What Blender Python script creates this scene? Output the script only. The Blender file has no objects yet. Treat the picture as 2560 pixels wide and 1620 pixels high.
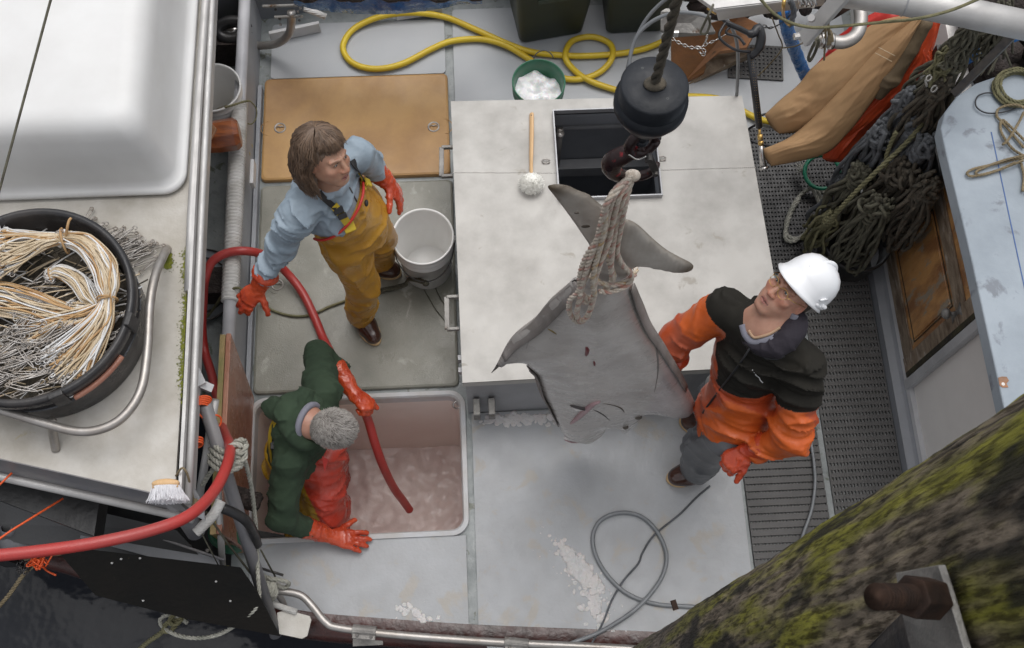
import bpy, math, random
import numpy as np
from mathutils import Vector, Matrix, Quaternion, noise as mnoise
from mathutils.geometry import delaunay_2d_cdt
random.seed(7); rng=np.random.default_rng(7)
sc=bpy.context.scene; col=sc.collection
# ------------------------------------------------------------------ camera, sky, sun, exposure
H=4.9; F=2720.0; PA,PB,PG=0.35945,-0.01166,-0.0423
Rm=Matrix.Rotation(PG,3,'Z')@Matrix.Rotation(PA,3,'X')@Matrix.Rotation(PB,3,'Y')
cd=bpy.data.cameras.new('camera'); cam=bpy.data.objects.new('camera',cd); col.objects.link(cam)
cam.matrix_world=Matrix.Translation((0,0,H))@Rm.to_4x4()
cd.sensor_width=36; cd.lens=F/2560*36; cd.clip_start=.05; cd.clip_end=2000
cd.dof.use_dof=True; cd.dof.focus_distance=3.9; cd.dof.aperture_fstop=30.0
sc.camera=cam
w=bpy.data.worlds.new('World'); sc.world=w; w.use_nodes=True
nt=w.node_tree; bg=nt.nodes['Background']; sky=nt.nodes.new('ShaderNodeTexSky'); sky.sky_type='NISHITA'; sky.sun_disc=False
SUN_EL=math.radians(72); SUN_AZ=math.radians(20)
sky.sun_elevation=SUN_EL; sky.sun_rotation=SUN_AZ; sky.air_density=1.0; sky.dust_density=4.0; sky.ozone_density=1.0
hs=nt.nodes.new('ShaderNodeHueSaturation'); hs.inputs['Saturation'].default_value=.18
nt.links.new(sky.outputs[0],hs.inputs['Color']); nt.links.new(hs.outputs[0],bg.inputs['Color']); bg.inputs['Strength'].default_value=.15
sl=bpy.data.lights.new('sun','SUN'); sl.energy=.55; sl.angle=math.radians(60); sl.color=(1,.97,.93)
so=bpy.data.objects.new('sun',sl); col.objects.link(so)
sdir=Vector((math.sin(SUN_AZ)*math.cos(SUN_EL),math.cos(SUN_AZ)*math.cos(SUN_EL),math.sin(SUN_EL)))
so.rotation_euler=sdir.to_track_quat('Z','Y').to_euler(); so.location=(0,0,20)
vs=sc.view_settings; vs.view_transform='Standard'; vs.look='None'; vs.exposure=.24; vs.gamma=1
# ------------------------------------------------------------------ pixel of the photograph + one known coordinate -> point in the place
def ray(u,v): return Rm@Vector((u-1280,-(v-810),-F))
def at(u,v,z=0.0):
    d=ray(u,v); t=(z-H)/d.z; return Vector((d.x*t,d.y*t,z))
def on_y(u,v,y):
    d=ray(u,v); t=y/d.y; return Vector((d.x*t,y,H+d.z*t))
def on_x(u,v,x):
    d=ray(u,v); t=x/d.x; return Vector((x,d.y*t,H+d.z*t))
def ats(l): return [at(*p) for p in l]
# ------------------------------------------------------------------ materials
M={}
def mat(name,c,rough=.5,metal=0,c2=None,vs=3.,lo=.35,hi=.65,bump=0,bs=40.,attr=False,c3=None,s3=8.,t3=.62,coat=0,rv=0,stretch=None,dist=.01,spec=.5,sub=0,det=6,wave=None):
    m=bpy.data.materials.new(name); m.use_nodes=True; n=m.node_tree; L=n.links; N=n.nodes
    b=N['Principled BSDF']; b.inputs['Roughness'].default_value=rough; b.inputs['Metallic'].default_value=metal
    b.inputs['Coat Weight'].default_value=coat; b.inputs['Coat Roughness'].default_value=.12; b.inputs['Specular IOR Level'].default_value=spec
    if sub:
        b.inputs['Subsurface Weight'].default_value=sub; b.inputs['Subsurface Scale'].default_value=.01
    tc=N.new('ShaderNodeTexCoord'); mp=N.new('ShaderNodeMapping'); L.new(tc.outputs['Object'],mp.inputs[0])
    if stretch: mp.inputs['Scale'].default_value=stretch
    def noi(s,d=det,ds=0):
        t=N.new('ShaderNodeTexNoise'); t.inputs['Scale'].default_value=s; t.inputs['Detail'].default_value=d; t.inputs['Distortion'].default_value=ds; t.inputs['Roughness'].default_value=.6
        L.new(mp.outputs[0],t.inputs['Vector']); return t
    def ramp(src,a,b_):
        r=N.new('ShaderNodeMapRange'); r.inputs['From Min'].default_value=a; r.inputs['From Max'].default_value=b_; L.new(src,r.inputs['Value']); return r.outputs[0]
    def mix(fac,A,B):
        x=N.new('ShaderNodeMix'); x.data_type='RGBA'
        if isinstance(fac,(int,float)): x.inputs[0].default_value=fac
        else: L.new(fac,x.inputs[0])
        for i,v in ((6,A),(7,B)):
            if isinstance(v,tuple): x.inputs[i].default_value=(*v,1)
            else: L.new(v,x.inputs[i])
        return x.outputs[2]
    cur=tuple(c)
    if attr:
        a=N.new('ShaderNodeAttribute'); a.attribute_name='Col'; cur=a.outputs['Color']
    n1=noi(vs)
    if c2 is not None:
        if attr:
            x=N.new('ShaderNodeMix'); x.data_type='RGBA'; x.blend_type='MULTIPLY'; L.new(ramp(n1.outputs[0],lo,hi),x.inputs[0]); L.new(cur,x.inputs[6]); x.inputs[7].default_value=(*c2,1); cur=x.outputs[2]
        else: cur=mix(ramp(n1.outputs[0],lo,hi),cur,tuple(c2))
    if c3 is not None:
        n3=noi(s3,8,.4); cur=mix(ramp(n3.outputs[0],t3,t3+.06),cur,tuple(c3))
    if isinstance(cur,tuple): b.inputs['Base Color'].default_value=(*cur,1)
    else: L.new(cur,b.inputs['Base Color'])
    if rv:
        r=N.new('ShaderNodeMapRange'); n4=noi(vs*2.3); r.inputs['From Min'].default_value=.35; r.inputs['From Max'].default_value=.65
        r.inputs['To Min'].default_value=max(.05,rough-rv); r.inputs['To Max'].default_value=min(1,rough+rv); L.new(n4.outputs[0],r.inputs['Value']); L.new(r.outputs[0],b.inputs['Roughness'])
    if bump:
        bp=N.new('ShaderNodeBump'); bp.inputs['Strength'].default_value=bump; bp.inputs['Distance'].default_value=dist
        src=noi(bs,4).outputs[0]
        if wave:
            wv=N.new('ShaderNodeTexWave'); wv.inputs['Scale'].default_value=wave[0]; wv.inputs['Distortion'].default_value=wave[1]; wv.bands_direction=wave[2]; wv.inputs['Detail'].default_value=3; wv.inputs['Detail Scale'].default_value=1.5
            L.new(mp.outputs[0],wv.inputs['Vector']); src=wv.outputs[1]
        L.new(src,bp.inputs['Height']); L.new(bp.outputs[0],b.inputs['Normal'])
    M[name]=m; return m
# ------------------------------------------------------------------ scene graph helpers
ORG={}
def setp(o,label=None,cat=None,group=None,kind=None):
    if label: o['label']=label
    if cat: o['category']=cat
    if group: o['group']=group
    if kind: o['kind']=kind
    return o
def thing(name,label,cat,loc=(0,0,0),group=None):
    o=bpy.data.objects.new(name,None); col.objects.link(o); o.location=loc; o.empty_display_size=.1
    ORG[o.name]=Vector(loc); return setp(o,label,cat,group)
def up_org(p):
    v=Vector((0,0,0))
    while p is not None: v=v+Vector(p.location); p=p.parent
    return v
def mesh_obj(name,verts,faces,mats,parent=None,smooth=True,fm=None,colors=None):
    me=bpy.data.meshes.new(name); g=up_org(parent)
    if isinstance(verts,np.ndarray): vv=(verts-np.array(g)).tolist()
    else: vv=[(v[0]-g.x,v[1]-g.y,v[2]-g.z) for v in verts]
    if parent is None and len(vv):     # the origin of a thing sits at its own base
        a=np.array(vv); c=np.array([(a[:,0].min()+a[:,0].max())/2,(a[:,1].min()+a[:,1].max())/2,a[:,2].min()]); vv=(a-c).tolist()
    else: c=(0,0,0)
    me.from_pydata(vv,[],faces if isinstance(faces,list) else faces.tolist())
    if not isinstance(mats,(list,tuple)): mats=[mats]
    for m in mats: me.materials.append(M[m] if isinstance(m,str) else m)
    if fm is not None: me.polygons.foreach_set('material_index',np.array(fm,dtype=np.int32))
    me.polygons.foreach_set('use_smooth',np.full(len(me.polygons),smooth))
    if colors is not None:
        ca=me.color_attributes.new('Col','FLOAT_COLOR','POINT'); cc=np.ones((len(vv),4),np.float32); cc[:,:3]=colors; ca.data.foreach_set('color',cc.ravel())
    me.update(); o=bpy.data.objects.new(name,me); col.objects.link(o); o.parent=parent; o.location=c
    return o
def bevel(o,wd=.004,seg=2):
    m=o.modifiers.new('b','BEVEL'); m.width=wd; m.segments=seg; m.limit_method='ANGLE'; m.angle_limit=math.radians(40); return o
def spline(pts,per=8,closed=False):
    P=[Vector(p) for p in pts]; n=len(P); out=[]
    seg=n if closed else n-1
    for i in range(seg):
        if closed: a,b,c,d=P[(i-1)%n],P[i],P[(i+1)%n],P[(i+2)%n]
        else: a,b,c,d=P[max(i-1,0)],P[i],P[i+1],P[min(i+2,n-1)]
        for k in range(per):
            t=k/per; out.append(.5*((2*b)+(c-a)*t+(2*a-5*b+4*c-d)*t*t+(3*b-a-3*c+d)*t**3))
    if not closed: out.append(P[-1])
    return out
def resample(pts,step):
    out=[pts[0]]; acc=0
    for a,b in zip(pts,pts[1:]):
        l=(b-a).length
        if l<1e-9: continue
        s=step-acc
        while s<=l: out.append(a.lerp(b,s/l)); s+=step
        acc=(acc+l)%step
    return out
def frames(P,closed=False):
    n=len(P); T=[]
    for i in range(n):
        a=P[(i-1)%n] if closed else P[max(i-1,0)]; b=P[(i+1)%n] if closed else P[min(i+1,n-1)]
        t=(b-a); T.append(t.normalized() if t.length>1e-9 else Vector((0,0,1)))
    u=T[0].orthogonal().normalized(); U=[u]
    for i in range(1,n):
        u=U[-1]-T[i]*U[-1].dot(T[i]); u=u.normalized() if u.length>1e-6 else T[i].orthogonal().normalized(); U.append(u)
    return T,U
class MB:
    def __init__(s): s.v=[]; s.f=[]; s.m=[]; s.mi=0
    def add(s,v,f,mi=None):
        o=len(s.v); s.v.extend(Vector(x) for x in v); s.f.extend([tuple(i+o for i in q) for q in f]); s.m.extend([s.mi if mi is None else mi]*len(f)); return s
    def box(s,c,sz,rot=None,taper=1.0):
        c=Vector(c); x,y,z=[a/2 for a in sz]; V=[]
        for k in (-1,1):
            t=1 if k<0 else taper
            for a,b in ((-1,-1),(1,-1),(1,1),(-1,1)):
                p=Vector((a*x*t,b*y*t,k*z)); V.append(c+(rot@p if rot else p))
        return s.add(V,[(3,2,1,0),(4,5,6,7),(0,1,5,4),(1,2,6,5),(2,3,7,6),(3,0,4,7)])
    def bar(s,a,b,w_,h,up=(0,0,1)):
        a=Vector(a);b=Vector(b);d=b-a;x=d.normalized();y=Vector(up).cross(x)
        if y.length<1e-5: y=x.orthogonal()
        y.normalize(); z=x.cross(y); R=Matrix((x,y,z)).transposed(); return s.box((a+b)/2,(d.length,w_,h),R)
    def prism(s,poly,dv):
        n=len(poly); P=[Vector(p) for p in poly]; dv=Vector(dv); V=P+[p+dv for p in P]
        nrm=Vector((0,0,0))
        for i in range(n): nrm+=P[i].cross(P[(i+1)%n])
        if nrm.dot(dv)>0: V=[p+dv for p in P]+P
        F=[tuple(range(n)),tuple(range(2*n-1,n-1,-1))]+[(i,i+n,(i+1)%n+n,(i+1)%n) for i in range(n)]
        return s.add(V,F)
    def tube(s,pts,r,n=8,closed=False,cap=True,flat=1.0):
        P=[Vector(p) for p in pts]; T,U=frames(P,closed); V=[];Fc=[]
        for i,p in enumerate(P):
            rr=r[i] if hasattr(r,'__len__') else r; b=T[i].cross(U[i])
            for k in range(n):
                a=2*math.pi*k/n; V.append(p+U[i]*math.cos(a)*rr+b*math.sin(a)*rr*flat)
        m=len(P)
        for i in range(m if closed else m-1):
            j=(i+1)%m
            for k in range(n): Fc.append((i*n+k,i*n+(k+1)%n,j*n+(k+1)%n,j*n+k))
        if cap and not closed: Fc+= [tuple(range(n-1,-1,-1)),tuple((m-1)*n+k for k in range(n))]
        return s.add(V,Fc)
    def cyl(s,a,b,r,r2=None,n=20): return s.tube([a,b],[r,r if r2 is None else r2],n)
    def rope(s,pts,r,closed=False,pitch=7.,n=5,strands=3,mis=None):
        P=resample([Vector(p) for p in pts],r*1.15); 
        if len(P)<3: return s
        T,U=frames(P)
        for k in range(strands):
            Q=[]
            for i,p in enumerate(P):
                a=2*math.pi*(k/strands+i*1.15/pitch); b=T[i].cross(U[i]); Q.append(p+(U[i]*math.cos(a)+b*math.sin(a))*r*.5)
            if mis: s.mi=mis[k%len(mis)]
            s.tube(Q,r*.56,n)
        s.mi=0; return s
    def lathe(s,prof,c=(0,0,0),n=40,R=None,caps=False):
        c=Vector(c);V=[];Fc=[];m=len(prof)
        for r,z in prof:
            for k in range(n):
                a=2*math.pi*k/n; p=Vector((r*math.cos(a),r*math.sin(a),z)); V.append(c+(R@p if R else p))
        for i in range(m-1):
            for k in range(n): Fc.append((i*n+k,i*n+(k+1)%n,(i+1)*n+(k+1)%n,(i+1)*n+k))
        if caps: Fc+=[tuple(range(n-1,-1,-1)),tuple((m-1)*n+k for k in range(n))]
        return s.add(V,Fc)
    def ell(s,c,r,R=None,n=16,m=10):
        return s.lathe([(max(1e-4,math.sin(math.pi*i/m)),-math.cos(math.pi*i/m)) for i in range(m+1)],c,n,(R if R else Matrix.Identity(3))@Matrix.Diagonal(Vector(r)))
    def build(s,name,m,parent=None,smooth=True): return mesh_obj(name,s.v,s.f,m,parent,smooth,s.m)
def torus_pts(c,r,nrm=(0,0,1),n=32,ry=None,a0=0,a1=2*math.pi,closed=True,x=None):
    z=Vector(nrm).normalized(); x=(Vector(x) if x else z.orthogonal()); x=(x-z*x.dot(z)).normalized(); y=z.cross(x); ry=ry or r
    return [Vector(c)+x*r*math.cos(a0+(a1-a0)*k/(n if closed else n-1))+y*ry*math.sin(a0+(a1-a0)*k/(n if closed else n-1)) for k in range(n)]
def rrect(x0,x1,y0,y1,r,z,n=6):
    out=[]
    for cx,cy,a in ((x1-r,y1-r,0),(x0+r,y1-r,90),(x0+r,y0+r,180),(x1-r,y0+r,270)):
        for k in range(n+1):
            t=math.radians(a+90*k/n); out.append(Vector((cx+r*math.cos(t),cy+r*math.sin(t),z)))
    return out
def loft(mb,rings,capa=False,capb=False,closed=True):
    n=len(rings[0]); V=[p for r in rings for p in r]; Fc=[]
    for i in range(len(rings)-1):
        for k in range(n if closed else n-1): Fc.append((i*n+k,i*n+(k+1)%n,(i+1)*n+(k+1)%n,(i+1)*n+k))
    if capa: Fc.append(tuple(range(n-1,-1,-1)))
    if capb: Fc.append(tuple((len(rings)-1)*n+k for k in range(n)))
    return mb.add(V,Fc)
# ------------------------------------------------------------------ implicit surfaces (bodies, clothes, gloves)
class SDF:
    def __init__(s,vox=.006): s.p=[]; s.vox=vox; s.post=[]
    def cap(s,a,b,ra,rb=None,k=.02,sub=False,flat=None):
        s.p.append(('c',np.array(a,float),np.array(b,float),ra,ra if rb is None else rb,k,sub,flat)); return s
    def ell(s,c,r,R=None,k=.02,sub=False):
        s.p.append(('e',np.array(c,float),np.array(r,float),np.array(R if R is not None else Matrix.Identity(3),float),None,k,sub,None)); return s
    def chain(s,pts,rs,k=.02):
        for i in range(len(pts)-1): s.cap(pts[i],pts[i+1],rs[i],rs[i+1],k)
        return s
    def mesh(s,disp=None,cut=None):
        vx=s.vox; bb=[]
        for q in s.p:
            if q[0]=='c':
                r=max(q[3],q[4]); lo=np.minimum(q[1],q[2])-r; hi=np.maximum(q[1],q[2])+r
            else:
                r=q[2].max(); lo=q[1]-r; hi=q[1]+r
            bb.append((lo,hi))
        B=[b for b,q in zip(bb,s.p) if not q[6]]
        lo=np.min([b[0] for b in B],0)-.03; hi=np.max([b[1] for b in B],0)+.03
        n=np.ceil((hi-lo)/vx).astype(int)+1; g=np.full(n,1.,np.float32)
        ax=[(lo[i]+vx*np.arange(n[i])).astype(np.float32) for i in range(3)]
        for q,(bl,bh) in zip(s.p,bb):
            k=q[5]; mg=k+3*vx
            i0=np.clip(((bl-mg-lo)/vx).astype(int),0,n-1); i1=np.clip(((bh+mg-lo)/vx).astype(int)+2,1,n)
            if (i1<=i0).any(): continue
            sl=tuple(slice(a,b) for a,b in zip(i0,i1))
            X,Y,Z=np.meshgrid(*[ax[i][sl[i]] for i in range(3)],indexing='ij')
            if q[0]=='c':
                a,b=q[1],q[2]; ba=b-a; L2=max((ba*ba).sum(),1e-12)
                px,py,pz=X-a[0],Y-a[1],Z-a[2]; h=np.clip((px*ba[0]+py*ba[1]+pz*ba[2])/L2,0,1)
                dx,dy,dz=px-ba[0]*h,py-ba[1]*h,pz-ba[2]*h
                if q[7] is not None:
                    nv,fl=np.array(q[7][0],float),q[7][1]; nv/=np.linalg.norm(nv); c=dx*nv[0]+dy*nv[1]+dz*nv[2]
                    e=c*(1/fl-1); dx,dy,dz=dx+nv[0]*e,dy+nv[1]*e,dz+nv[2]*e
                d=np.sqrt(dx*dx+dy*dy+dz*dz)-(q[3]+(q[4]-q[3])*h)
            else:
                R=q[3]; px,py,pz=X-q[1][0],Y-q[1][1],Z-q[1][2]; loc=[px*R[0,i]+py*R[1,i]+pz*R[2,i] for i in range(3)]; r=q[2]
                k0=np.sqrt(sum((loc[i]/r[i])**2 for i in range(3))); k1=np.sqrt(sum((loc[i]/r[i]**2)**2 for i in range(3)))+1e-9; d=k0*(k0-1)/k1
            G=g[sl]
            if q[6]: # subtract
                d=-d; h=np.clip(.5-.5*(G-d)/k,0,1); g[sl]=G*(1-h)+d*h+k*h*(1-h)
            else:
                h=np.clip(.5+.5*(G-d)/k,0,1); g[sl]=G*(1-h)+d*h-k*h*(1-h)
        if disp is not None or cut is not None:
            m=np.abs(g)<(.05 if disp is not None else 9); I=np.nonzero(m); Pn=np.stack([ax[i][I[i]] for i in range(3)],1)
            if disp is not None: g[I]+=disp(Pn)
            if cut is not None:
                g=g.copy(); I=np.nonzero(g<.1); Pn=np.stack([ax[i][I[i]] for i in range(3)],1); g[I]=np.maximum(g[I],cut(Pn))
        return nets(g,lo,vx)
    def build(s,name,m,parent=None,disp=None,cut=None,color=None,smooth=2,fmf=None):
        v,f=s.mesh(disp,cut); o=mesh_obj(name,v,f,m,parent,True,fmf(v[f].mean(1)) if fmf else None,color(v) if color else None)
        if smooth:
            md=o.modifiers.new('s','SMOOTH'); md.factor=.5; md.iterations=smooth
        return o
def nets(g,lo,vx):
    s=g<0; n=np.array(g.shape)
    c=[s[i:n[0]-1+i,j:n[1]-1+j,k:n[2]-1+k] for i in (0,1) for j in (0,1) for k in (0,1)]
    anyv=np.logical_or.reduce(c); allv=np.logical_and.reduce(c); act=anyv&~allv
    I=np.argwhere(act); idx=np.full(act.shape,-1,np.int64); idx[tuple(I.T)]=np.arange(len(I))
    acc=np.zeros((len(I),3)); cnt=np.zeros(len(I))
    co=[(i,j,k) for i in (0,1) for j in (0,1) for k in (0,1)]
    for a in co:
        for ax in range(3):
            if a[ax]: continue
            b=list(a); b[ax]=1
            ga=g[I[:,0]+a[0],I[:,1]+a[1],I[:,2]+a[2]]; gb=g[I[:,0]+b[0],I[:,1]+b[1],I[:,2]+b[2]]
            m=(ga<0)!=(gb<0); t=np.where(m,ga/np.where(m,ga-gb,1),0)
            p=np.tile(np.array(a,float),(len(I),1)); p[:,ax]=t
            acc[m]+=p[m]; cnt[m]+=1
    V=(I+acc/cnt[:,None])*vx+lo
    Fs=[]
    for ax in range(3):
        o=[x for x in range(3) if x!=ax]
        sa=[slice(None)]*3; sb=[slice(None)]*3; sa[ax]=slice(0,n[ax]-1); sb[ax]=slice(1,n[ax])
        for q in o: sa[q]=slice(1,n[q]-1); sb[q]=slice(1,n[q]-1)
        A=s[tuple(sa)]; B=s[tuple(sb)]; E=np.argwhere(A!=B); 
        if not len(E): continue
        base=E.copy()
        for q in o: base[:,q]+=1
        def cell(d1,d2):
            p=base.copy(); p[:,o[0]]-=d1; p[:,o[1]]-=d2; return idx[p[:,0],p[:,1],p[:,2]]
        q=np.stack([cell(1,1),cell(0,1),cell(0,0),cell(1,0)],1); inside=A[tuple(E.T)]
        flip=inside if ax==1 else ~inside
        q[flip]=q[flip][:,::-1]; Fs.append(q)
    Fq=np.concatenate(Fs); Fq=Fq[(Fq>=0).all(1)]
    return V,Fq
def vnoise(q,seed=0):
    q=q+np.array([37.1,11.7,71.3])*(1+seed); i=np.floor(q).astype(np.int64); f=q-i; f=f*f*(3-2*f); out=0
    for dx in (0,1):
        for dy in (0,1):
            for dz in (0,1):
                h=((i[:,0]+dx)*73856093)^((i[:,1]+dy)*19349663)^((i[:,2]+dz)*83492791); h=(h^(h>>13))*1274126177; h=((h^(h>>16))&0xffff)/65535.
                out=out+h*np.where(dx,f[:,0],1-f[:,0])*np.where(dy,f[:,1],1-f[:,1])*np.where(dz,f[:,2],1-f[:,2])
    return out
def wrinkle(amp=.006,f=22.,seed=0.,dirn=None):
    """cloth folds: sharp irregular ridges, closer together along dirn"""
    s=f*.48
    def fn(p):
        q=p*s
        if dirn is not None:
            d=np.array(dirn,float); d/=np.linalg.norm(d); c=q@d; q=q*.42+np.outer(c,d)*(1.25)
        wp=np.stack([vnoise(q*.7,seed+1),vnoise(q*.7,seed+2),vnoise(q*.7,seed+3)],1)*1.5
        a=vnoise(q+wp,seed); b=vnoise(q*2.1+wp,seed+5); r1=(1-np.abs(2*a-1))**4.5*1.15; r2=(1-np.abs(2*b-1))**4*1.3; m=.35+1.3*vnoise(p*s*.45,seed+9)
        return (-amp*((r1*1.5-.5)+(r2*.55-.15))*m).astype(np.float32)
    return fn
from mathutils.bvhtree import BVHTree
def bvh(*objs):
    V=[];Fc=[]
    for o in objs:
        g=up_org(o); n=len(V); V+=[v.co+g for v in o.data.vertices]; Fc+=[tuple(i+n for i in p.vertices) for p in o.data.polygons]
    return BVHTree.FromPolygons(V,Fc)
def hit(T,u,v,off=.004):
    d=ray(u,v).normalized(); r=T.ray_cast(Vector((0,0,H)),d); p=r[0] if r[0] is not None else None
    return None if p is None else p-d*off
def hits(T,uv,off=.004): return [p for p in (hit(T,u,v,off) for u,v in uv) if p is not None]
def imgdir(p,r,u,c):
    """direction from its share to the right, upwards and toward the camera, as seen at p"""
    tc=(Vector((0,0,H))-Vector(p)).normalized(); rr=Rm@Vector((1,0,0)); rr=(rr-tc*rr.dot(tc)).normalized(); uu=tc.cross(rr); return (rr*r+uu*u+tc*c).normalized()
def colr(*c): return np.array(c,np.float32)
# ------------------------------------------------------------------ materials of the place
DK=(.365,.376,.392)
mat('deck_paint',DK,.44,c2=(.33,.337,.345),vs=6,bump=.35,bs=55,c3=(.36,.34,.31),s3=7,t3=.575,rv=.07,dist=.004)
mat('deck_clean',(.41,.42,.435),.38,c2=(.37,.39,.41),vs=1.5,bump=.3,bs=140,rv=.06,dist=.002,c3=(.33,.29,.22),s3=1.6,t3=.66)
mat('channel',(.20,.22,.22),.4,c2=(.30,.32,.32),vs=9,bump=.2,bs=60,c3=(.12,.13,.10),s3=14,t3=.6,rv=.15)
mat('dark_gap',(.05,.055,.055),.6)
mat('side_paint',(.36,.37,.39),.5,c2=(.24,.25,.27),vs=2,bump=.15,bs=50)
mat('wall_grey',(.25,.26,.285),.45,c2=(.19,.2,.215),vs=2.5,bump=.1,bs=30,c3=(.15,.12,.10),s3=7,t3=.68)
mat('white_paint',(.62,.62,.63),.4,c2=(.5,.5,.5),vs=3,bump=.06,bs=60)
mat('tan_lid',(.50,.295,.115),.45,c2=(.33,.18,.075),vs=2.4,lo=.42,hi=.68,bump=.25,bs=160,c3=(.20,.18,.10),s3=3.1,t3=.69,dist=.002,rv=.12)
mat('grey_lid',(.27,.262,.222),.34,c2=(.19,.187,.155),vs=4,bump=.4,bs=190,c3=(.36,.355,.31),s3=6,t3=.62,dist=.003,rv=.1)
mat('hold_wall',(.84,.76,.71),.4,c2=(.78,.68,.63),vs=1.5,bump=.2,bs=120,dist=.002,rv=.1)
mat('hold_rim',(.52,.53,.55),.35,c2=(.44,.42,.40),vs=8)
mat('slush',(.85,.75,.71),.3,c2=(.72,.59,.56),vs=3.2,lo=.3,hi=.7,bump=.25,bs=28,c3=(.84,.75,.72),s3=9,t3=.62,rv=.15,dist=.015)
mat('pink_board',(.42,.20,.13),.3,c2=(.30,.13,.09),vs=3,bump=.5,bs=70,rv=.12,dist=.004)
mat('ply_edge',(.38,.26,.12),.6,c2=(.22,.20,.07),vs=14,bump=.4,bs=60,stretch=(1,1,6))
mat('alu_top',(.54,.525,.495),.72,.1,spec=.3,c2=(.39,.375,.35),vs=4.5,lo=.40,hi=.72,bump=.15,bs=220,c3=(.40,.375,.335),s3=11,t3=.64,dist=.002,rv=.12)
mat('alu_side',(.40,.405,.42),.45,.35,c2=(.30,.3,.31),vs=3,bump=.08,bs=90)
mat('alu',(.55,.54,.53),.55,.5,c2=(.45,.44,.43),vs=6,bump=.15,bs=120,rv=.1,dist=.003)
mat('alu_roof',(.60,.58,.54),.7,.05,spec=.3,c2=(.42,.39,.34),vs=4,lo=.36,hi=.66,bump=.4,bs=110,c3=(.40,.34,.22),s3=6.,t3=.67,dist=.003)
mat('algae',(.22,.235,.035),.9,c2=(.12,.14,.02),vs=40,bump=.8,bs=90)
mat('steel',(.45,.43,.41),.42,.75,c2=(.35,.32,.29),vs=10,bump=.08,bs=60)
mat('chrome',(.55,.53,.51),.25,1)
mat('brass',(.62,.40,.13),.3,.9)
mat('dark_steel',(.06,.06,.065),.45,.6,c2=(.11,.10,.09),vs=20,bump=.2,bs=70)
mat('grey_pipe',(.16,.16,.175),.4,c2=(.22,.21,.21),vs=7,bump=.1,bs=50)
mat('weight_paint',(.009,.011,.015),.5,spec=.35,c2=(.018,.021,.027),vs=6,bump=.4,bs=45,c3=(.20,.2,.2),s3=22,t3=.74,dist=.004,rv=.15)
mat('hook_paint',(.035,.013,.012),.32,.2,c2=(.012,.006,.007),vs=14,c3=(.36,.02,.03),s3=17,t3=.60,bump=.3,bs=30,rv=.1)
mat('black_rubber',(.018,.018,.02),.42,c2=(.035,.033,.032),vs=12,bump=.15,bs=60,rv=.1)
mat('black_tub',(.022,.022,.024),.35,c2=(.07,.062,.058),vs=5,lo=.45,hi=.75,bump=.15,bs=40,rv=.1)
mat('mat_rubber',(.10,.096,.093),.6,c2=(.075,.072,.07),vs=6,bump=.15,bs=80)
mat('black_board',(.008,.008,.0075),.8,spec=.25,c2=(.014,.012,.010),vs=3,bump=.4,bs=45,c3=(.05,.04,.025),s3=30,t3=.7)
mat('hull_red',(.07,.022,.018),.25,c2=(.03,.015,.013),vs=9,bump=.4,bs=25,rv=.12)
mat('hull_black',(.010,.010,.011),.35,c2=(.03,.03,.03),vs=5,bump=.3,bs=18)
mat('soot',(.02,.014,.012),.7,c2=(.05,.035,.03),vs=30,bump=1,bs=50,dist=.02)
mat('tote_white',(.70,.70,.695),.42,c2=(.63,.625,.615),vs=2.5,bump=.08,bs=260,c3=(.62,.61,.59),s3=17,t3=.70,dist=.002)
mat('bucket_white',(.74,.735,.72),.32,c2=(.66,.65,.63),vs=3,bump=.05,bs=40)
mat('bucket_dirt',(.42,.30,.20),.6,c2=(.55,.5,.42),vs=14)
mat('green_bucket',(.022,.115,.06),.38,c2=(.03,.15,.085),vs=8)
mat('foam',(.86,.86,.87),.7,c2=(.82,.80,.80),vs=20,bump=.8,bs=60,dist=.01,c3=(.65,.38,.36),s3=5,t3=.66,sub=.2)
mat('tub_green',(.022,.032,.025),.5,c2=(.038,.05,.025),vs=3,bump=.1,bs=30,c3=(.07,.075,.02),s3=4,t3=.66)
mat('yellow_hose',(.68,.50,.03),.42,c2=(.60,.42,.03),vs=5,bump=.08,bs=50)
mat('red_hose',(.42,.035,.03),.38,c2=(.36,.05,.045),vs=4,bump=.1,bs=50,rv=.08)
mat('grey_hose',(.16,.17,.18),.4,c2=(.22,.23,.24),vs=9)
mat('black_hose',(.02,.02,.024),.4)
mat('pvc_grey',(.60,.60,.62),.35,c2=(.42,.42,.44),vs=4,bump=.05,bs=20)
mat('pvc_white',(.78,.77,.75),.45,c2=(.52,.50,.46),vs=8,bump=.8,dist=.004,wave=(60,0,'Y'))
mat('orange_wood',(.36,.10,.02),.28,c2=(.15,.04,.015),vs=7,bump=.4,bs=12,stretch=(1,5,1),coat=.5)
mat('wood_handle',(.68,.45,.24),.5,c2=(.60,.38,.19),vs=9,stretch=(10,1,10))
mat('bristle',(.90,.89,.84),.9)
mat('bristle_white',(.90,.90,.93),.9)
mat('blue_tarp',(.012,.11,.36),.32,c2=(.02,.17,.48),vs=9,bump=.8,bs=14,dist=.02,rv=.12)
mat('rope_white',(.66,.60,.52),.8,c2=(.5,.42,.34),vs=60,bump=.4,bs=150)
mat('rope_orange',(.52,.34,.16),.8,c2=(.55,.50,.42),vs=60,bump=.4,bs=150)
mat('rope_red',(.45,.22,.17),.8,c2=(.58,.50,.44),vs=50,bump=.4,bs=150)
mat('rope_grey',(.42,.41,.36),.85,c2=(.26,.26,.22),vs=25,bump=.5,bs=120)
mat('rope_dirty',(.11,.09,.065),.85,c2=(.05,.045,.035),vs=40,bump=.5,bs=120)
mat('rope_olive',(.20,.185,.10),.85,c2=(.12,.115,.06),vs=30,bump=.4,bs=140)
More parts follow.
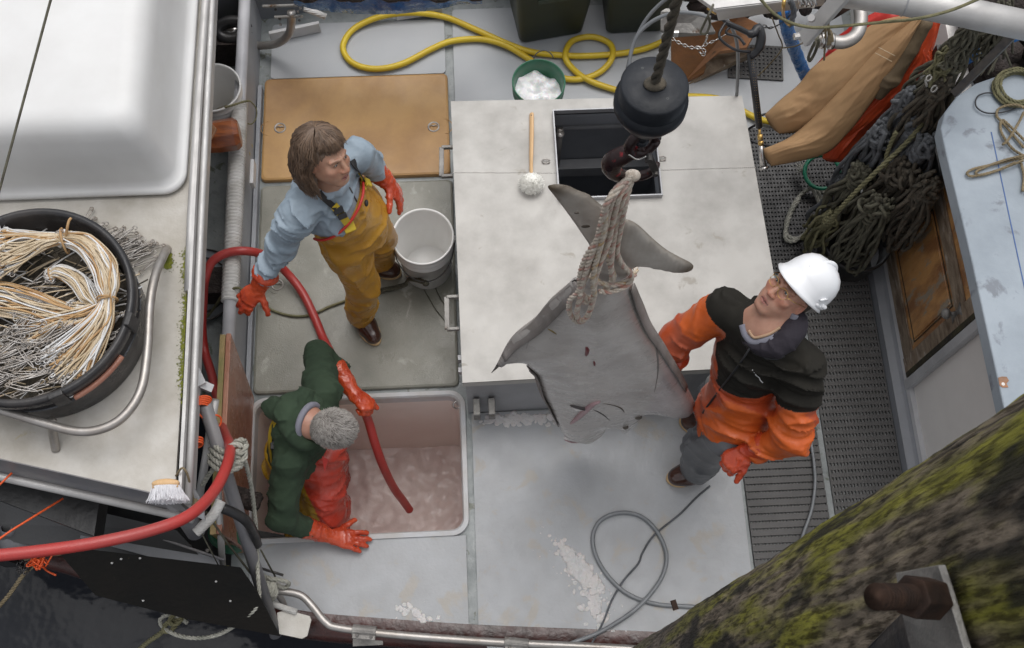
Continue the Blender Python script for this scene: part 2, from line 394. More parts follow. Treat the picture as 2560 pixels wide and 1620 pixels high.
mat('rope_slate',(.13,.137,.15),.8,c2=(.075,.08,.085),vs=20,bump=.5,bs=160)
mat('rope_mud',(.12,.115,.08),.85,c2=(.06,.055,.04),vs=20,bump=.5,bs=160)
mat('rope_beige',(.27,.215,.13),.85,c2=(.18,.14,.08),vs=25,bump=.4,bs=140)
mat('twine_orange',(.80,.12,.03),.5)
mat('line_cream',(.62,.52,.38),.6,c2=(.48,.37,.23),vs=14)
mat('line_white',(.72,.73,.74),.5,c2=(.6,.58,.55),vs=14)
mat('line_tan',(.50,.32,.15),.6,c2=(.38,.22,.10),vs=18)
mat('snap_wire',(.50,.48,.46),.4,.6,c2=(.30,.26,.22),vs=25)
mat('canvas_tan',(.42,.255,.125),.75,c2=(.36,.21,.10),vs=4,bump=.25,bs=200,dist=.002)
mat('canvas_dark',(.14,.10,.055),.75,c2=(.10,.07,.04),vs=5,bump=.2,bs=120)
mat('oilskin_orange',(.60,.085,.025),.42,c2=(.50,.055,.018),vs=5,bump=.25,bs=25,dist=.01)
mat('oilskin_red',(.50,.03,.02),.42,c2=(.42,.02,.015),vs=4)
mat('cabin_white',(.80,.77,.735),.5,c2=(.69,.66,.63),vs=1.5,bump=.05,bs=90)
mat('cabin_trim',(.46,.46,.47),.45,c2=(.36,.36,.37),vs=5,bump=.08,bs=60)
mat('roof_blue',(.33,.375,.42),.62,c2=(.25,.29,.33),vs=4,bump=.35,bs=28,c3=(.19,.21,.24),s3=7,t3=.60,dist=.004)
mat('blue_seam',(.05,.11,.28),.6)
mat('door_wood',(.54,.28,.10),.4,c2=(.27,.12,.045),vs=3.5,lo=.4,hi=.6,bump=.3,bs=30,c3=(.30,.25,.19),s3=5,t3=.56,stretch=(1,3,1),coat=.3,rv=.12)
mat('door_worn',(.30,.235,.17),.6,c2=(.12,.08,.05),vs=9,bump=.5,bs=40,c3=(.36,.31,.26),s3=10,t3=.57,stretch=(1,1,3))
mat('rotten_black',(.02,.016,.013),.8,c2=(.05,.045,.02),vs=20,bump=.6,bs=60)
mat('rust_bolt',(.026,.017,.014),.8,.1,spec=.25,c2=(.055,.030,.020),vs=30,bump=.5,bs=90,dist=.003)
mat('galv',(.33,.32,.30),.55,.5,c2=(.19,.18,.17),vs=8,bump=.4,bs=50,c3=(.12,.07,.04),s3=12,t3=.63)
mat('ply_rust',(.34,.15,.06),.4,c2=(.20,.10,.05),vs=6,bump=.4,bs=30,c3=(.10,.06,.03),s3=9,t3=.62,stretch=(1,3,1))
mat('black_plastic',(.016,.017,.019),.35,c2=(.03,.03,.034),vs=20)
mat('mark_white',(.7,.7,.7),.6); mat('mark_ochre',(.45,.38,.16),.6)
mat('ring_green',(.01,.16,.09),.35)
mat('navy_deep',(.006,.012,.03),.6)
mat('casing_dark',(.08,.08,.082),.5,c2=(.085,.085,.085),vs=6,bump=.2,bs=60)
mat('glass_dark',(.02,.02,.02),.1)
mat('ice_chunk',(.60,.575,.565),.5,c2=(.66,.60,.58),vs=15,bump=.9,bs=50,dist=.01,sub=.1)

# ------------------------------------------------------------------ water, deck
m=MB(); n=60
wv=[]
o=mesh_obj('water',[(-60,-60,-1.25),(60,-60,-1.25),(60,60,-1.25),(-60,60,-1.25)],[(0,1,2,3)],mat('water',(.016,.018,.023),.10,spec=.2,bump=.3,bs=2.,dist=.03,c2=(.02,.022,.028),vs=.8,det=2)); setp(o,kind='structure')
HX0,HX1,HY0,HY1=-1.075,-.125,.862,1.488      # open hatch
ZB=-.03
m=MB(); zt=-.012
def slab(mb,x0,x1,y0,y1,z1,z0): mb.box(((x0+x1)/2,(y0+y1)/2,(z0+z1)/2),(x1-x0,y1-y0,z1-z0))
slab(m,-2.1,.0,HY1,4.6,zt,-.06); slab(m,1.2,2.2,HY1,4.6,zt,-.06); slab(m,.0,1.2,HY1,1.52,zt,-.06); slab(m,.0,1.2,2.68,4.6,zt,-.06); slab(m,-1.16,HX0,.55,HY1,zt,-.06); slab(m,HX1,2.2,.27,HY1,zt,-.06); slab(m,HX0,HX1,.50,HY0,zt,-.06)
o=m.build('deck','channel',None,False); setp(o,kind='structure')
# raised deck panels that move with the deck: parts of it
def deckpanel(x0,x1,y0,y1,mm,rad=.02,z1=.0,bot=zt-.002,poly=None):
    k=MB(); pl=poly or rrect(x0,x1,y0,y1,rad,bot,4); loft(k,[[Vector((p.x,p.y,bot)) for p in pl],[Vector((p.x,p.y,z1-.004)) for p in pl],[Vector((p.x*1,p.y,z1)) for p in pl]],False,True)
    return setp(k.build('deck_panel',mm,None,False),kind='structure')
tl=at(670,62); 
deckpanel(-1.062,-.145,3.262,3.60,'deck_clean')
deckpanel(-.10,2.0,2.80,3.66,'deck_clean')
pp=ats([(655,1362),(1170,1345),(1184,1580),(1100,1578),(930,1565),(790,1500),(660,1480)]); 
deckpanel(0,0,0,0,'deck_paint',poly=[Vector((-1.075,.835,0)),Vector((-1.075,.50,0)),Vector((-.9,.45,0)),Vector((-.115,.41,0)),Vector((-.115,.835,0))])
deckpanel(0,0,0,0,'deck_paint',poly=[Vector((-.07,1.40,0)),Vector((-.072,.41,0)),Vector((.0,.28,0)),Vector((1.145,.28,0)),Vector((1.15,1.40,0))])
# ------------------------------------------------------------------ hatch covers and open hold
def lid(name,label,x0,x1,y0,y1,mm,z1,rings):
    t=thing(name,label,'hatch cover',((x0+x1)/2,(y0+y1)/2,zt))
    k=MB(); pl=rrect(x0,x1,y0,y1,.025,0,5); cx,cy=(x0+x1)/2,(y0+y1)/2
    def R(ins,z): return [Vector((p.x-(ins if p.x>cx else -ins),p.y-(ins if p.y>cy else -ins),z)) for p in pl]
    loft(k,[R(0,zt),R(0,z1-.012),R(.003,z1-.004),R(.012,z1)],False,True); k.build('cover_panel',mm,t,False)
    for (u,v) in rings:
        c=at(u,v,z1); q=MB(); q.lathe([(.031,.001),(.029,.004),(.024,.004),(.022,-.001),(.001,-.001)],c,24); q.tube([c+Vector((-.018,0,.003)),c+Vector((-.012,.008,.006)),c+Vector((0,.001,.007)),c+Vector((.012,.008,.006)),c+Vector((.018,0,.003))],.003,5); q.build('flush_ring','steel',t)
        s=-1 if u<900 else 1; q=MB(); q.tube(torus_pts(c+Vector((s*.055 if name=='tan_hatch_cover' else s*.0,0,.0005)),.042 if name=='tan_hatch_cover' else .045,n=26,a0=math.radians(95 if s<0 else -85),a1=math.radians(265 if s<0 else 85)-(2*math.pi if s<0 else 0)*0,closed=False,x=(1,0,0)),.0022,4); q.build('recess_ring',mm,t)
    return t
lid('tan_hatch_cover','tan fibreglass hatch cover with two flush lifting rings, behind the standing woman',-1.09,-.135,2.655,3.252,'tan_lid',.018,[(700,320),(1084,317)])
lid('grey_hatch_cover','wet grey fibreglass hatch cover that the woman in yellow overalls stands on',-1.09,-.125,1.535,2.628,'grey_lid',.012,[(693,712)])
t=thing('fish_hold','open fish hold hatch full of pinkish slush where the man in green stands','hold',((HX0+HX1)/2,(HY0+HY1)/2,-1.1))
k=MB(); pl=rrect(HX0,HX1,HY0,HY1,.055,0,6); cx,cy=(HX0+HX1)/2,(HY0+HY1)/2
def RR(ins,z,r=.055): return rrect(HX0+ins,HX1-ins,HY0+ins,HY1-ins,r,z,6)
loft(k,[RR(-.028,-.02,.075),RR(-.026,.010,.075),RR(-.006,.014),RR(.0,.004),RR(.003,-.06)]); k.build('hatch_rim','hold_rim',t,False)
k=MB(); loft(k,[RR(.003,-.058),RR(.003,-1.12)]); 
k.build('hold_wall','hold_wall',t,False)
k=MB(); 
for (u,v) in [(672,1030),(1142,1012)]:
    c=at(u,v,-.03); k.tube(torus_pts(c,.018,(.3,-.6,.7),16,closed=True),.004,6)
k.build('lifting_ring','chrome',t)
k=MB(); N=70; V=[];Fc=[]
for j in range(N+1):
    for i in range(N+1):
        x=HX0+.002+(HX1-HX0-.004)*i/N; y=HY0+.002+(HY1-HY0-.004)*j/N
        z=-.93+.028*mnoise.fractal(Vector((x*5,y*5,1)),1,2,5)+.012*mnoise.noise(Vector((x*18,y*18,3)))
        V.append((x,y,z))
for j in range(N):
    for i in range(N): a=j*(N+1)+i; Fc.append((a,a+1,a+N+2,a+N+1))
o=mesh_obj('slush_ice',V,Fc,'slush'); setp(o,'pinkish slush of ice and water filling the open hold','slush ice',kind='stuff')
# ------------------------------------------------------------------ gate-like side coaming with pipe top, left of the hatches
t=thing('side_coaming','long grey painted coaming board with a round top pipe, left of the hatch covers','coaming',(-1.13,2.2,zt))
k=MB(); k.box((-1.135,2.28,.12),(.022,2.75,.27)); 
k.prism([(-1.135,3.655,.255),(-1.135,3.655,.10),(-1.135,3.80,.0),(-1.135,3.80,.04)],(.018,0,0)); k.build('coaming_board','side_paint',t,False)
k=MB(); k.tube([(-1.15,.9,.27),(-1.15,3.66,.27),(-1.15,3.70,.255)],.03,16); k.build('top_pipe','pvc_grey',t)
k=MB(); k.tube([(-1.15,1.9+i*.0045,.272) for i in range(234)],[(.042,.042,.038,.038)[i%4] for i in range(234)],16); k.build('ribbed_sleeve','pvc_white',t)
k=MB(); c=at(617,430,.27); k.box(c+Vector((.025,0,-.02)),(.018,.13,.06)); bevel(k.build('latch_plate','white_paint',t,False),.004)
k=MB(); k.box((-1.108,2.1,zt+.025),(.02,2.2,.05)); k.build('coaming_foot','side_paint',t,False)
for ch,(u,v) in (('2',(632,367)),('4',(626,387))):
    cu=bpy.data.curves.new('number_mark','FONT'); cu.body=ch; cu.size=.035; cu.align_x='CENTER'; cu.extrude=.0005
    cu.materials.append(M['mark_ochre']); f0=bpy.data.objects.new('tmp',cu); col.objects.link(f0); bpy.context.view_layer.update(); fm_=bpy.data.meshes.new_from_object(f0.evaluated_get(bpy.context.evaluated_depsgraph_get())); bpy.data.objects.remove(f0); fo=bpy.data.objects.new('number_mark',fm_); col.objects.link(fo); fo.parent=t; p=on_x(u,v,-1.121); fo.location=p-up_org(t); fo.rotation_euler=(math.radians(90),0,math.radians(90))
# pinkish open hold lid standing on edge
t=thing('upright_hatch_cover','pinkish hatch cover board with a plywood edge, standing upright along the open hold','hatch cover',(-1.10,1.2,0))
A=on_x(590,850,-1.09); 
k=MB(); k.prism([(-1.105,.80,.0),(-1.105,1.52,.0),(-1.105,1.66,.50),(-1.105,.80,.50)],(.022,0,0)); bevel(k.build('board_face','pink_board',t,False),.004)
k=MB(); k.prism([(-1.13,.80,.01),(-1.13,1.52,.01),(-1.13,1.655,.498),(-1.13,.80,.498)],(.023,0,0)); k.build('board_core','ply_edge',t,False)
# ------------------------------------------------------------------ bulwark along the far side
t=thing('far_bulwark','grey painted bulwark wall behind the yellow hose, with white freeing port flaps','bulwark',(0,3.75,0))
a=at(670,75); 
k=MB(); k.prism([(-2.2,3.50,-.02),(-1.0,3.66,-.02),(-.2,3.80,-.02),(1.6,3.98,-.02),(2.6,4.0,-.02),(2.6,4.12,-.02),(-2.2,3.9,-.02)],(0,0,.42)); k.build('bulwark_wall','wall_grey',t,False)
k=MB(); k.prism([(-2.2,3.50,.40),(-1.0,3.68,.40),(-.2,3.82,.40),(1.6,4.0,.40),(2.6,4.02,.40),(2.6,4.3,.40),(-2.2,4.1,.40)],(0,0,.04)); k.build('cap_rail','hull_black',t,False)
for (u0,v0,u1,v1) in ((675,92,800,66),(990,38,1105,20)):
    a=at(u0,v0,.04); b=at(u1,v1,.04); k=MB(); k.bar(a,b,.02,.075); bevel(k.build('port_flap','white_paint',t,False),.004)
# left side deck and dark frames under the roof
t=thing('left_bulwark','dark bulwark with timber frames along the left side deck','bulwark',(-1.9,2.5,0))
k=MB(); k.box((-2.15,2.6,.2),(.08,3.6,.6)); k.build('bulwark_wall','hull_black',t,False)
for y in (2.05,3.42,3.9):
    k=MB(); k.box((-1.62,y,.08),(.9,.13,.2)); k.build('timber_frame','soot',t,False)
k=MB(); k.box((-1.6,4.0,.35),(1.2,.3,.05)); k.build('rail_cap','hull_black',t,False)
# fairlead with bright opening
t=thing('fairlead','black oval fairlead with a bright steel roller behind the white roof rail','fairlead',at(582,75,.2))
c=at(582,75,.2); k=MB(); k.tube(torus_pts(c,.075,(0,-.55,.85),28,ry=.045,x=(1,.1,0)),.028,10); k.build('oval_ring','black_rubber',t)
k=MB(); k.tube([c+Vector((-.05,0,-.01)),c+Vector((.05,.01,-.01))],.022,12); k.build('roller','chrome',t)
# bent pipe with flange
t=thing('bent_pipe','short bent steel pipe with a square bolted flange at the top left corner','pipe',at(720,30,.1))
k=MB(); k.tube(spline([at(728,30,.42),at(729,50,.36),at(722,85,.22),at(695,108,.12),at(655,114,.06),at(640,112,.05)],6),.021,14); k.build('pipe','steel',t)
c=at(722,42,.37); k=MB(); k.box(c,(.13,.012,.10),Matrix.Rotation(math.radians(35),3,'X')); 
c2=at(700,15,.40); k.box(c2,(.16,.012,.10),Matrix.Rotation(math.radians(35),3,'X')); bevel(k.build('flange','galv',t,False),.003)
for (u,v) in ((700,48),(745,30),(702,62),(749,52),(690,25),(752,22)):
    c=at(u,v,.385); k=MB(); k.cyl(c,c+Vector((0,-.006,.012)),.007,n=6); k.build('flange_bolt','dark_steel',t,False)
t=thing('spring_hose','short beige ribbed hose end lying by the flange','hose',at(790,35,.3)); k=MB(); k.tube(ats([(760,20,.35),(790,32,.32),(815,42,.3)]),.016,12); k.build('hose_end','pvc_white',t)
# blue tarp hanging over the far bulwark
k=MB(); n=60; rings=[]
top=[]; 
for j in range(9):
    row=[]
    for i in range(n):
        s=i/(n-1); u=735+s*470; base=8+26*math.sin(math.pi*min(1,s*1.15))**.7
        v=-60+j/8*(60+base*(1 if j==8 else 1)); z=.75-.3*(j/8)**1.5
        p=at(u,v,z); q=mnoise.noise(Vector((i*.45,j*.5,0)))*.025*(.4+j/8); row.append(p+Vector((0,-q,q*1.2)))
    rings.append(row)
loft(k,rings,closed=False); o=k.build('blue_tarp','blue_tarp'); setp(o,'crumpled blue tarpaulin bundled over the far bulwark at the top','tarpaulin'); sm=o.modifiers.new('s','SOLIDIFY'); sm.thickness=.004
k=MB()
for i in range(16):
    u=740+i*30; c=at(u,-22+6*math.sin(i*1.7),.72); k.ell(c,(.07,.05,.03),n=10,m=6)
o=k.build('net_bundle','soot'); setp(o,'dark bundle of gear wrapped inside the blue tarpaulin','net')
# ------------------------------------------------------------------ hull side, gunwale, black board (bottom left)
t=thing('hull','black hull side with a red brown guard rail above the dark water','hull',(0,.3,-1.25))
G=[at(u,v,-.02) for u,v in ((-400,1290),(0,1385),(160,1425),(260,1462),(380,1508),(480,1532),(620,1562),(780,1590),(960,1606),(1200,1622),(1500,1634),(1900,1650),(2700,1680))]
G=spline(G,5)
k=MB(); loft(k,[[p+Vector((0,.10,.02)) for p in G],[p+Vector((0,.02,.03)) for p in G],[p+Vector((0,-.01,.0)) for p in G],[p+Vector((0,-.015,-.06)) for p in G],[p+Vector((0,.03,-.1)) for p in G]],closed=False); k.build('guard_rail','hull_red',t)
k=MB(); loft(k,[[p+Vector((0,.03,-.06)) for p in G],[p+Vector((0,.10,-.7)) for p in G],[p+Vector((0,.16,-1.4)) for p in G]],closed=False); k.build('hull_plate','hull_black',t)
k=MB(); loft(k,[[p+Vector((0,.42,-.02)) for p in G],[p+Vector((0,.09,-.02)) for p in G]],closed=False); k.build('covering_board','hull_black',t)
# ------------------------------------------------------------------ aluminium roof platform at the left
RZ=1.1
t=thing('roof_platform','pale aluminium roof platform carrying the white tote and the black line tub','platform',(-1.8,2,RZ-.12))
xr=-1.10
pts=[at(440,1240,RZ),at(470,900,RZ)+Vector((0.0,0,0)),at(492,520,RZ),at(520,0,RZ)]
p0=at(436,1243,RZ); p1=at(0,1146,RZ); dx=(p1-p0); p2=p0+dx*3.2
xe=at(515,0,RZ)
poly=[p0,at(458,900,RZ),at(480,480,RZ),at(505,0,RZ),at(520,-300,RZ),at(-1500,-300,RZ),p2]
k=MB(); k.prism([p-Vector((0,0,.02)) for p in poly],(0,0,.02)); k.build('roof_plate','alu_roof',t,False)
k=MB(); a=p0+Vector((0,0.004,0)); b=p2+Vector((0,.004,0)); k.prism([a+Vector((0,0,-.001)),b+Vector((0,0,-.001)),b+Vector((0,-.03,-.15)),a+Vector((0.02,-.03,-.15))],(0,-.008,0)); k.build('front_fascia','grey_pipe',t,False)
k=MB(); A=p0+Vector((.03,-.05,-.15)); B=p2+Vector((0,-.05,-.15)); k.tube([B,A],.017,12); k.build('fascia_pipe','alu',t)
# right edge: angle flange and pipe rail
e=[at(452,1262,RZ),at(466,1000,RZ),at(488,520,RZ),at(515,0,RZ),at(530,-300,RZ)]
k=MB(); loft(k,[[p+Vector((0,0,.004)) for p in e],[p+Vector((0,0,.045)) for p in e],[p+Vector((.012,0,.045)) for p in e],[p+Vector((.015,0,-.13)) for p in e],[p+Vector((.0,0,-.13)) for p in e]],closed=False); k.build('edge_flange','alu',t,False)
k=MB(); e2=[at(471,728,RZ+.03),at(478,540,RZ+.03),at(496,250,RZ+.03),at(514,0,RZ+.03),at(530,-300,RZ+.03)]; k.tube(e2,.016,12); k.build('edge_pipe','alu',t)
k=MB(); e3=[p+Vector((.028,0,.01)) for p in e]; k.tube(e3,.014,10); k.build('outer_pipe','alu',t)
# side: bracket, legs
k=MB(); k.bar(at(500,965,RZ-.1),at(470,900,RZ-.1),.05,.015); k.bar(at(500,960,RZ-.12),at(528,972,RZ-.15),.03,.03); k.build('roof_bracket','white_paint',t,False)
for (pa,pb,r,mm) in (((512,1010,.95),(690,1588,.08),.026,'grey_pipe'),((538,1000,.85),(497,1250,.6),.016,'alu'),((572,1190,.55),(552,1330,.3),.016,'alu'),((430,1240,1.0),(490,1330,.75),.036,'grey_pipe'),((545,1225,.6),(560,1480,.25),.014,'alu')):
    k=MB(); k.tube([at(*pa),at(*pb)],r,14); k.build('leg',mm,t)
k=MB(); k.prism([at(480,1210,1.0),at(508,1260,.96),at(512,1300,.93),at(488,1290,.95)],(0,0,-.012)); k.build('gusset','alu_side',t,False)
k=MB(); k.tube(spline(ats([(130,1050,1.24),(133,1085,1.16),(140,1125,RZ)]),4),.016,12); k.build('rail_post','steel',t)
k=MB(); k.tube(spline(ats([(418,622,RZ),(408,640,1.17),(388,690,1.24),(375,760,1.26),(368,880,1.26),(352,975,1.26),(310,1040,1.26),(255,1072,1.26),(190,1078,1.26),(100,1055,1.26),(0,1025,1.26),(-150,985,1.26)]),7),.0165,14); k.build('guard_rail','steel',t)
# understructure seen below the fascia
t=thing('stern_gear','dark engine casing and conveyor frame under the front edge of the roof platform','machinery',(-1.7,.9,0))
k=MB(); k.prism([at(-300,1150,.5),at(440,1325,.5),at(545,1440,.35),at(-300,1300,.35)],(0,.0,-.02)); k.build('casing_plate','casing_dark',t,False)
k=MB(); k.prism([at(-400,1080,.75),at(250,1240,.75),at(235,1340,.75),at(-400,1100,.7)],(0,0,-.1)); k.build('belt','hull_black',t,False)
k=MB(); k.prism([at(215,1265,.42),at(545,1395,.42),at(555,1440,.42),at(200,1345,.42)],(0,0,-.015)); k.build('lower_plate','wall_grey',t,False)
k=MB(); k.prism([at(370,1380,.3),at(400,1372,.3),at(480,1395,.3),at(600,1420,.3),at(600,1440,.3),at(370,1400,.3)],(0,0,-.05)); k.build('wood_block','ply_edge',t,False)
k=MB()
for i in range(8):
    c=at(205+i*45,1300+i*11,.43); k.cyl(c,c+Vector((0,0,.012)),.008,n=6)
k.build('casing_bolt','dark_steel',t,False)
k=MB(); k.tube([at(150,1260,.45),at(560,1400,.45)],.006,6); k.build('casing_seam','grey_pipe',t)
# black board hung on the rail
t=thing('black_board','large black plywood board hung outboard over the gunwale','board',at(400,1480,.2))
k=MB(); pl=[at(150,1385,.62),at(180,1368,.62),at(600,1418,.55),at(640,1475,.45),at(700,1590,.22),at(470,1548,.30),at(238,1488,.42)]; 
n0=(pl[2]-pl[0]).cross(pl[6]-pl[0]); pl=[Vector((0,0,H))+(p-Vector((0,0,H)))*((pl[0]-Vector((0,0,H))).dot(n0)/(p-Vector((0,0,H))).dot(n0)) for p in pl]; k.prism(pl,(0,.0,-.018)); k.build('board_panel','black_board',t,False)
k=MB()
for (u,v) in ((280,1407),(350,1395),(540,1453),(358,1501),(576,1502),(303,1397)):
    c=at(u,v,.0); q=[p for p in pl]; 
    # sit on the board: intersect with its plane
    n_=(pl[2]-pl[0]).cross(pl[6]-pl[0]); d=ray(u,v); o_=Vector((0,0,H)); tt=(pl[0]-o_).dot(n_)/d.dot(n_); c=o_+d*tt; k.ell(c,(.006,.006,.004),n=6,m=4)
k.build('board_screw','alu',t)
k=MB(); 
for a,b in (((560,1441),(597,1448)),((225,1467),(262,1474))):
    q=[]
    for (u,v) in (a,((a[0]+b[0])/2,(a[1]+b[1])/2+3),b):
        d=ray(u,v); tt=(pl[0]-Vector((0,0,H))).dot(n_)/d.dot(n_); q.append(Vector((0,0,H))+d*(tt-.006))
    k.tube(q,.003,5)
k.build('handle_rope','rope_mud',t)
# black fender-ish fuel drum and buoys behind
t=thing('dark_buoy','small dark blue grey buoy with orange twine at the left edge','buoy',at(55,1330,.2)); k=MB(); k.ell(at(55,1335,.25),(.10,.10,.12)); k.lathe([(.03,.1),(.035,.15),(.02,.16)],at(55,1335,.25),14); k.build('buoy_body','grey_pipe',t)
t=thing('charred_log','short crusty brown pipe end sticking out beside the open hold','pipe'); ORG[t.name]=Vector((0,0,0))
k=MB(); a=at(565,1232,.35); b=at(650,1258,.28); P_=[a.lerp(b,i/10) for i in range(11)]; k.tube(P_,.042,18); o=k.build('crusted_pipe','soot',t); 
sb=o.modifiers.new('s','SUBSURF'); sb.levels=sb.render_levels=2
tx=bpy.data.textures.new('crust','CLOUDS'); tx.noise_scale=.012; dm=o.modifiers.new('d','DISPLACE'); dm.texture=tx; dm.strength=.02; dm.mid_level=.5
t=thing('teal_canister','dark green canister below the crusty pipe','canister',at(585,1335,.05)); k=MB(); k.lathe([(.001,0),(.07,0),(.075,.02),(.075,.16),(.05,.2),(.02,.2),(.02,.23),(.001,.23)],at(585,1345,.05),24); k.build('canister_body','green_bucket',t)
# corrugated pale pipe sleeve and black hose
t=thing('pale_pipe_sleeve','pale ribbed pipe sleeve under the loop of the red hose','pipe',at(520,1290,.8)); k=MB(); k.tube(spline(ats([(552,1252,.82),(535,1285,.82),(510,1312,.82),(488,1332,.82)]),5),.020,16); k.build('sleeve','pvc_white',t)
t=thing('black_elbow_hose','short black rubber hose bending over the gunwale frame','hose',at(600,1300,.6)); k=MB(); k.tube(spline(ats([(555,1270,.72),(590,1285,.68),(618,1305,.62),(635,1335,.5),(643,1362,.42)]),5),.02,12); k.build('hose_body','black_rubber',t)
# stainless rail along the bottom
t=thing('gunwale_rail','bent stainless pipe rail with clamps along the bottom gunwale','rail',at(1100,1590,.1))
Zr=.12
k=MB(); k.tube(spline([at(685,1478,Zr),at(720,1480,Zr),at(755,1490,Zr),at(785,1520,Zr),at(815,1556,Zr),at(850,1570,Zr),at(1000,1588,Zr),at(1250,1606,Zr),at(1500,1618,Zr),at(1900,1640,Zr),at(2600,1680,Zr)],6),.0165,16); k.build('rail_pipe','steel',t)
for (u,v) in ((882,1575),(1262,1606)):
    c=at(u,v,Zr); c2=at(u+54,v+5,Zr); k=MB(); d=(c2-c).normalized(); k.tube([c-d*.002,c+d*.1],.024,16); k.bar(c+Vector((0,-.02,.012)),c+d*.098+Vector((0,-.02,.012)),.03,.008); bevel(k.build('rail_clamp','galv',t,False),.002)
    k=MB()
    for s in (.02,.08): 
        q=c+d*s+Vector((0,-.022,.017)); k.cyl(q,q+Vector((0,0,.006)),.007,n=8)
    k.build('clamp_bolt','dark_steel',t,False)
    k=MB(); q=c+d*.05; k.cyl(q,q-Vector((0,0,.12)),.015); k.box(q-Vector((0,.02,.13)),(.13,.06,.01)); k.build('rail_foot','galv',t,False)
k=MB(); k.tube(spline(ats([(690,1482,.12),(705,1500,.08),(712,1520,.03)]),4),.014,10); k.build('rail_stub','steel',t)
t=thing('white_plate','small white aluminium plate bolted at the gunwale corner','plate',at(740,1560,.05))
k=MB(); pl=[at(692,1532,.13),at(716,1524,.13),at(774,1540,.13),at(778,1550,.13),at(768,1590,.13),at(755,1597,.13),at(698,1585,.13)]; k.prism(pl,(0,0,-.01)); bevel(k.build('plate_panel','alu_roof',t,False),.002)
k=MB(); k.tube([at(675,1508,.14),at(742,1530,.14)],.013,12); k.build('plate_pipe','pvc_white',t)
# ------------------------------------------------------------------ upturned white tote
x1=-1.135; y0=2.015
t=thing('white_tote','large white fish tote turned upside down on the roof platform','tote',(-1.9,2.8,RZ))
k=MB()
def tr(ins,z,r): return rrect(-2.75+ins,x1-ins,y0+ins,3.9-ins,r,z,9)
loft(k,[tr(.03,RZ+.012,.06),tr(-.002,RZ+.012,.085),tr(-.006,RZ+.022,.09),tr(-.002,RZ+.034,.085),tr(.008,RZ+.038,.08),tr(.022,RZ+.045,.075),tr(.032,RZ+.07,.07),tr(.05,RZ+.20,.07),tr(.062,RZ+.30,.075),tr(.072,RZ+.345,.08),tr(.092,RZ+.378,.08),tr(.12,RZ+.395,.07),tr(.16,RZ+.40,.06)],False,True)
k.build('tote_shell','tote_white',t)
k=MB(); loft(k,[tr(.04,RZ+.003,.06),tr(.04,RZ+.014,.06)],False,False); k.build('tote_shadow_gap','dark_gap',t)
# thin stay wire across the tote
k=MB(); k.tube([at(132,-20,1.9),at(0,470,1.56),at(-60,700,1.45)],.0045,6); o=k.build('stay_wire','rope_mud'); setp(o,'thin grey stay wire running diagonally above the upturned white tote','wire')
# ------------------------------------------------------------------ black line tub with bundled lines
TC=at(64,757,1.375); TC.z=RZ; TR=.372
t=thing('black_line_tub','round black rubber tub full of bundled longline gear on the roof platform','tub',TC)
k=MB(); prof=[(.001,.0),(TR-.035,.0),(TR-.028,.01),(TR-.026,.10),(TR-.032,.155),(TR-.016,.16),(TR-.010,.175),(TR-.02,.185),(TR-.02,.215),(TR-.002,.222),(TR,.24),(TR,.262),(TR-.008,.272),(TR-.018,.272),(TR-.028,.262),(TR-.034,.22),(TR-.06,.08),(TR-.08,.04),(.001,.035)]; k.lathe(prof,TC,72); k.build('tub_body','black_tub',t)
k=MB(); k.tube(torus_pts(TC+Vector((0,0,.212)),TR+.004,n=20,a0=math.radians(-62),a1=math.radians(-30),closed=False,x=(1,0,0)),.011,10); k.build('red_strap','pink_board',t)
k=MB(); k.rope(torus_pts(TC+Vector((0,0,.160)),TR-.016,n=60,x=(1,0,0)),.007); k.build('rim_rope','rope_slate',t)
k=MB(); 
for a in (-12,-68): 
    q=TC+Vector((math.cos(math.radians(a))*(TR-.004),math.sin(math.radians(a))*(TR-.004),.24)); k=MB(); k.box(q,(.05,.02,.09),Matrix.Rotation(math.radians(a+90),3,'Z')); bevel(k.build('rim_clip','black_rubber',t,False),.004)

lm=['line_cream','line_white','line_tan']
def bundle(name,label,ctrl,n,seed,r=.0033,knots=True):
    """ctrl: list of (u,v,z,spread)"""
    R_=random.Random(seed); k=MB()
    C=[at(c[0],c[1],c[2]-.125) for c in ctrl]
    for i in range(n):
        k.mi=R_.choices((0,1,2),(6,3,3))[0]
        a=R_.uniform(0,6.28); q=math.sqrt(R_.random()); pts=[]
        for j,c in enumerate(C):
            T_=(C[min(j+1,len(C)-1)]-C[max(j-1,0)]); T_.z=0; T_.normalize(); nrm=Vector((-T_.y,T_.x,0)); s=ctrl[j][3]; w_=.8 if 0<j<len(C)-1 else 1
            aa=a+R_.uniform(-.35,.35)*1.0
            off=nrm*(math.cos(aa)*q*s)+Vector((0,0,abs(math.sin(aa))*q*min(s,.035)))
            if j in (0,len(C)-1): off+=T_*R_.uniform(-.5,.5)*s*.7
            pts.append(c+off)
        sp=spline(pts,7); k.tube(sp,r*R_.uniform(.8,1.25),5)
        if knots:
            for e_ in (sp[2],sp[-3]):
                if R_.random()<.7: k.ell(e_,(.008,.006,.006),n=6,m=4)
        e_=sp[-1]; d_=(sp[-1]-sp[-3]).normalized()
        k.mi=3 if R_.random()<.6 else 1; k.tube(torus_pts(e_+d_*.008,.009,(R_.uniform(-.5,.5),R_.uniform(-.5,.5),1),10),.0022,4)
        e_=sp[0]; d_=(sp[0]-sp[2]).normalized(); k.tube(torus_pts(e_+d_*.008,.010,(R_.uniform(-.5,.5),R_.uniform(-.5,.5),1),10),.0024,4)
    o=k.build(name,lm+['snap_wire']); setp(o,label,'fishing line',group='bundled gangion lines in the black tub'); return o
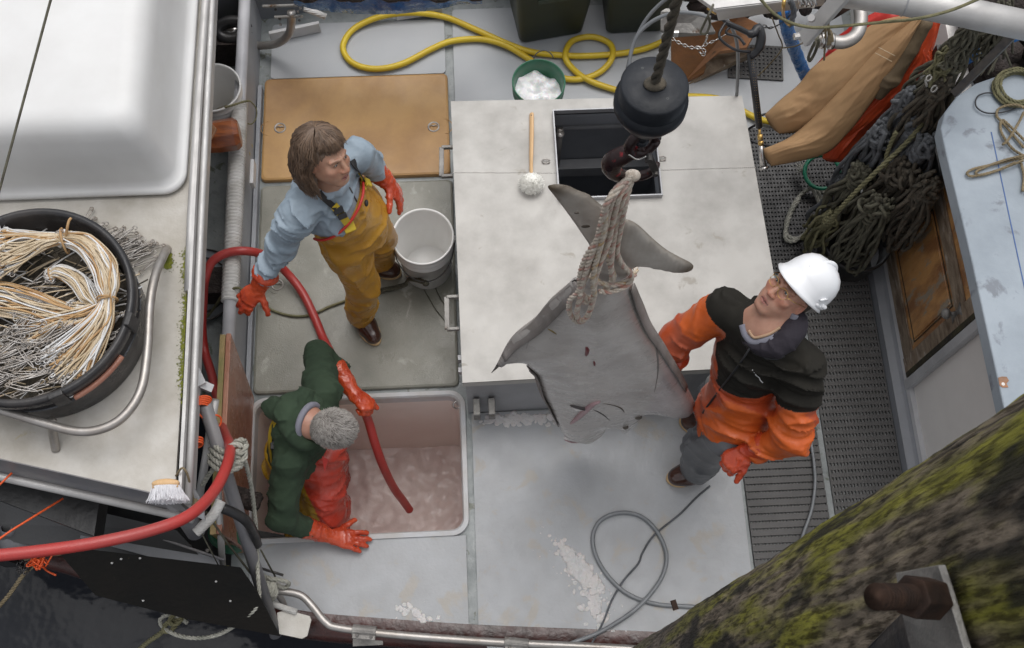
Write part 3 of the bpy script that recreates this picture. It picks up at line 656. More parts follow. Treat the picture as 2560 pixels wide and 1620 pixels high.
bundle('line_bundle','thick cream bundle arching round the right side of the black tub, tied twice',[(160,598,1.49,.028),(215,612,1.51,.045),(258,665,1.51,.05),(272,715,1.50,.045),(270,752,1.49,.026),(258,800,1.48,.05),(215,860,1.46,.08),(160,920,1.44,.12)],100,3)
bundle('line_bundle','cream and tan bundle fanning out to the left edge from the upper knot',[(160,598,1.49,.024),(120,605,1.49,.035),(60,620,1.48,.075),(0,640,1.47,.11)],85,5)
bundle('line_bundle','smaller yellowish bundle curving under the thick cream one',[(128,690,1.44,.02),(150,680,1.45,.028),(195,705,1.45,.035),(225,745,1.45,.035),(240,770,1.44,.03),(190,775,1.43,.03)],48,8)
bundle('line_bundle','loose lines fanning left across the middle of the tub',[(262,760,1.45,.02),(215,790,1.45,.035),(140,805,1.44,.05),(70,830,1.43,.07)],45,9)
bundle('line_bundle','loose cream lines lying across the left of the tub below the upper fan',[(235,800,1.43,.03),(160,790,1.44,.05),(80,765,1.44,.06),(10,750,1.44,.07),(-40,745,1.43,.07)],55,14)
k=MB()
for (u,v,z,r,nn) in ((160,598,1.52,.032,(1,.15,0)),(163,606,1.52,.033,(1,.2,0)),(270,752,1.51,.031,(-.1,1,0)),(268,748,1.512,.032,(.1,1,0)),(128,690,1.46,.022,(1,.2,0))):
    k.tube(torus_pts(at(u,v,z-.145),r*1.25,nn,20,ry=r),.0035,5)
k.tube(spline(ats([(165,590,1.40),(168,570,1.43),(172,553,1.44),(178,545,1.44)]),5),.005,6)
o=k.build('bundle_ties','line_tan'); setp(o,'beige twine ties and a knotted tail holding the line bundles','twine')
k=MB()
for i in range(260):
    a=random.uniform(0,6.28); q=TR*.86*math.sqrt(random.random()); c=TC+Vector((math.cos(a)*q,math.sin(a)*q,.16+random.uniform(0,.04))); d=Vector((math.cos(random.gauss(.25,.5)),math.sin(random.gauss(.25,.5)),random.uniform(-.2,.2)))*random.uniform(.04,.09)
    k.mi=random.choice((0,0,1,1,2,3)); k.tube(spline([c-d,c+Vector((0,0,.01)),c+d],3),.0028,4)
k.lathe([(.001,.14),(TR-.05,.15)],TC,30)
o=k.build('tangled_line_pile',['snap_wire','line_cream','rope_dirty','line_white']); setp(o,'tangle of wire snaps and dark line filling the bottom of the black tub','fishing gear',kind='stuff')
# one wire snap, then copies
def snap_mesh():
    k=MB(); r=.0022
    k.tube(spline([(0,0,0),(.05,.006,.002),(.09,.004,.002),(.105,0,.001),(.095,-.006,0),(.05,-.005,0),(.012,-.004,0),(0,0,0)],4),r,5)
    k.tube(torus_pts((-.009,0,0),.008,(0,.3,1),10),.0022,5); k.tube(torus_pts((.098,0,.002),.007,(.3,0,1),10),.002,4)
    return k
o=snap_mesh().build('longline_snap','snap_wire'); sm0=o
GS='loose wire snaps'
cnt=0
def place_snap(p,ang,tilt,label,sc_=1):
    global cnt
    o=sm0 if cnt==0 else sm0.copy()
    if cnt: col.objects.link(o)
    cnt+=1; o.location=p; o.rotation_euler=(random.uniform(-.4,.4),tilt,ang); o.scale=(sc_,)*3
    setp(o,label,'snap hook',GS if 'loose' in label else 'wire snaps inside the black tub')
for i in range(115):
    s=random.random(); u=190+s*215+random.gauss(0,18); v=545+s*95+abs(random.gauss(0,55)) if s<.55 else 600+random.uniform(0,150)
    if s>=.55: u=random.uniform(300,380)
    p=at(u,v,RZ+.006+random.uniform(0,.03))
    if (Vector((p.x,p.y,0))-Vector((TC.x,TC.y,0))).length<TR+.02 : continue
    if v<535: continue
    place_snap(p,random.gauss(.35,.35)+(math.pi if random.random()<.4 else 0),random.uniform(-.1,.1),'loose wire snap lying on the roof between the tub and the tote')
for i in range(80):
    p=at(random.uniform(0,230),random.uniform(800,975),0); a=random.uniform(-2.4,-.2); q=TR*.84*math.sqrt(random.random()); 
    p=TC+Vector((math.cos(a)*q,math.sin(a)*q,.215+random.uniform(0,.03)))
    place_snap(p,random.gauss(3.5,.4),random.uniform(-.35,.1),'wire snap hanging from a line end inside the black tub')
# algae on roof: a thin growth, patchy
am=mat('algae_film',(.25,.265,.03),.9,c2=(.13,.15,.02),vs=60,bump=.8,bs=120); an=am.node_tree; aN=an.nodes; aL=an.links
at_=aN.new('ShaderNodeAttribute'); at_.attribute_name='Col'; nz=aN.new('ShaderNodeTexNoise'); nz.inputs['Scale'].default_value=95; nz.inputs['Detail'].default_value=8; tcx=aN.new('ShaderNodeTexCoord'); aL.new(tcx.outputs['Object'],nz.inputs['Vector'])
ad=aN.new('ShaderNodeMath'); ad.operation='ADD'; aL.new(at_.outputs['Fac'],ad.inputs[0]); aL.new(nz.outputs[0],ad.inputs[1]); mr=aN.new('ShaderNodeMapRange'); mr.inputs['From Min'].default_value=.92; mr.inputs['From Max'].default_value=1.10; aL.new(ad.outputs[0],mr.inputs['Value']); aL.new(mr.outputs[0],aN['Principled BSDF'].inputs['Alpha'])
V=[];C_=[];Fc=[];nu,nv=22,90
for b in range(nv+1):
    for a in range(nu+1):
        v=590+b/nv*520; u=385+a/nu*(474-(v-590)*.045-385); V.append(at(u,v,RZ+.0015)); e=a/nu
        d=.62*e**2.2*(.75+.5*mnoise.noise(Vector((v*.02,3,0))))*min(1,(nv-b)/25)*min(1,b/8)+.62*math.exp(-((u-417)/16)**2-((v-652)/26)**2); d*=1.4; C_.append((d,d,d))
for b in range(nv):
    for a in range(nu): q=b*(nu+1)+a; Fc.append((q,q+1,q+nu+2,q+nu+1))
o=mesh_obj('roof_algae',V,Fc,am,None,True,None,np.array(C_)); setp(o,'bright green algae growing along the roof rail','algae',kind='stuff')
# white scrub brush on the roof corner
t=thing('scrub_brush','round white bristle scrub brush hanging off the roof corner','brush',at(412,1225,RZ))
k=MB(); c=at(414,1208,RZ+.10); k.ell(c,(.048,.016,.016),n=20); k.box(c+Vector((0,-.006,-.006)),(.088,.02,.02)); k.build('wooden_back','wood_handle',t)
k=MB(); 
for i in range(2400):
    a=random.uniform(0,6.28); q=math.sqrt(random.random()); b=Vector((math.cos(a)*q*.046,0,math.sin(a)*q*.022)); d=Vector((b.x*.35+random.gauss(0,.005),-.052+random.gauss(0,.003),b.z*.6-.045+random.gauss(0,.004))); k.tube([c+b+Vector((0,-.008,-.006)),c+b+d*.6,c+b+d+Vector((random.gauss(0,.004),0,random.gauss(0,.004)))],.0016,3,cap=False)
k.build('bristles','bristle_white',t)
k=MB(); k.tube(spline(ats([(440,1190,1.14),(455,1170,1.18),(468,1185,1.16),(478,1225,1.08),(486,1262,1.0)]),5),.004,6); k.ell(at(486,1258,1.0),(.018,.018,.02)); o=k.build('rusty_wire_loop','rope_beige'); setp(o,'rusty bent wire with a frayed knot at the roof corner','wire')
# ------------------------------------------------------------------ aluminium trunk box with open hatch
BZ=.5; bx0,bx1,by0,by1=-.105,1.278,1.392,2.762
BL=at(1156,957,BZ); BTL=at(1127,253,BZ); BTR=at(1855,239,BZ); BR_=BTR+(BL-BTL)*1.0; BR_=Vector((at(1930,659,BZ).x+(at(1930,659,BZ).x-BTR.x)*.55,BL.y+.02,BZ))
t=thing('deck_box','large pale aluminium trunk box with a square open hatch in its top','deck box',(.55,2.05,zt))
h0,h1,g0,g1=at(1388,292,BZ).x,at(1640,292,BZ).x,at(1640,492,BZ).y,at(1388,285,BZ).y
h0=at(1392,400,BZ).x; h1=at(1642,400,BZ).x
def top_y(x,a,b): s=(x-a.x)/(b.x-a.x); return a.y+(b.y-a.y)*s
k=MB()
def quad(x0,x1,y0f,y1f):
    P_=[Vector((x0,y0f(x0),0)),Vector((x1,y0f(x1),0)),Vector((x1,y1f(x1),0)),Vector((x0,y1f(x0),0))]; k.prism([Vector((p.x,p.y,BZ-.012)) for p in P_],(0,0,.012))
fy=lambda x:top_y(x,BL,BR_); ty=lambda x:top_y(x,BTL,BTR); c0=lambda x:g0; c1=lambda x:g1
P_=[(BL.x,BL.y),(h0,fy(h0)),(h0,g0),(h0,g1),(h0,ty(h0)),(BTL.x,BTL.y)]; k.prism([Vector((x,y,BZ-.012)) for x,y in P_],(0,0,.012))
P_=[(h1,fy(h1)),(BR_.x,BR_.y),(BTR.x,BTR.y),(h1,ty(h1)),(h1,g1),(h1,g0)]; k.prism([Vector((x,y,BZ-.012)) for x,y in P_],(0,0,.012))
P_=[(h0,fy(h0)),(h1,fy(h1)),(h1,g0),(h0,g0)]; k.prism([Vector((x,y,BZ-.012)) for x,y in P_],(0,0,.012))
P_=[(h0,g1),(h1,g1),(h1,ty(h1)),(h0,ty(h0))]; k.prism([Vector((x,y,BZ-.012)) for x,y in P_],(0,0,.012))
k.build('trunk_top','alu_top',t,False)
k=MB(); i=.012
Q_=[Vector((BL.x+i,BL.y+i,zt)),Vector((BR_.x-i,BR_.y+i,zt)),Vector((BTR.x-i,BTR.y-i,zt)),Vector((BTL.x+i,BTL.y-i,zt))]
T_=[Vector((p.x,p.y,BZ-.0125)) for p in Q_]; loft(k,[Q_,T_]); k.build('trunk_side','alu_side',t,False)
k=MB(); E_=[Vector((BL.x,BL.y,0)),Vector((BR_.x,BR_.y,0)),Vector((BTR.x,BTR.y,0)),Vector((BTL.x,BTL.y,0))]
loft(k,[[Vector((p.x,p.y,BZ-.0005)) for p in E_],[Vector((p.x,p.y,BZ-.055)) for p in E_]]); k.build('top_lip','alu_top',t,False)
k=MB(); fr=.006
for (x0,x1,y0_,y1_) in ((h0-fr,h0,g0-fr,g1+fr),(h1,h1+fr,g0-fr,g1+fr),(h0,h1,g0-fr,g0),(h0,h1,g1,g1+fr)): slab(k,x0,x1,y0_,y1_,BZ+.03,BZ-.02)
k.build('hatch_frame','alu_side',t,False)
k=MB(); z0=BZ-.42
loft(k,[[Vector((h0+.002,g0+.002,z)),Vector((h1-.002,g0+.002,z)),Vector((h1-.002,g1-.002,z)),Vector((h0+.002,g1-.002,z))] for z in (BZ-.005,BZ-.10)]); 
loft(k,[[Vector((h0-.1,g0-.1,z)),Vector((h1+.1,g0-.1,z)),Vector((h1+.1,g1+.03,z)),Vector((h0-.1,g1+.03,z))] for z in (BZ-.1,-.75)]); k.build('hatch_well','wall_grey',t,False)
k=MB(); slab(k,h0+.01,h1-.01,g1+.002,g1+.018,BZ-.13,BZ-.15); k.build('well_ledge','alu_side',t,False)
k=MB(); slab(k,h0-.09,h1+.09,g1-.03,g1+.025,.02,-.06); k.build('well_ledge','alu_side',t,False)
k=MB(); slab(k,h0-.1,h1+.1,g0-.1,g1+.03,-.75,-.76); k.build('well_floor','navy_deep',t,False)
k=MB(); slab(k,h0+.02,h0+.05,g1-.02,g1,BZ-.12,-.05); k.cyl((h0+.035,g1-.03,BZ-.14),(h0+.035,g1-.03,BZ-.125),.02); k.build('dog_lever','steel',t)
# weld seam
k=MB(); a=at(1134,431,BZ+.0005); b=at(1395,432,BZ+.0005); c=at(1650,425,BZ+.0005); d=at(1892,418,BZ+.0005)
for A_,B_ in ((a,b),(c,d)):
    n_=int((B_-A_).length/.009)
    k=MB()
    for q in range(n_): k.ell(A_.lerp(B_,q/n_)+Vector((0,random.uniform(-.001,.001),0)),(.0055,.0032,.0016),n=6,m=3)
    k.build('weld_seam','alu_top',t)
for (u,v) in ((1365,403),(1655,396)):
    c=at(u,v,BZ+.008); k=MB(); k.tube(torus_pts(c,.017,(0,-.5,.85),16,ry=.010,x=(1,0,0)),.0035,6); k.box(at(u,v+5,BZ+.002),(.03,.008,.004)); k.build('tie_ring','steel',t)
for (v0,v1) in ((368,440),(742,822)):
    z=BZ-.05; a=at(1132+ (v0>600)*14,v0,z); b=at(1132+(v0>600)*16,v1,z); o_=Vector((-.052,0,0)); k=MB(); k.bar(a,a+o_,.014,.022); k.bar(b,b+o_,.014,.022); k.bar(a+o_,b+o_,.022,.014); bevel(k.build('step_handle','galv',t,False),.002)
for u in (1192,1229):
    p=on_y(u,1015,BL.y-.0); k=MB(); k.box((p.x,BL.y-.02,.15),(.030,.05,.17)); k.box((p.x,BL.y-.035,.245),(.030,.075,.02)); bevel(k.build('hook_cleat','galv',t,False),.003)
k=MB(); 
for v in (905,935): p=at(1148,v,BZ-.12); k.box((BL.x-.008,p.y,.42),(.018,.022,.04))
k.build('side_hinge','alu_side',t,False)
# scrub brush on the trunk
t=thing('deck_brush','long wooden handled white bristle brush lying on the aluminium trunk','brush',at(1330,400,BZ+.002))
k=MB(); pts=ats([(1329,283,BZ+.014),(1329,300,BZ+.014),(1329,340,BZ+.014),(1328,400,BZ+.018),(1328,440,BZ+.03)]); k.tube(spline(pts,4),[.010,.0125,.0125,.0125,.0125]+[.0125]*4+[.0115]*3+[.010]*3+[.009]*2,12,flat=.6); 
c=at(1328,452,BZ+.045); k.build('brush_handle','wood_handle',t)
k=MB(); k.ell(at(1329,288,BZ+.022),(.003,.003,.002)); k.build('hang_hole','dark_gap',t)
k=MB()
k.ell(at(1329,456,BZ+.038),(.044,.043,.030))
for i in range(2200):
    d=Vector((random.gauss(0,1),random.gauss(0,1),random.gauss(0,1))).normalized(); d.z=abs(d.z)*.9-.25; c2=at(1329,458,BZ+.04); k.tube([c2+d*.006,c2+Vector((d.x*.054,d.y*.052,max(d.z*.045,-.036)))+Vector((random.gauss(0,.003),random.gauss(0,.003),0))],.0014,3,cap=False)
k.build('bristles','bristle',t)
# ------------------------------------------------------------------ hoist: rope, weight, hook (hangs plumb)
HXp=at(1637,212,3.0); hx,hy=HXp.x,HXp.y-.0
s_=1.2/1.413
def plumb(v):  # z on the plumb line that shows at image row v
    lo,hi=0,4.5
    for _ in range(40):
        m_=(lo+hi)/2; q=Rm.transposed()@(Vector((hx,hy,m_))-Vector((0,0,H))); vv=810-q.y/-q.z*F
        if vv>v: lo=m_
        else: hi=m_
    return lo
zb=3.0; WR=.0705
t=thing('hoist_weight','dark blue grey round crane weight hanging on the hoist rope above the trunk hatch','crane weight',(hx,hy,zb-.17))
k=MB(); k.lathe([(.014,.0),(.016,.001),(WR-.004,.0),(WR,-.004),(WR,-.045),(WR+.001,-.048),(WR+.007,-.052),(WR+.007,-.075),(WR+.002,-.085),(WR-.006,-.105),(WR-.016,-.125),(WR-.03,-.140),(.032,-.145),(.030,-.165),(.022,-.172),(.001,-.172)],(hx,hy,zb),56); k.build('weight_body','weight_paint',t)
k=MB(); k.lathe([(.014,.0012),(.013,-.03),(.001,-.03)],(hx,hy,zb),20)
for a,b in ((1606,170),(1669,246)):
    q=at(a,b,zb+.0006); k.lathe([(.003,0),(.001,-.0001)],q,10)
k.build('weight_hole','dark_gap',t)
k=MB(); k.cyl((hx,hy,zb-.17),(hx,hy,zb-.215),.013); k.ell((hx,hy,zb-.222),(.017,.017,.014)); k.build('swivel_pin','weight_paint',t)
k=MB(); k.rope([Vector((hx-.001,hy+.001,zb-.005)),Vector((hx+.004,hy+.0,zb+.3)),Vector((hx+.012,hy-.003,zb+.8)),Vector((hx+.03,hy,zb+2.4))],.0108,pitch=9); 
k2=k.build('hoist_rope','rope_dirty'); setp(k2,'thick dark greasy hoist rope running up from the round crane weight','rope')
k=MB(); k.ell((hx,hy,zb+.004),(.024,.018,.010)); sp_=k.build('rope_stopper','rope_dirty',t)
# hook
zh=zb-.215
t=thing('crane_hook','worn dark red crane hook with a spring latch under the round weight','hook',(hx,hy,zh-.23))
cx_=Vector((1,0,0)); 
k=MB(); c=Vector((hx+.004,hy-.0,zh-.018)); k.tube(torus_pts(c,.033,(.35,-1,.2),28,x=(1,.35,0)),.0125,12); k.build('hook_eye','hook_paint',t)
def HK(x,z,y=0): return Vector((hx+x,hy+y,zh-.05+z))
k=MB(); pts=[HK(.012,.012),HK(-.01,-.0),HK(-.034,-.012,-.004),HK(-.055,-.035,-.006),HK(-.058,-.066,-.006),HK(-.046,-.095,-.005),HK(-.022,-.118,-.003),HK(.010,-.126),HK(.036,-.112),HK(.048,-.088),HK(.050,-.07)]
sp=spline(pts,5); n_=len(sp); rs=[.012+.013*math.sin(math.pi*min(1,i/(n_*.72)))**.8*(1 if i<n_*.72 else 1) if i<n_*.72 else .012+.006*(1-(i-n_*.72)/(n_*.28))-.004*(i/n_) for i in range(n_)]
k.tube(sp,rs,14,flat=.8); k.build('hook_body','hook_paint',t)
k=MB(); k.bar(HK(.022,-.004,-.015),HK(.046,-.078,-.012),.006,.018); k.cyl(HK(.020,-.002,-.03),HK(.020,-.002,.012),.009,n=14); k.cyl(HK(.046,-.080,-.024),HK(.046,-.080,.0),.007,n=12); bevel(k.build('spring_latch','dark_steel',t,False),.001)
k=MB(); k.tube(spline([HK(-.03,.035,-.03),HK(-.01,.022,-.036),HK(.01,.024,-.03)],5),.0022,6); k.build('hook_clip','chrome',t)
# ------------------------------------------------------------------ fish hanging from the strop
FY=1.215
def fp(zx,zy,dy=0):  # picture region coords of the fish -> its hanging plane
    return on_y(1180+zx/2.1167,400+zy/2.1167,FY+dy)
mat('fish_skin',(.235,.225,.22),.30,attr=True,coat=.4,c2=(.74,.72,.72),vs=6,lo=.40,hi=.72,bump=.3,bs=70,rv=.14,dist=.004,stretch=(1,1,1.3),c3=(.16,.13,.125),s3=24,t3=.735,spec=.4)
mat('fish_dark',(.12,.105,.09),.5,c2=(.07,.055,.04),vs=12,bump=.6,bs=60,dist=.006)
mat('fish_tail',(.17,.155,.14),.5,c2=(.82,.8,.78),vs=14,bump=.3,attr=True,wave=(22,2.5,'X'),dist=.001)
mat('fish_fin',(.20,.18,.165),.5,c2=(.30,.27,.255),vs=9,bump=.8,wave=(60,1.5,'Z'),dist=.003)
mat('fish_white',(.72,.68,.66),.4); mat('fish_pink',(.48,.33,.34),.4,c2=(.40,.24,.26),vs=20); mat('fish_blood',(.16,.03,.035),.4); mat('fish_line',(.07,.06,.06),.5); mat('fish_yellow',(.26,.19,.06),.5,c2=(.12,.09,.05),vs=14)
def slabfish(name,poly,thick,edge,mm,parent,step=.014,warp=None,prof=.16,cfun=None):
    """closed body from an outline in the x-z plane, thick in the middle and thin at the rim"""
    P2=[Vector((p.x,p.z)) for p in poly]
    # resample the outline
    pts=[];N=len(P2)
    for i in range(N):
        a,b=P2[i],P2[(i+1)%N]; m_=max(1,int((b-a).length/step))
        for j in range(m_): pts.append(a.lerp(b,j/m_))
    nb=len(pts); A=np.array([[p.x,p.y] for p in pts]); B=np.roll(A,-1,0)
    x0,y0=A.min(0); x1,y1=A.max(0); gx,gy=np.meshgrid(np.arange(x0,x1,step),np.arange(y0,y1,step)); G_=np.stack([gx.ravel(),gy.ravel()],1); G_[:,0]+=(np.round((G_[:,1]-y0)/step)%2)*step/2
    def inside(Q):
        c=np.zeros(len(Q),bool)
        for a,b in zip(A,B):
            if a[1]==b[1]: continue
            m_=(a[1]>Q[:,1])!=(b[1]>Q[:,1]); xi=(b[0]-a[0])*(Q[:,1]-a[1])/(b[1]-a[1])+a[0]; c^=m_&(Q[:,0]<xi)
        return c
    def dist(Q):
        d=np.full(len(Q),9.)
        for a,b in zip(A,B):
            ba=b-a; h=np.clip(((Q-a)@ba)/max((ba@ba),1e-12),0,1); d=np.minimum(d,np.linalg.norm(Q-a-h[:,None]*ba,axis=1))
        return d
    G_=G_[inside(G_)]; G_=G_[dist(G_)>step*.55]
    allp=[Vector(p) for p in A]+[Vector(p) for p in G_]
    r=delaunay_2d_cdt(allp,[(i,(i+1)%nb) for i in range(nb)],[],1,1e-7)
    V2=np.array([[v.x,v.y] for v in r[0]]); D=dist(V2); F_=r[2]; n=len(V2)
    tt=edge+(thick-edge)*np.sqrt(np.clip(1-(1-np.clip((D-.0)/prof,0,1))**2,0,1))*np.clip(D/.02,0,1)**.4
    tt[D<1e-5]=0
    W=np.array([warp(x,z) if warp else 0. for x,z in V2])
    F3=np.stack([V2[:,0],FY+W-tt,V2[:,1]],1); K3=np.stack([V2[:,0],FY+W+tt*.8,V2[:,1]],1)
    bmask=D<1e-5; idx=np.where(bmask,np.arange(n),np.arange(n)+n)
    V=np.concatenate([F3,K3]); faces=[tuple(f) for f in F_]+[tuple(idx[list(f)][::-1]) for f in F_]
    col_=cfun(V,np.concatenate([D,D])) if cfun else None
    return mesh_obj(name,V,faces,mm,parent,True,None,col_)
t=thing('halibut','big grey flatfish hanging tail up from the crane hook on a rope strop','fish',(hx,FY,.28))
body=[(575,635),(540,625),(480,680),(400,760),(330,840),(230,910),(150,990),(97,1040),(140,1020),(200,1003),(262,1013),(285,1042),(320,1110),(360,1220),(400,1290),(440,1370),(480,1430),(560,1465),(640,1462),(700,1438),(740,1390),(775,1412),(800,1425),(830,1415),(880,1368),(930,1310),(1000,1290),(1110,1275),(1178,1238),(1110,1140),(1060,1050),(1000,950),(940,860),(890,740),(848,648),(838,590),(820,545),(760,500),(700,480),(650,490),(625,530),(600,600)]
def bsm(l): return spline([fp(*p) for p in l],3,True)
def warpf(x,z):
    c=fp(560,900); dx=x-c.x; e=0
    L_=fp(97,1040); R_=fp(1178,1238); dl=math.hypot(x-L_.x,z-L_.z); dr=math.hypot(x-R_.x,z-R_.z)
    e-=.06*math.exp(-(dl/.14)**2)*1; e-=.05*math.exp(-(dr/.17)**2)
    e+=.004*math.sin(x*21+z*9)-.008*math.exp(-((x-fp(650,900).x)/.05)**2)*(1 if z<1.75 else max(0,1-(z-1.75)*6))
    return e+.05*max(0,(z-1.55))*0
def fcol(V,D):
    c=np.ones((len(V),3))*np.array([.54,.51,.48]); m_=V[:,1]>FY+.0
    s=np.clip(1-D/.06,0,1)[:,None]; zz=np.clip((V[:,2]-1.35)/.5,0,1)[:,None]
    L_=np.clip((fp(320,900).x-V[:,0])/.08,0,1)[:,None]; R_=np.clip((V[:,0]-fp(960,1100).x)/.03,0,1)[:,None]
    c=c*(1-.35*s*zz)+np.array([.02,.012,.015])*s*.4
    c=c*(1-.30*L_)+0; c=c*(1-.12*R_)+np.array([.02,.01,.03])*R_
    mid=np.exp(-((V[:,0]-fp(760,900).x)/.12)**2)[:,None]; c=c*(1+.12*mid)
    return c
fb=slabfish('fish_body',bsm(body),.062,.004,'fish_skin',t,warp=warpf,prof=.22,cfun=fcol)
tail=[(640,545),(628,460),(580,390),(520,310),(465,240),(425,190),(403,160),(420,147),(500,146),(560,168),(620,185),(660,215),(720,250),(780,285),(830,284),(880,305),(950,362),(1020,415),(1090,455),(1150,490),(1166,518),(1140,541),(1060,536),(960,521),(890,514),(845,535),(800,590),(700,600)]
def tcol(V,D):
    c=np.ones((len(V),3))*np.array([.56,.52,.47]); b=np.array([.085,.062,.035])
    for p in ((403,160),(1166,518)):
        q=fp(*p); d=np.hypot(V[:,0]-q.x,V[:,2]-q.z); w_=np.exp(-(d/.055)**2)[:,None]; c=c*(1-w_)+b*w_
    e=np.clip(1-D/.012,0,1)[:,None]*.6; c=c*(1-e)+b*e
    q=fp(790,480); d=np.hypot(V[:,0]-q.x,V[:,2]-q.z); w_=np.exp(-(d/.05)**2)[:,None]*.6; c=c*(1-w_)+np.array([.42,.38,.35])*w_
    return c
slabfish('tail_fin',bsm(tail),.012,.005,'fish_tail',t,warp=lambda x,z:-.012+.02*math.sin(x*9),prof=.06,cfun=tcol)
for (a,b,r) in (((597,295),(0,0),.009),((925,460),(0,0),.009),((1002,465),(0,0),.004),((550,222),(0,0),.005)):
    q=fp(*a); k=MB(); k.ell((q.x,FY-.03,q.z),(r*1.3,.003,r*.8)); k.build('tail_spot','fish_dark',t)
# fin folds along both edges of the body
def edgefin(name,lst,wd,off):
    k=MB(); P_=spline([fp(*p[:2]) for p in lst],5); n_=len(P_); Wd=[p[2] for p in lst]; rows=[[],[],[]]
    for i,p in enumerate(P_):
        a=P_[max(0,i-1)]; b=P_[min(n_-1,i+1)]; d=(b-a).normalized(); nn=Vector((-d.z,0,d.x))*off; w_=np.interp(i/(n_-1)*(len(lst)-1),range(len(lst)),Wd)*wd; yy=warpf(p.x,p.z)
        rows[0].append(p+Vector((0,yy-.004,0))-nn*.004); rows[1].append(p+nn*w_*.5+Vector((0,yy-.018-.004*math.sin(i*1.3),0))); rows[2].append(p+nn*w_+Vector((0,yy-.016-.03*w_/wd,0)))
    loft(k,rows,closed=False); o=k.build(name,'fish_fin',t); sm=o.modifiers.new('s','SOLIDIFY'); sm.thickness=.004
edgefin('side_fin',[(545,628,.5),(480,690,.9),(400,770,1.1),(330,842,1),(240,912,.8),(160,985,.4)],.016,1)
edgefin('side_fin',[(848,650,.4),(890,745,.8),(940,862,.8),(1000,955,.7),(1060,1055,.6),(1130,1170,.4)],.016,-1)
edgefin('side_fin',[(290,1050,.4),(325,1115,.8),(360,1220,.8),(402,1295,.7),(445,1375,.4)],.016,1)
def surf(zx,zy,lift=.0): 
    q=fp(zx,zy); return Vector((q.x,FY+warpf(q.x,q.z)-.062-lift,q.z))
TF=bvh(fb)
def strip(name,pts,r,mm,flat=.4,lift=.002):
    k=MB(); P_=spline([q for q in (hit(TF,1180+p[0]/2.1167,400+p[1]/2.1167,lift) for p in pts) if q is not None],5); n_=len(P_); k.tube(P_,[r*(.25+.75*math.sin(math.pi*i/(n_-1))**.7) for i in range(n_)],8); return k.build(name,mm,t)
strip('gill_slit',[(520,1297),(560,1303),(605,1312),(640,1300)],.012,'fish_line',lift=-.004); strip('gill_membrane',[(528,1305),(560,1316),(600,1316)],.010,'fish_white')
strip('pectoral_fin',[(680,1278),(640,1290),(600,1325),(560,1362),(522,1396)],.013,'fish_pink',lift=.006)
strip('gill_cover_edge',[(690,1288),(750,1298),(800,1325),(822,1385)],.003,'fish_dark',lift=-.002)
strip('jaw_edge',[(640,1320),(690,1345),(730,1378)],.003,'fish_line',lift=-.001)
strip('lateral_groove',[(950,900),(975,1000),(985,1100),(965,1230)],.004,'fish_fin',lift=-.002)
strip('lateral_groove',[(390,840),(320,920),(285,1000)],.004,'fish_fin',lift=-.002)
def low(zx,zy,dz): q=fp(zx,zy); return Vector((q.x,FY-dz,q.z))
k=MB(); k.tube(spline([low(484,1432,.03),low(515,1436,.035),low(560,1452,.03)],5),[.003]+[.008]*9+[.003],8); k.build('mouth','fish_white',t)
k=MB(); k.tube(spline([low(490,1445,.03),low(520,1450,.036),low(560,1460,.03)],5),.004,8); k.build('lip','fish_pink',t)
for p_,r_ in (((812,1412),(.013,.012,.006)),((880,1360),(.016,.012,.008))):
    q=hit(TF,1180+p_[0]/2.1167,400+p_[1]/2.1167,0)
    if q: k=MB(); k.ell(q,r_); k.build('jaw_tip','fish_dark',t)
strip('blood_spot',[(606,990),(610,1010),(603,1038)],.007,'fish_blood'); strip('blood_spot',[(645,1065),(650,1090)],.004,'fish_blood')
strip('yellow_scar',[(400,892),(425,905),(448,922)],.004,'fish_yellow',lift=-.001)
# rope strop
k=MB(); hk=HK(-.005,-.098,-.012)
def sp2(l): return spline([hk]+[on_y(1180+x/2.1167,400+y/2.1167,FY-.045-d) for x,y,d in l],6)
strands=[[(740,180,.01),(700,300,.01),(660,420,.02),(600,520,.03),(570,620,.035),(580,700,.04),(620,740,.045)],
[(760,170,.02),(720,290,.02),(690,420,.02),(640,520,.03),(600,620,.04),(560,700,.04),(520,740,.04),(515,800,.04),(545,850,.045),(590,850,.045),(630,780,.045),(650,700,.045)],
[(780,190,.015),(745,320,.015),(720,440,.02),(680,540,.035),(650,640,.045),(640,740,.05),(610,830,.05),(570,850,.05),(556,800,.05),(580,700,.05)],
[(800,200,.0),(765,330,.0),(745,450,.01),(735,560,.02),(740,640,.02),(700,690,.025)],
[(810,230,0),(790,340,0),(770,440,.0),(770,500,.005),(800,560,.01),(838,600,.015),(835,650,.02),(780,685,.03),(710,700,.035),(670,690,.04)],
[(730,200,.03),(690,310,.03),(660,430,.03),(620,540,.04),(590,640,.045),(575,730,.045),(600,755,.045),(640,720,.045)],
[(770,230,.0),(755,380,.0),(735,480,.0),(725,540,.01),(750,610,.015),(740,650,.02)],
[(720,240,.02),(700,350,.03),(675,470,.035),(650,560,.045),(640,650,.05),(650,720,.05)]]
for s in strands: k.rope(sp2(s),.0085,pitch=7,mis=[0,0,random.choice((1,2))])
k.rope(torus_pts(fp(735,560)+Vector((0,-.0,0)),.075,(.1,.35,1),30,ry=.07),.0085,mis=[0,1,2])
k.ell(hk+Vector((0,0,.0)),(.02,.016,.012))
o=k.build('rope_strop',['rope_white','rope_orange','rope_red']); setp(o,'bundle of cream rope with orange flecks tying the fish tail to the hook','rope')
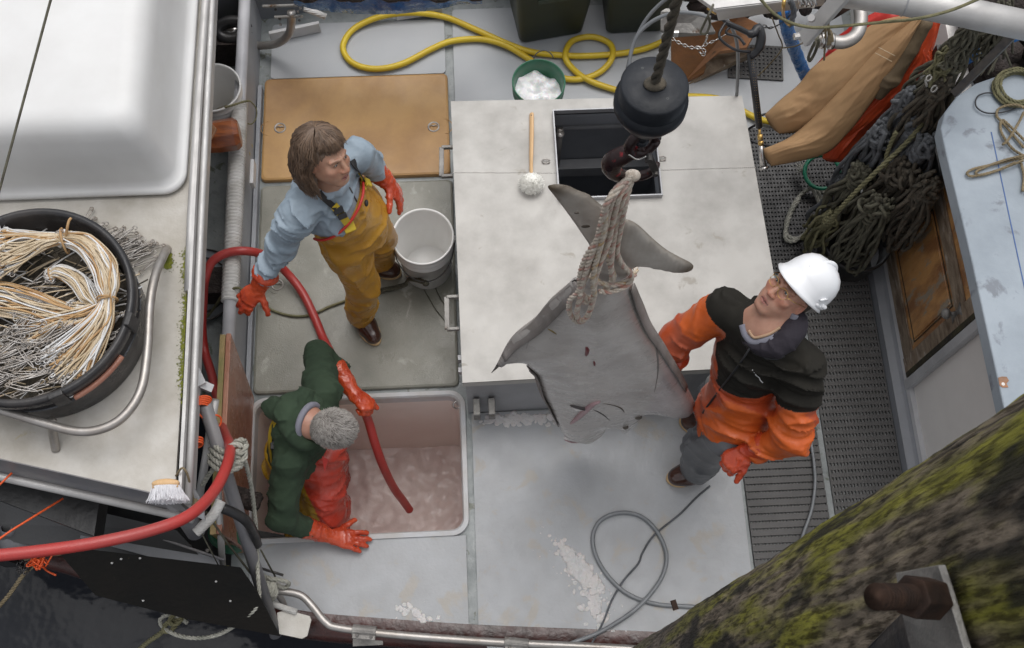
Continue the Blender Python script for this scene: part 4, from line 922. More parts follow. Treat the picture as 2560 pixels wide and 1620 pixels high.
# ------------------------------------------------------------------ buckets
def bucket(name,label,c,r,h,R=None,bail=True,dirt=False):
    t=thing(name,label,'bucket',c); k=MB(); rb=r*.86
    prof=[(.001,.0),(rb-.004,0),(rb,.004),(rb+(r-rb)*.70,h*.70),(r+.002,h*.705),(r+.004,h*.72),(r+.001,h*.735),(r-.001,h*.76),(r+.003,h*.765),(r+.005,h*.785),(r+.002,h*.80),(r,h*.83),(r+.004,h*.845),(r+.005,h*.87),(r+.002,h*.885),(r+.003,h*.96),(r+.007,h*.975),(r+.007,h*.992),(r+.003,h),(r-.002,h*.995),(r-.004,h*.97),(rb-.006,.012),(rb-.012,.006),(.001,.006)]
    k.lathe(prof,c,64); k.build('bucket_body','bucket_white',t)
    if dirt: k=MB(); k.lathe([(.001,.03),(rb-.004,.031)],c,30); k.build('bucket_dregs','bucket_dirt',t)
    return t
BC=at(1057,590,.37); BC.z=.012; br_=.1365
t=bucket('white_bucket','empty white plastic bucket beside the woman, with a knotted rope on its handle',BC,br_,.358)
k=MB(); C_=BC+Vector((0,0,.315))
pts=[C_+Vector((br_*math.cos(a)*1.06,br_*math.sin(a)*1.06,-.16*math.sin(-a)*1.0 if math.sin(a)<0 else 0)) for a in [math.radians(x) for x in range(182,360,8)]]
pts=[C_+Vector((br_*1.05*math.cos(math.radians(x)),br_*1.05*math.sin(math.radians(x))*(1.08 if 200<x<340 else 1),-.13*math.sin(math.radians(x-180)))) for x in range(180,361,9)]
k.tube(pts,.0028,6); k.build('bail_handle','dark_steel',t)
k=MB(); 
for a in (180,0): q=C_+Vector((br_*1.03*math.cos(math.radians(a)),0,0)); k.cyl(q-Vector((.008*math.cos(math.radians(a)),0,0)),q+Vector((.008*math.cos(math.radians(a)),0,0)),.016,n=14)
k.build('handle_lug','bucket_white',t)
q=pts[10]
k=MB(); rp=spline([q+Vector((0,-.01,0)),at(1025,700,.12),at(1010,715,.045),at(985,722,.035),at(950,728,.035),at(925,730,.035)],7); k.rope(rp,.007); k.rope([p+Vector((.003,.012,-.002)) for p in rp],.007); k.ell(q+Vector((0,-.01,0)),(.016,.012,.014)); k.ell(at(1012,712,.05),(.016,.012,.01)); o=k.build('bucket_rope','rope_mud'); setp(o,'doubled brown rope tied to the white bucket handle','rope')
k=MB(); k.tube(spline(ats([(925,729,.03),(890,745,.025),(855,755,.022),(820,768,.022),(795,780,.022),(760,790,.022),(720,788,.022),(680,775,.022),(655,755,.03),(640,745,.2),(615,728,.30),(590,720,.31),(560,735,.25),(535,770,.1),(510,800,.02),(495,810,.02)]),7),.0065,7); o=k.build('deck_line','rope_olive'); setp(o,'thin brown rope curving under the woman in yellow overalls to the left','rope')
k=MB(); k.tube(spline(ats([(1060,725,.016),(1072,745,.016),(1090,775,.016),(1110,800,.016),(1118,815,.016)]),5),.0025,5); k.tube(spline(ats([(1088,720,.016),(1100,745,.016),(1112,762,.016)]),5),.0025,5); o=k.build('cord','rope_mud'); setp(o,'thin cord lying on the wet grey cover below the empty bucket','cord')
c2=at(530,215,.37); c2.z=.0
bucket('dirty_bucket','white bucket with brown dregs, half hidden behind the roof rail',c2+Vector((0,0,.0)),.13,.36,dirt=True)
k=MB(); k.rope(spline([at(562,268,.36),at(585,262,.36),at(607,255,.33),at(625,252,.3)],6),.006); k.tube(spline([at(625,252,.3),at(640,270,.25),at(640,295,.22),at(628,310,.22),at(610,305,.23)],6),.0035,6); o=k.build('coaming_lashing','rope_olive'); setp(o,'dark green lashing looped round the ribbed pipe sleeve','rope')
t=thing('wooden_block','varnished orange brown block of wood behind the roof rail','wood block',at(560,335,.35))
k=MB(); a=at(470,352,.42); b=at(600,333,.40); d=(b-a).normalized(); sd=Vector((-d.y,d.x,0)); up=Vector((0,0,1))
def oct_(c,w_,h_): return [c+sd*w_*x+up*h_*y for x,y in ((1,.4),(.5,1),(-.5,1),(-1,.4),(-1,-.4),(-.5,-1),(.5,-1),(1,-.4))]
loft(k,[oct_(a,.06,.05),oct_(a.lerp(b,.55),.075,.06),oct_(a.lerp(b,.9),.078,.06),oct_(b,.06,.045)],True,True); bevel(k.build('wood_body','orange_wood',t,False),.004)
k=MB(); k.prism([p+up*.056 for p in (a-sd*.045,a.lerp(b,.5)-sd*.05,a.lerp(b,.62),a.lerp(b,.5)+sd*.05,a+sd*.045)],(0,0,.014)); bevel(k.build('top_board','ply_rust',t,False),.004)
# green bucket
t=thing('green_bucket','round green bucket filled with white ice suds, behind the aluminium trunk','bucket',at(1348,215,.0)); gc=at(1347,203,.34); gc.z=0; gr=.128
k=MB(); k.lathe([(.001,0),(gr*.82,0),(gr*.9,.24),(gr*.99,.25),(gr,.262),(gr*.97,.27),(gr*1.0,.285),(gr*.98,.29),(gr*1.02,.31),(gr*1.03,.335),(gr,.34),(gr*.97,.335),(gr*.92,.30),(gr*.8,.01),(.001,.01)],gc,56); k.build('bucket_body','green_bucket',t)
k=MB(); k.tube(torus_pts(gc+Vector((.03,gr*.9,.34)),.05,(0,-.6,.8),16,a0=.2,a1=2.9,closed=False,x=(1,0,0)),.003,6); k.build('bail_handle','dark_steel',t)
k=MB(); V=[];Fc=[];nr,na=14,40
for i in range(nr):
    for j in range(na):
        q=gr*.93*(i+.01)/(nr-1); a=2*math.pi*j/na; x=gc.x+q*math.cos(a); y=gc.y+q*math.sin(a); V.append((x,y,.235+.05*mnoise.fractal(Vector((x*12,y*12,5)),1,2,4)+.03*(1-(i/nr)**2)))
for i in range(nr-1):
    for j in range(na): Fc.append((i*na+j,i*na+(j+1)%na,(i+1)*na+(j+1)%na,(i+1)*na+j))
o=mesh_obj('ice_suds',V,Fc,'foam'); setp(o,'white icy suds with a pink patch in the green bucket','ice',kind='stuff')
# two dark green crates at the top
for lab,q in (('dark green plastic bin at the top, left of the pair',[(1276,60),(1475,60),(1458,85),(1300,112)]),('dark green plastic bin at the top, right of the pair',[(1500,60),(1680,60),(1660,80),(1515,88)])):
    b0=at(q[3][0],q[3][1],.0); b1=at(q[2][0],q[2][1],.0); wd=(b1-b0).length; dd=(b1-b0).normalized(); bk=Vector((-dd.y,dd.x,0))
    t=thing('plastic_bin',lab,'bin',b0,group='dark green bins'); k=MB()
    def ring(e,z,r=.03):
        x0,x1,y0_,y1_=-e,wd+e,-e,.40+e; return [b0+dd*p.x+bk*p.y+Vector((0,0,z)) for p in rrect(x0,x1,y0_,y1_,r,0,5)]
    loft(k,[ring(-.01,0),ring(.0,.02),ring(.04,.52),ring(.055,.525),ring(.055,.56),ring(.03,.565),ring(-.01,.02)],True,True); k.build('bin_body','tub_green',t)
    k=MB(); c=b0+dd*(wd/2)+Vector((0,0,.4)); k.bar(c-dd*.1-bk*.045,c+dd*.1-bk*.045,.02,.03); bevel(k.build('bin_handle','tub_green',t,False),.005)
# ------------------------------------------------------------------ hoses
k=MB(); z=.022
k.tube(spline(ats([(1700,80,.05),(1665,100,z),(1610,122,z),(1540,135,z),(1460,140,z),(1400,138,z),(1330,130,z),(1270,110,z),(1180,70,z),(1110,42,z),(1030,32,.05),(950,42,.04),(885,72,z),(858,112,z),(868,145,z),(900,166,z),(950,172,z),(1010,158,z),(1080,122,z),(1130,103,z),(1200,98,z),(1260,112,z+.01),(1310,140,z),(1350,165,z),(1400,193,z),(1450,198,z),(1500,180,z),(1530,145,z+.012),(1525,110,z),(1480,92,z),(1430,103,z),(1413,140,z+.012),(1430,170,z),(1470,200,z+.008),(1530,222,z),(1600,238,z),(1700,240,z),(1800,248,z),(1870,285,z),(1905,300,.03),(1960,310,.03)]),8),.0165,14)
o=k.build('yellow_hose','yellow_hose'); setp(o,'thick yellow water hose looped across the deck behind the trunk','hose')
k=MB()
k.tube(spline(ats([(-1500,1480,1.6),(-700,1440,1.5),(-120,1400,1.4),(0,1388,1.38),(120,1375,1.36),(250,1355,1.33),(380,1325,1.28),(470,1290,1.22),(530,1235,1.12),(565,1170,1.0),(575,1120,.85),(562,1085,.62),(553,1060,.45),(545,1010,.30),(530,940,.18),(512,880,.12),(505,820,.16),(508,750,.22),(512,700,.30),(530,655,.33),(570,632,.335),(620,628,.32),(670,642,.22),(715,680,.10),(755,730,.06),(785,790,.05),(810,850,.06),(840,905,.16),(868,950,.26),(900,1005,.30),(920,1050,.18),(938,1110,.05),(960,1170,-.15),(985,1220,-.4),(1010,1255,-.6),(1024,1275,-.68)]),8),.0205,16)
o=k.build('red_hose','red_hose'); setp(o,'long red hose sweeping from the left edge round to the fish hold','hose')
k=MB(); k.lathe([(.014,0),(.023,0),(.024,-.03),(.014,-.03)],at(1026,1279,-.69),18,Matrix.Rotation(math.radians(20),3,'X')); 
# grey hose loop at the lower right + thin line
z=.012
k=MB(); k.tube(spline(ats([(2700,1500,z),(2300,1520,z),(2000,1535,z),(1850,1525,z),(1720,1516,z),(1640,1510,z),(1570,1485,z),(1520,1440,z),(1488,1385,z),(1483,1335,z),(1505,1298,z),(1550,1282,z),(1600,1290,z),(1640,1325,z),(1665,1380,z),(1660,1430,z),(1630,1480,z+.01),(1580,1530,z+.02),(1500,1580,z),(1420,1612,z),(1350,1650,.05)]),9),.0095,10); o=k.build('grey_hose','grey_hose'); setp(o,'grey hose with one round loop at the lower right of the deck','hose')
z=.007
k=MB(); k.tube(spline(ats([(1775,1215,z),(1740,1245,z),(1700,1285,z),(1650,1325,z),(1625,1350,z+.012),(1605,1385,z),(1595,1410,z),(1560,1450,z+.01),(1530,1500,z),(1510,1550,z),(1490,1590,z),(1478,1610,z)]),7),.0045,7); o=k.build('thin_line','rope_slate'); setp(o,'thin dark line running from the man in the helmet across the grey hose loop','rope')
k=MB(); k.tube(spline(ats([(1990,1010,.04),(2015,1060,.035),(2030,1120,.03),(2038,1200,.03),(2030,1270,.03),(2010,1330,.03),(1990,1390,.03)]),7),.0075,8); o=k.build('mat_hose','grey_hose'); setp(o,'thin grey hose lying over the ribbed rubber mats beside the helmet man','hose')
# ice chunks spilled on the deck
k=MB()
def chunks(n,cu,cv,su,sv,ang,big):
    for i in range(n):
        a=random.gauss(0,su); b=random.gauss(0,sv); u=cu+a*math.cos(ang)-b*math.sin(ang); v=cv+a*math.sin(ang)+b*math.cos(ang); s=random.uniform(.004,big)*math.exp(-(a*a/su/su+b*b/sv/sv)*.25); p=at(u,v,.001)
        if not(-.06<p.x<1.14 and .3<p.y<1.38) and not(-1.06<p.x<-.12 and .45<p.y<.83): continue
        k.ell(p,(s*random.uniform(.8,1.6),s*random.uniform(.8,1.6),s*.6),Matrix.Rotation(random.uniform(0,3),3,'Z'),6,4)
def slushpatch(n,cu,cv,su,sv,ang,s0,s1,flat=.22):
    for i in range(n):
        a=random.gauss(0,su); b=random.gauss(0,sv); u=cu+a*math.cos(ang)-b*math.sin(ang); v=cv+a*math.sin(ang)+b*math.cos(ang); s=random.uniform(s0,s1)*math.exp(-(a*a/su/su+b*b/sv/sv)*.22); p=at(u,v,.0005)
        if not(-.06<p.x<1.14 and .3<p.y<1.38) and not(-1.06<p.x<-.12 and .47<p.y<.82): continue
        k.ell(p,(s*random.uniform(.8,1.8),s*random.uniform(.8,1.5),s*flat),Matrix.Rotation(random.uniform(0,3),3,'Z'),9,5)
slushpatch(130,1452,1425,46,12,.85,.012,.028,.26); slushpatch(80,1445,1425,60,24,.85,.003,.009,.2); slushpatch(40,1490,1520,45,22,1.0,.008,.02,.05); slushpatch(26,1050,1545,45,14,.5,.008,.02,.05); slushpatch(120,1290,1048,70,8,.0,.008,.022,.06)
o=k.build('spilled_ice','ice_chunk'); setp(o,'crushed ice spilled on the pale deck inside and left of the grey hose loop','ice',kind='stuff')
# ------------------------------------------------------------------ wheelhouse at the right
WX=1.985; WZ=1.32
t=thing('wheelhouse','white wheelhouse with a pale blue roof and worn varnished door, at the right','wheelhouse',(2.6,1.5,0))
k=MB(); k.prism([(WX,-.6,-.03),(WX,2.22,-.03),(WX,2.22,WZ-.075),(WX,-.6,WZ-.075)],(.06,0,0)); k.build('side_wall','cabin_white',t,False)
k=MB(); k.prism([(2.02,2.22,-.03),(2.1,5.2,-.03),(2.1,5.2,1.0),(2.02,2.22,1.0)],(.06,0,0)); k.build('front_wall','cabin_white',t,False)
k=MB(); k.prism([(1.905,.2,-.01),(1.965,.2,.075),(1.965,2.21,.075),(1.905,2.21,-.01)][::1],(0,0,.001)); 
loft(k,[[Vector((1.90,y,-.012)) for y in (.2,2.2)],[Vector((1.905,y,.05)) for y in (.2,2.2)],[Vector((1.94,y,.06)) for y in (.2,2.2)],[Vector((WX,y,.062)) for y in (.2,2.2)]],closed=False); k.build('kerb','wall_grey',t,False)
k=MB(); loft(k,[[Vector((WX-.028,y,.064)) for y in (.2,2.2)],[Vector((WX-.02,y,.085)) for y in (.2,2.2)],[Vector((WX,y,.09)) for y in (.2,2.2)]],closed=False); k.build('foot_trim','cabin_trim',t,False)
roof=[at(*p,WZ) for p in ((2352,320),(2362,280),(2392,240),(2440,208),(2520,180),(2700,150),(4200,150))]+[Vector((3.5,-1.0,WZ)),at(2700,1900,WZ)]+[at(2508,1010,WZ),at(2427,640,WZ),at(2362,370,WZ)]
k=MB(); k.prism([p-Vector((0,0,.07)) for p in roof],(0,0,.07)); bevel(k.build('roof','roof_blue',t,False),.006,3)
k=MB(); a=at(2478,330,WZ+.0005); b=at(2570,760,WZ+.0005); k.bar(a,b,.004,.002); k.build('roof_seam','blue_seam',t,False)
k=MB(); c=at(2510,955,WZ+.001); k.prism([c+Vector((x*.018,y*.02,0)) for x,y in ((-1,-.6),(-.5,-1),(.6,-1),(.4,-.3),(1,.2),(.7,.9),(-.2,1),(-1,.8))],(0,0,.0015)); k.build('patch','ply_rust',t,False)
k=MB(); c=at(2508,960,WZ+.0035); k.lathe([(.006,0),(.003,.0005),(.001,.0005)],c,10); k.build('patch_screw','cabin_white',t)
# door in the wall: a frame, a leaf, two panels, knob
dx=WX-.004; y0,y1=1.485,2.15; z0,z1=.06,1.2
d=k=MB(); 
k.box((WX-.006,(y0+y1)/2,(z0+z1)/2),(.012,y1-y0,z1-z0)); dr=k.build('door','door_wood',t,False)
def dpart(name,mm,boxes,th=.008,par=dr,bv=.002):
    k=MB()
    for (ya,yb,za,zb_) in boxes: k.box((WX-.012-th/2,(ya+yb)/2,(za+zb_)/2),(th,yb-ya,zb_-za))
    return bevel(k.build(name,mm,par,False),bv)
dpart('door_rail','door_worn',[(y0+.07,y1-.08,z0,z0+.13)])
dpart('door_rail','door_worn',[(y0+.07,y1-.08,.70,.80)])
dpart('door_stile','door_worn',[(y0+.0,y0+.07,z0,z1)],.010)
dpart('door_stile','door_worn',[(y1-.08,y1,z0,z1)],.010)
dpart('door_panel','door_wood',[(y0+.115,y1-.125,z0+.18,.66)],.007)
dpart('door_panel','door_wood',[(y0+.115,y1-.125,.84,1.12)],.007)
k=MB()
for (ya,yb,za,zb_) in ((y0+.10,y1-.11,z0+.165,.675),):
    for q in ((ya,ya+.004,za,zb_),(yb-.004,yb,za,zb_),(ya,yb,za,za+.004),(ya,yb,zb_-.004,zb_)): k.box((WX-.0155,(q[0]+q[1])/2,(q[2]+q[3])/2),(.002,q[1]-q[0],q[3]-q[2]))
k.build('panel_groove','rotten_black',dr,False)
c=on_x(2392,783,WX-.02); k=MB(); k.prism([c+Vector((0,y*.028,z*.05)) for y,z in ((-1,1),(-.35,.4),(-.35,-.4),(-1,-1),(1,-1),(.35,-.4),(.35,.4),(1,1))],(-.004,0,0)); k.cyl(c,c-Vector((.03,0,0)),.009,.007); k.ell(c-Vector((.045,0,0)),(.019,.024,.024)); k.build('door_knob','galv',dr)
k=MB(); k.prism([(WX-.022,y0-.05,z0-.05),(WX-.022,y1+.05,z0-.03),(WX-.022,y1+.05,z0),(WX-.022,y0-.05,z0-.012)],(.02,0,0)); k.box((WX-.012,y0-.012,.62),(.02,.024,1.1)); k.box((WX-.012,y1+.012,.62),(.02,.022,1.1)); k.build('door_frame','rotten_black',t,False)
k=MB(); k.box((WX-.016,y0-.055,.62),(.03,.045,1.12)); bevel(k.build('door_jamb','cabin_trim',t,False),.004)
# rope coils on the roof
def coil(name,label,c,r,n,mm,rr=.006,nrm=(0,0,1),ell=1.,jit=.012,tw=True,seed=1,tail=None,wrapz=.0):
    R_=random.Random(seed); k=MB(); pts=[]
    for i in range(n*22):
        a=2*math.pi*i/22; q=r*(1+R_.uniform(-1,1)*.015+.10*math.sin(i*.11+seed)); p=Vector((math.cos(a)*q,math.sin(a)*q*ell,.006+.004*(i/22)+jit*.4*mnoise.noise(Vector((i*.07,seed,0))))); pts.append(p)
    z=Vector(nrm).normalized(); x=z.orthogonal().normalized(); 
    if abs(z.z)>.99: x=Vector((1,0,0))
    y=z.cross(x); P_=[Vector(c)+x*p.x+y*p.y+z*p.z for p in pts]
    P_=[p+Vector((mnoise.noise(p*9+Vector((seed,0,0))),mnoise.noise(p*9+Vector((0,seed,5))),0))*jit for p in P_]
    if tail: P_+=tail
    (k.rope(P_,rr) if tw else k.tube(P_,rr,6)); o=k.build(name,mm); setp(o,label,'rope'); return o
coil('roof_rope_coil','olive rope coil lying round on the blue roof, at the right edge',at(2540,225,WZ),.085,6,'rope_olive',.0065,ell=.85,jit=.02,seed=4)
def loops(name,label,ctrls,mm,rr=.006,group=None):
    k=MB()
    for c in ctrls: 
        P_=spline(ats(c),7); k.rope(P_,rr)
    o=k.build(name,mm); setp(o,label,'rope',group); return o
Z=WZ+.012
loops('brown_rope_hank','brown rope hank gathered in a knot on the blue roof below the olive coil',[[(2560,370,Z),(2510,310,Z),(2492,290,Z),(2500,270,Z),(2540,262,Z+.02),(2580,280,Z+.02)],[(2570,360,Z),(2530,320,Z+.01),(2505,300,Z),(2503,330,Z),(2530,370,Z),(2560,390,Z)],[(2560,395,Z+.01),(2530,400,Z),(2480,412,Z),(2435,422,Z),(2418,432,Z),(2430,441,Z),(2480,430,Z),(2530,412,Z+.01),(2560,400,Z+.01)],[(2565,388,Z+.01),(2520,398,Z+.01),(2470,415,Z),(2440,430,Z),(2452,438,Z),(2500,424,Z),(2540,405,Z+.02)],[(2560,280,Z+.02),(2545,310,Z+.02),(2520,350,Z+.015),(2505,362,Z+.01)],[(2550,400,Z),(2560,440,Z),(2556,480,Z)],[(2570,400,Z),(2572,440,Z),(2566,485,Z)]],'rope_beige',.0055)
k=MB(); k.tube(spline(ats([(2560,262,Z),(2510,280,Z),(2465,282,Z),(2440,265,Z),(2445,240,Z),(2475,232,Z),(2500,245,Z),(2515,262,Z)]),6),.003,6); o=k.build('cord','black_hose'); setp(o,'thin black cord loop on the blue roof','cord')
# ------------------------------------------------------------------ hanging hanks of rope in front of the wheelhouse
def hank(name,label,u,v,zt_,zb_,wd,n,mm,rr,seed,tie=True,dep=.07,spread_top=.35,group='rope hanks hanging in front of the wheelhouse'):
    R_=random.Random(seed); k=MB(); top=at(u,v,zt_); vd=Vector((top.x,top.y,0)).normalized(); lt=Vector((vd.y,-vd.x,0)); 
    for i in range(n):
        L_=(zt_-zb_)*R_.uniform(.62,1.02); s=R_.uniform(-1,1); s2=s+R_.uniform(-.5,.5); dd=R_.uniform(-dep,dep*.4); w_=R_.uniform(.25,.6)*wd; q=[]
        z0_=R_.uniform(-.03,.03)
        A=top+lt*(s*wd*spread_top)+vd*dd*.4+Vector((0,0,z0_))
        for (a,z) in ((.0,0),(.45,.18),(.85,.45),(1.0,.72),(.75,.92),(.1,1.0),(-.55,.9),(-.8,.68),(-.6,.42),(-.35,.18),(-.0,.01)):
            j=.022; q.append(A.lerp(top+lt*(s2*wd*.75)+vd*dd,min(1,z*1.5))+lt*(a*w_*.6)+Vector((R_.uniform(-j,j),R_.uniform(-j,j),0))-Vector((0,0,z*L_)))
            q[-1].z=A.z-z*L_
        k.tube(spline(q,5),rr*R_.uniform(.85,1.15),6)
    if tie:
        for zz in (.13,.16,.19):
            c=top-Vector((0,0,(zt_-zb_)*zz)); k.tube(torus_pts(c,wd*.42,(R_.uniform(-.3,.3),R_.uniform(-.3,.3),1),18,ry=dep*.8,x=tuple(lt)),rr,6)
        for q in range(5): 
            a=R_.uniform(-1,1)*wd*.5; c=top+lt*a-Vector((0,0,(zt_-zb_)*R_.uniform(.02,.16)))-vd*dep*.5; k.tube(torus_pts(c,wd*R_.uniform(.2,.4),(vd.x+R_.uniform(-1,1),vd.y+R_.uniform(-1,1),R_.uniform(-1,1)),16),rr,6)
    o=k.build(name,mm); setp(o,label,'rope hank',group); return o
hank('rope_hank','slate grey rope hank knotted at its top, beside the orange oilskin',2285,225,1.12,.60,.06,15,'rope_slate',.010,11)
hank('rope_hank','slate grey rope hank bulging at the left of the pile of hanks',2215,315,.92,.42,.075,15,'rope_slate',.010,12)
hank('rope_hank','dark slate rope hank with a wrapped knot, against the blue roof edge',2325,345,1.02,.45,.085,16,'rope_slate',.010,13)
hank('rope_hank','muddy olive rope hank hanging lowest, above the white helmet',2205,500,.75,.12,.095,24,'rope_mud',.008,14)
hank('rope_hank','muddy rope hank in the middle of the pile, behind the tied slate one',2270,410,.88,.25,.11,24,'rope_dirty',.009,15)
hank('rope_hank','olive green rope hank at the lower left of the pile',2085,530,.40,.05,.06,13,'rope_olive',.008,16)
hank('rope_hank','dark dirty rope hank at the right below the blue roof edge',2335,450,.95,.35,.08,18,'rope_dirty',.009,17)
hank('rope_hank','muddy rope hank behind the lowest olive one, against the dark gate',2160,420,.70,.20,.08,16,'rope_mud',.009,27)
hank('rope_hank','pale slate rope hank spilling over the middle of the pile of hanks',2300,300,1.02,.55,.06,10,'rope_slate',.011,31)
hank('rope_hank','pale slate rope hank lowest on the left edge of the pile of hanks',2130,440,.55,.18,.06,12,'rope_slate',.010,32)
k=MB(); k.rope(spline(ats([(2345,235,1.1),(2290,330,1.0),(2200,420,.85),(2120,500,.65),(2070,560,.45)]),7),.011); k.rope(spline(ats([(2240,330,1.0),(2215,400,.85),(2240,460,.75),(2290,470,.75),(2310,430,.85)]),7),.010); o=k.build('diagonal_rope','rope_olive'); setp(o,'single olive rope running diagonally across the pile of hanks','rope')
hank('rope_hank','long muddy rope hank draping down from the end of the boom',2400,120,1.42,.80,.075,22,'rope_mud',.0075,41)
hank('rope_hank','long dark rope hank draping between the boom and the blue roof corner',2370,190,1.30,.70,.075,20,'rope_dirty',.0085,42)
hank('rope_hank','dark green twine hank hanging from the boom',2440,50,1.72,1.45,.035,20,'rope_mud',.0055,18,tie=False,dep=.03)
hank('rope_hank','dark green twine hank at the far right end of the boom',2520,40,1.75,1.5,.04,18,'rope_mud',.0055,19,tie=False,dep=.03)
hank('rope_hank','olive twine hank trailing below the boom toward the slate knot',2390,115,1.5,1.28,.03,12,'rope_olive',.0055,20,tie=False,dep=.03)
t=thing('black_net_bin','black rubber bin standing under the lowest rope hanks','bin',at(2110,655,.0)); c=at(2115,640,.0); k=MB(); k.lathe([(.001,0),(.13,0),(.145,.02),(.155,.16),(.165,.17),(.165,.19),(.15,.19),(.14,.03),(.001,.02)],c,36); k.build('bin_body','black_tub',t)
# dark backing gate behind ropes
t=thing('boat_rail_gate','dark slatted gate that the rope hanks lean on','gate',(1.75,2.5,0))
k=MB()
for i in range(5): 
    a=at(2420,330,.9-.17*i); k.box((1.93,2.33,.25+.2*i),(.02,.5,.12))
k.build('gate_slat','black_rubber',t,False)
# frayed pale rope loop on the mat and green ring
z=.03
k=MB(); 
for s in (0,1): k.rope(spline(ats([(2010,435,z+.05),(2030,470,z+.04),(2045,500,z+.02),(2050,530,z),(2030,570,z),(2000,595,z),(1970,590,z),(1965,560,z),(1985,510,z),(2010,480,z+.01),(2040,470,z+.03),(2070,490,z+.02)] if s==0 else [(2040,470,z+.04),(2055,510,z+.015),(2040,560,z+.012),(2005,590,z+.015),(1980,604,z),(1962,590,z+.01),(1978,530,z+.01),(2000,495,z+.015)]),7),.0105)
for i in range(26):
    a=at(2012,432,z+.06); k.tube([a+Vector((random.gauss(0,.006),random.gauss(0,.006),0)),a+Vector((random.gauss(-.01,.02),random.gauss(.045,.02),random.gauss(0,.012)))],.002,4)
o=k.build('frayed_rope','rope_grey'); setp(o,'pale grey rope loop with a frayed end lying on the dark mat','rope')
k=MB(); k.tube(torus_pts(at(2055,430,.12),.085,(-.1,-.25,1),36),.010,10); o=k.build('green_ring','ring_green'); setp(o,'thin green hoop under the orange oilskin cuffs','hoop')
# ------------------------------------------------------------------ rubber mats
def rmat(name,label,x0,x1,y0,y1,nx,ny,wx,wy,z=.0,h=.012,R=None,c=None,mm='mat_rubber',lon_top=True):
    k=MB(); cx,cy=(x0+x1)/2,(y0+y1)/2
    def B(a,b,c_,d,zz,hh):
        ce=Vector(((a+b)/2-cx,(c_+d)/2-cy,zz+hh/2)); 
        if R: ce=R@ce
        k.box(ce+Vector((cx,cy,0)),(b-a,d-c_,hh),R)
    for i in range(nx+1): x=x0+(x1-x0-wx)*i/nx; B(x,x+wx,y0,y1,z,h if lon_top else h*.6)
    for j in range(ny+1): y=y0+(y1-y0-wy)*j/ny; B(x0,x1,y,y+wy,z,h*.92 if lon_top else h)
    o=k.build(name,mm,None,False); setp(o,label,'rubber mat'); return o
rmat('rubber_mat','fine slotted rubber mat along the wheelhouse wall, right of the helmet man',1.56,1.895,.25,2.02,21,52,.0075,.019,z=-.010)
rmat('rubber_mat','coarse ribbed rubber mat between the pale deck and the fine mat',1.165,1.53,.30,1.34,23,30,.0065,.026,z=-.010,h=.014,lon_top=False)
rmat('rubber_mat','dark wet slotted rubber mat behind the trunk, under the frayed rope',1.32,1.93,2.05,2.86,36,34,.008,.014,z=.001,mm='black_rubber')
a=at(1885,155,.002); rmat('rubber_mat','small grey perforated rubber mat at the top beside the spray gun',a.x-.14,a.x+.15,a.y-.11,a.y+.10,13,8,.012,.014,z=.001,R=Matrix.Rotation(math.radians(-6),3,'Z'),mm='mat_rubber')
# ------------------------------------------------------------------ oilskins thrown over
def gar(name,label,chains,mm,amp=.007,dirn=None,seed=0.,vox=.009,cat='oilskin',f=26.):
    s=SDF(vox)
    for pts,rs in chains: s.chain([at(*p) for p in pts],rs,.012)
    o=s.build(name,mm,None,disp=wrinkle(amp,f,seed,dirn)); setp(o,label,cat); return o
p0=at(2300,80,1.2); p1=at(1950,350,.5); ax_=(p1-p0).cross(Vector((0,0,1)))
def cloth(k,left,right,bul,fold,seed,nf=4,flat0=.0):
    A=spline([at(*p) for p in left],8); B=spline([at(*p) for p in right],8); n=max(len(A),len(B)); 
    def re(P,n): return [P[0].lerp(P[0],0)]+[P[min(len(P)-2,int(i*(len(P)-1)/(n-1)))].lerp(P[min(len(P)-1,int(i*(len(P)-1)/(n-1))+1)],i*(len(P)-1)/(n-1)%1) for i in range(1,n)]
    A=re(A,n);B=re(B,n); rows=[]; m=34
    for i in range(n):
        s=i/(n-1); row=[]; wdt=(B[i]-A[i]).length
        for j in range(m+1):
            t=j/m; p=A[i].lerp(B[i],t); e=math.sin(math.pi*t)**.6*(min(1,(1-s)*9+.12))
            ph=nf*(t+.10*mnoise.noise(Vector((s*2.2,t*1.5,seed)))*2+.05*math.sin(s*5+seed)); r=abs(math.sin(math.pi*ph)); f_=(1-r)**1.5*(.5+1.0*abs(mnoise.noise(Vector((s*3,int(ph)*3.1,seed+4)))))
            hh=bul*e+fold*f_*e+.020*(.3-abs(mnoise.noise(Vector((s*9+t*3,t*4,seed+9)))))*e+.009*(.3-abs(mnoise.noise(Vector((s*26,t*9+s*6,seed)))))*e
            row.append(p+Vector((0,-.25,.97))*hh)
        bot=[A[i].lerp(B[i],1-j/8)+Vector((0,0,-.02*math.sin(math.pi*j/8))) for j in range(1,8)]
        rows.append(row+bot)
    loft(k,rows,True,True)
k=MB()
cloth(k,[(2276,40,1.14),(2190,57,1.02),(2125,101,.92),(2035,165,.78),(1995,212,.68),(1950,250,.60),(1908,290,.52)],[(2284,62,1.16),(2225,120,1.06),(2165,190,.92),(2100,262,.76),(2050,305,.64),(1995,330,.55),(1945,335,.50)],.085,.010,1.7,2)
cloth(k,[(2276,50,1.14),(2200,115,1.04),(2140,180,.92),(2080,245,.78),(2030,295,.66),(1970,345,.55),(1900,375,.50)],[(2296,60,1.20),(2252,142,1.08),(2212,208,.96),(2165,276,.82),(2118,335,.68),(2055,388,.55),(1918,418,.47)],.095,.012,6.1,2)
o=k.build('tan_trousers','canvas_tan'); setp(o,'tan canvas work trousers draped with both legs toward the aluminium box','trousers')
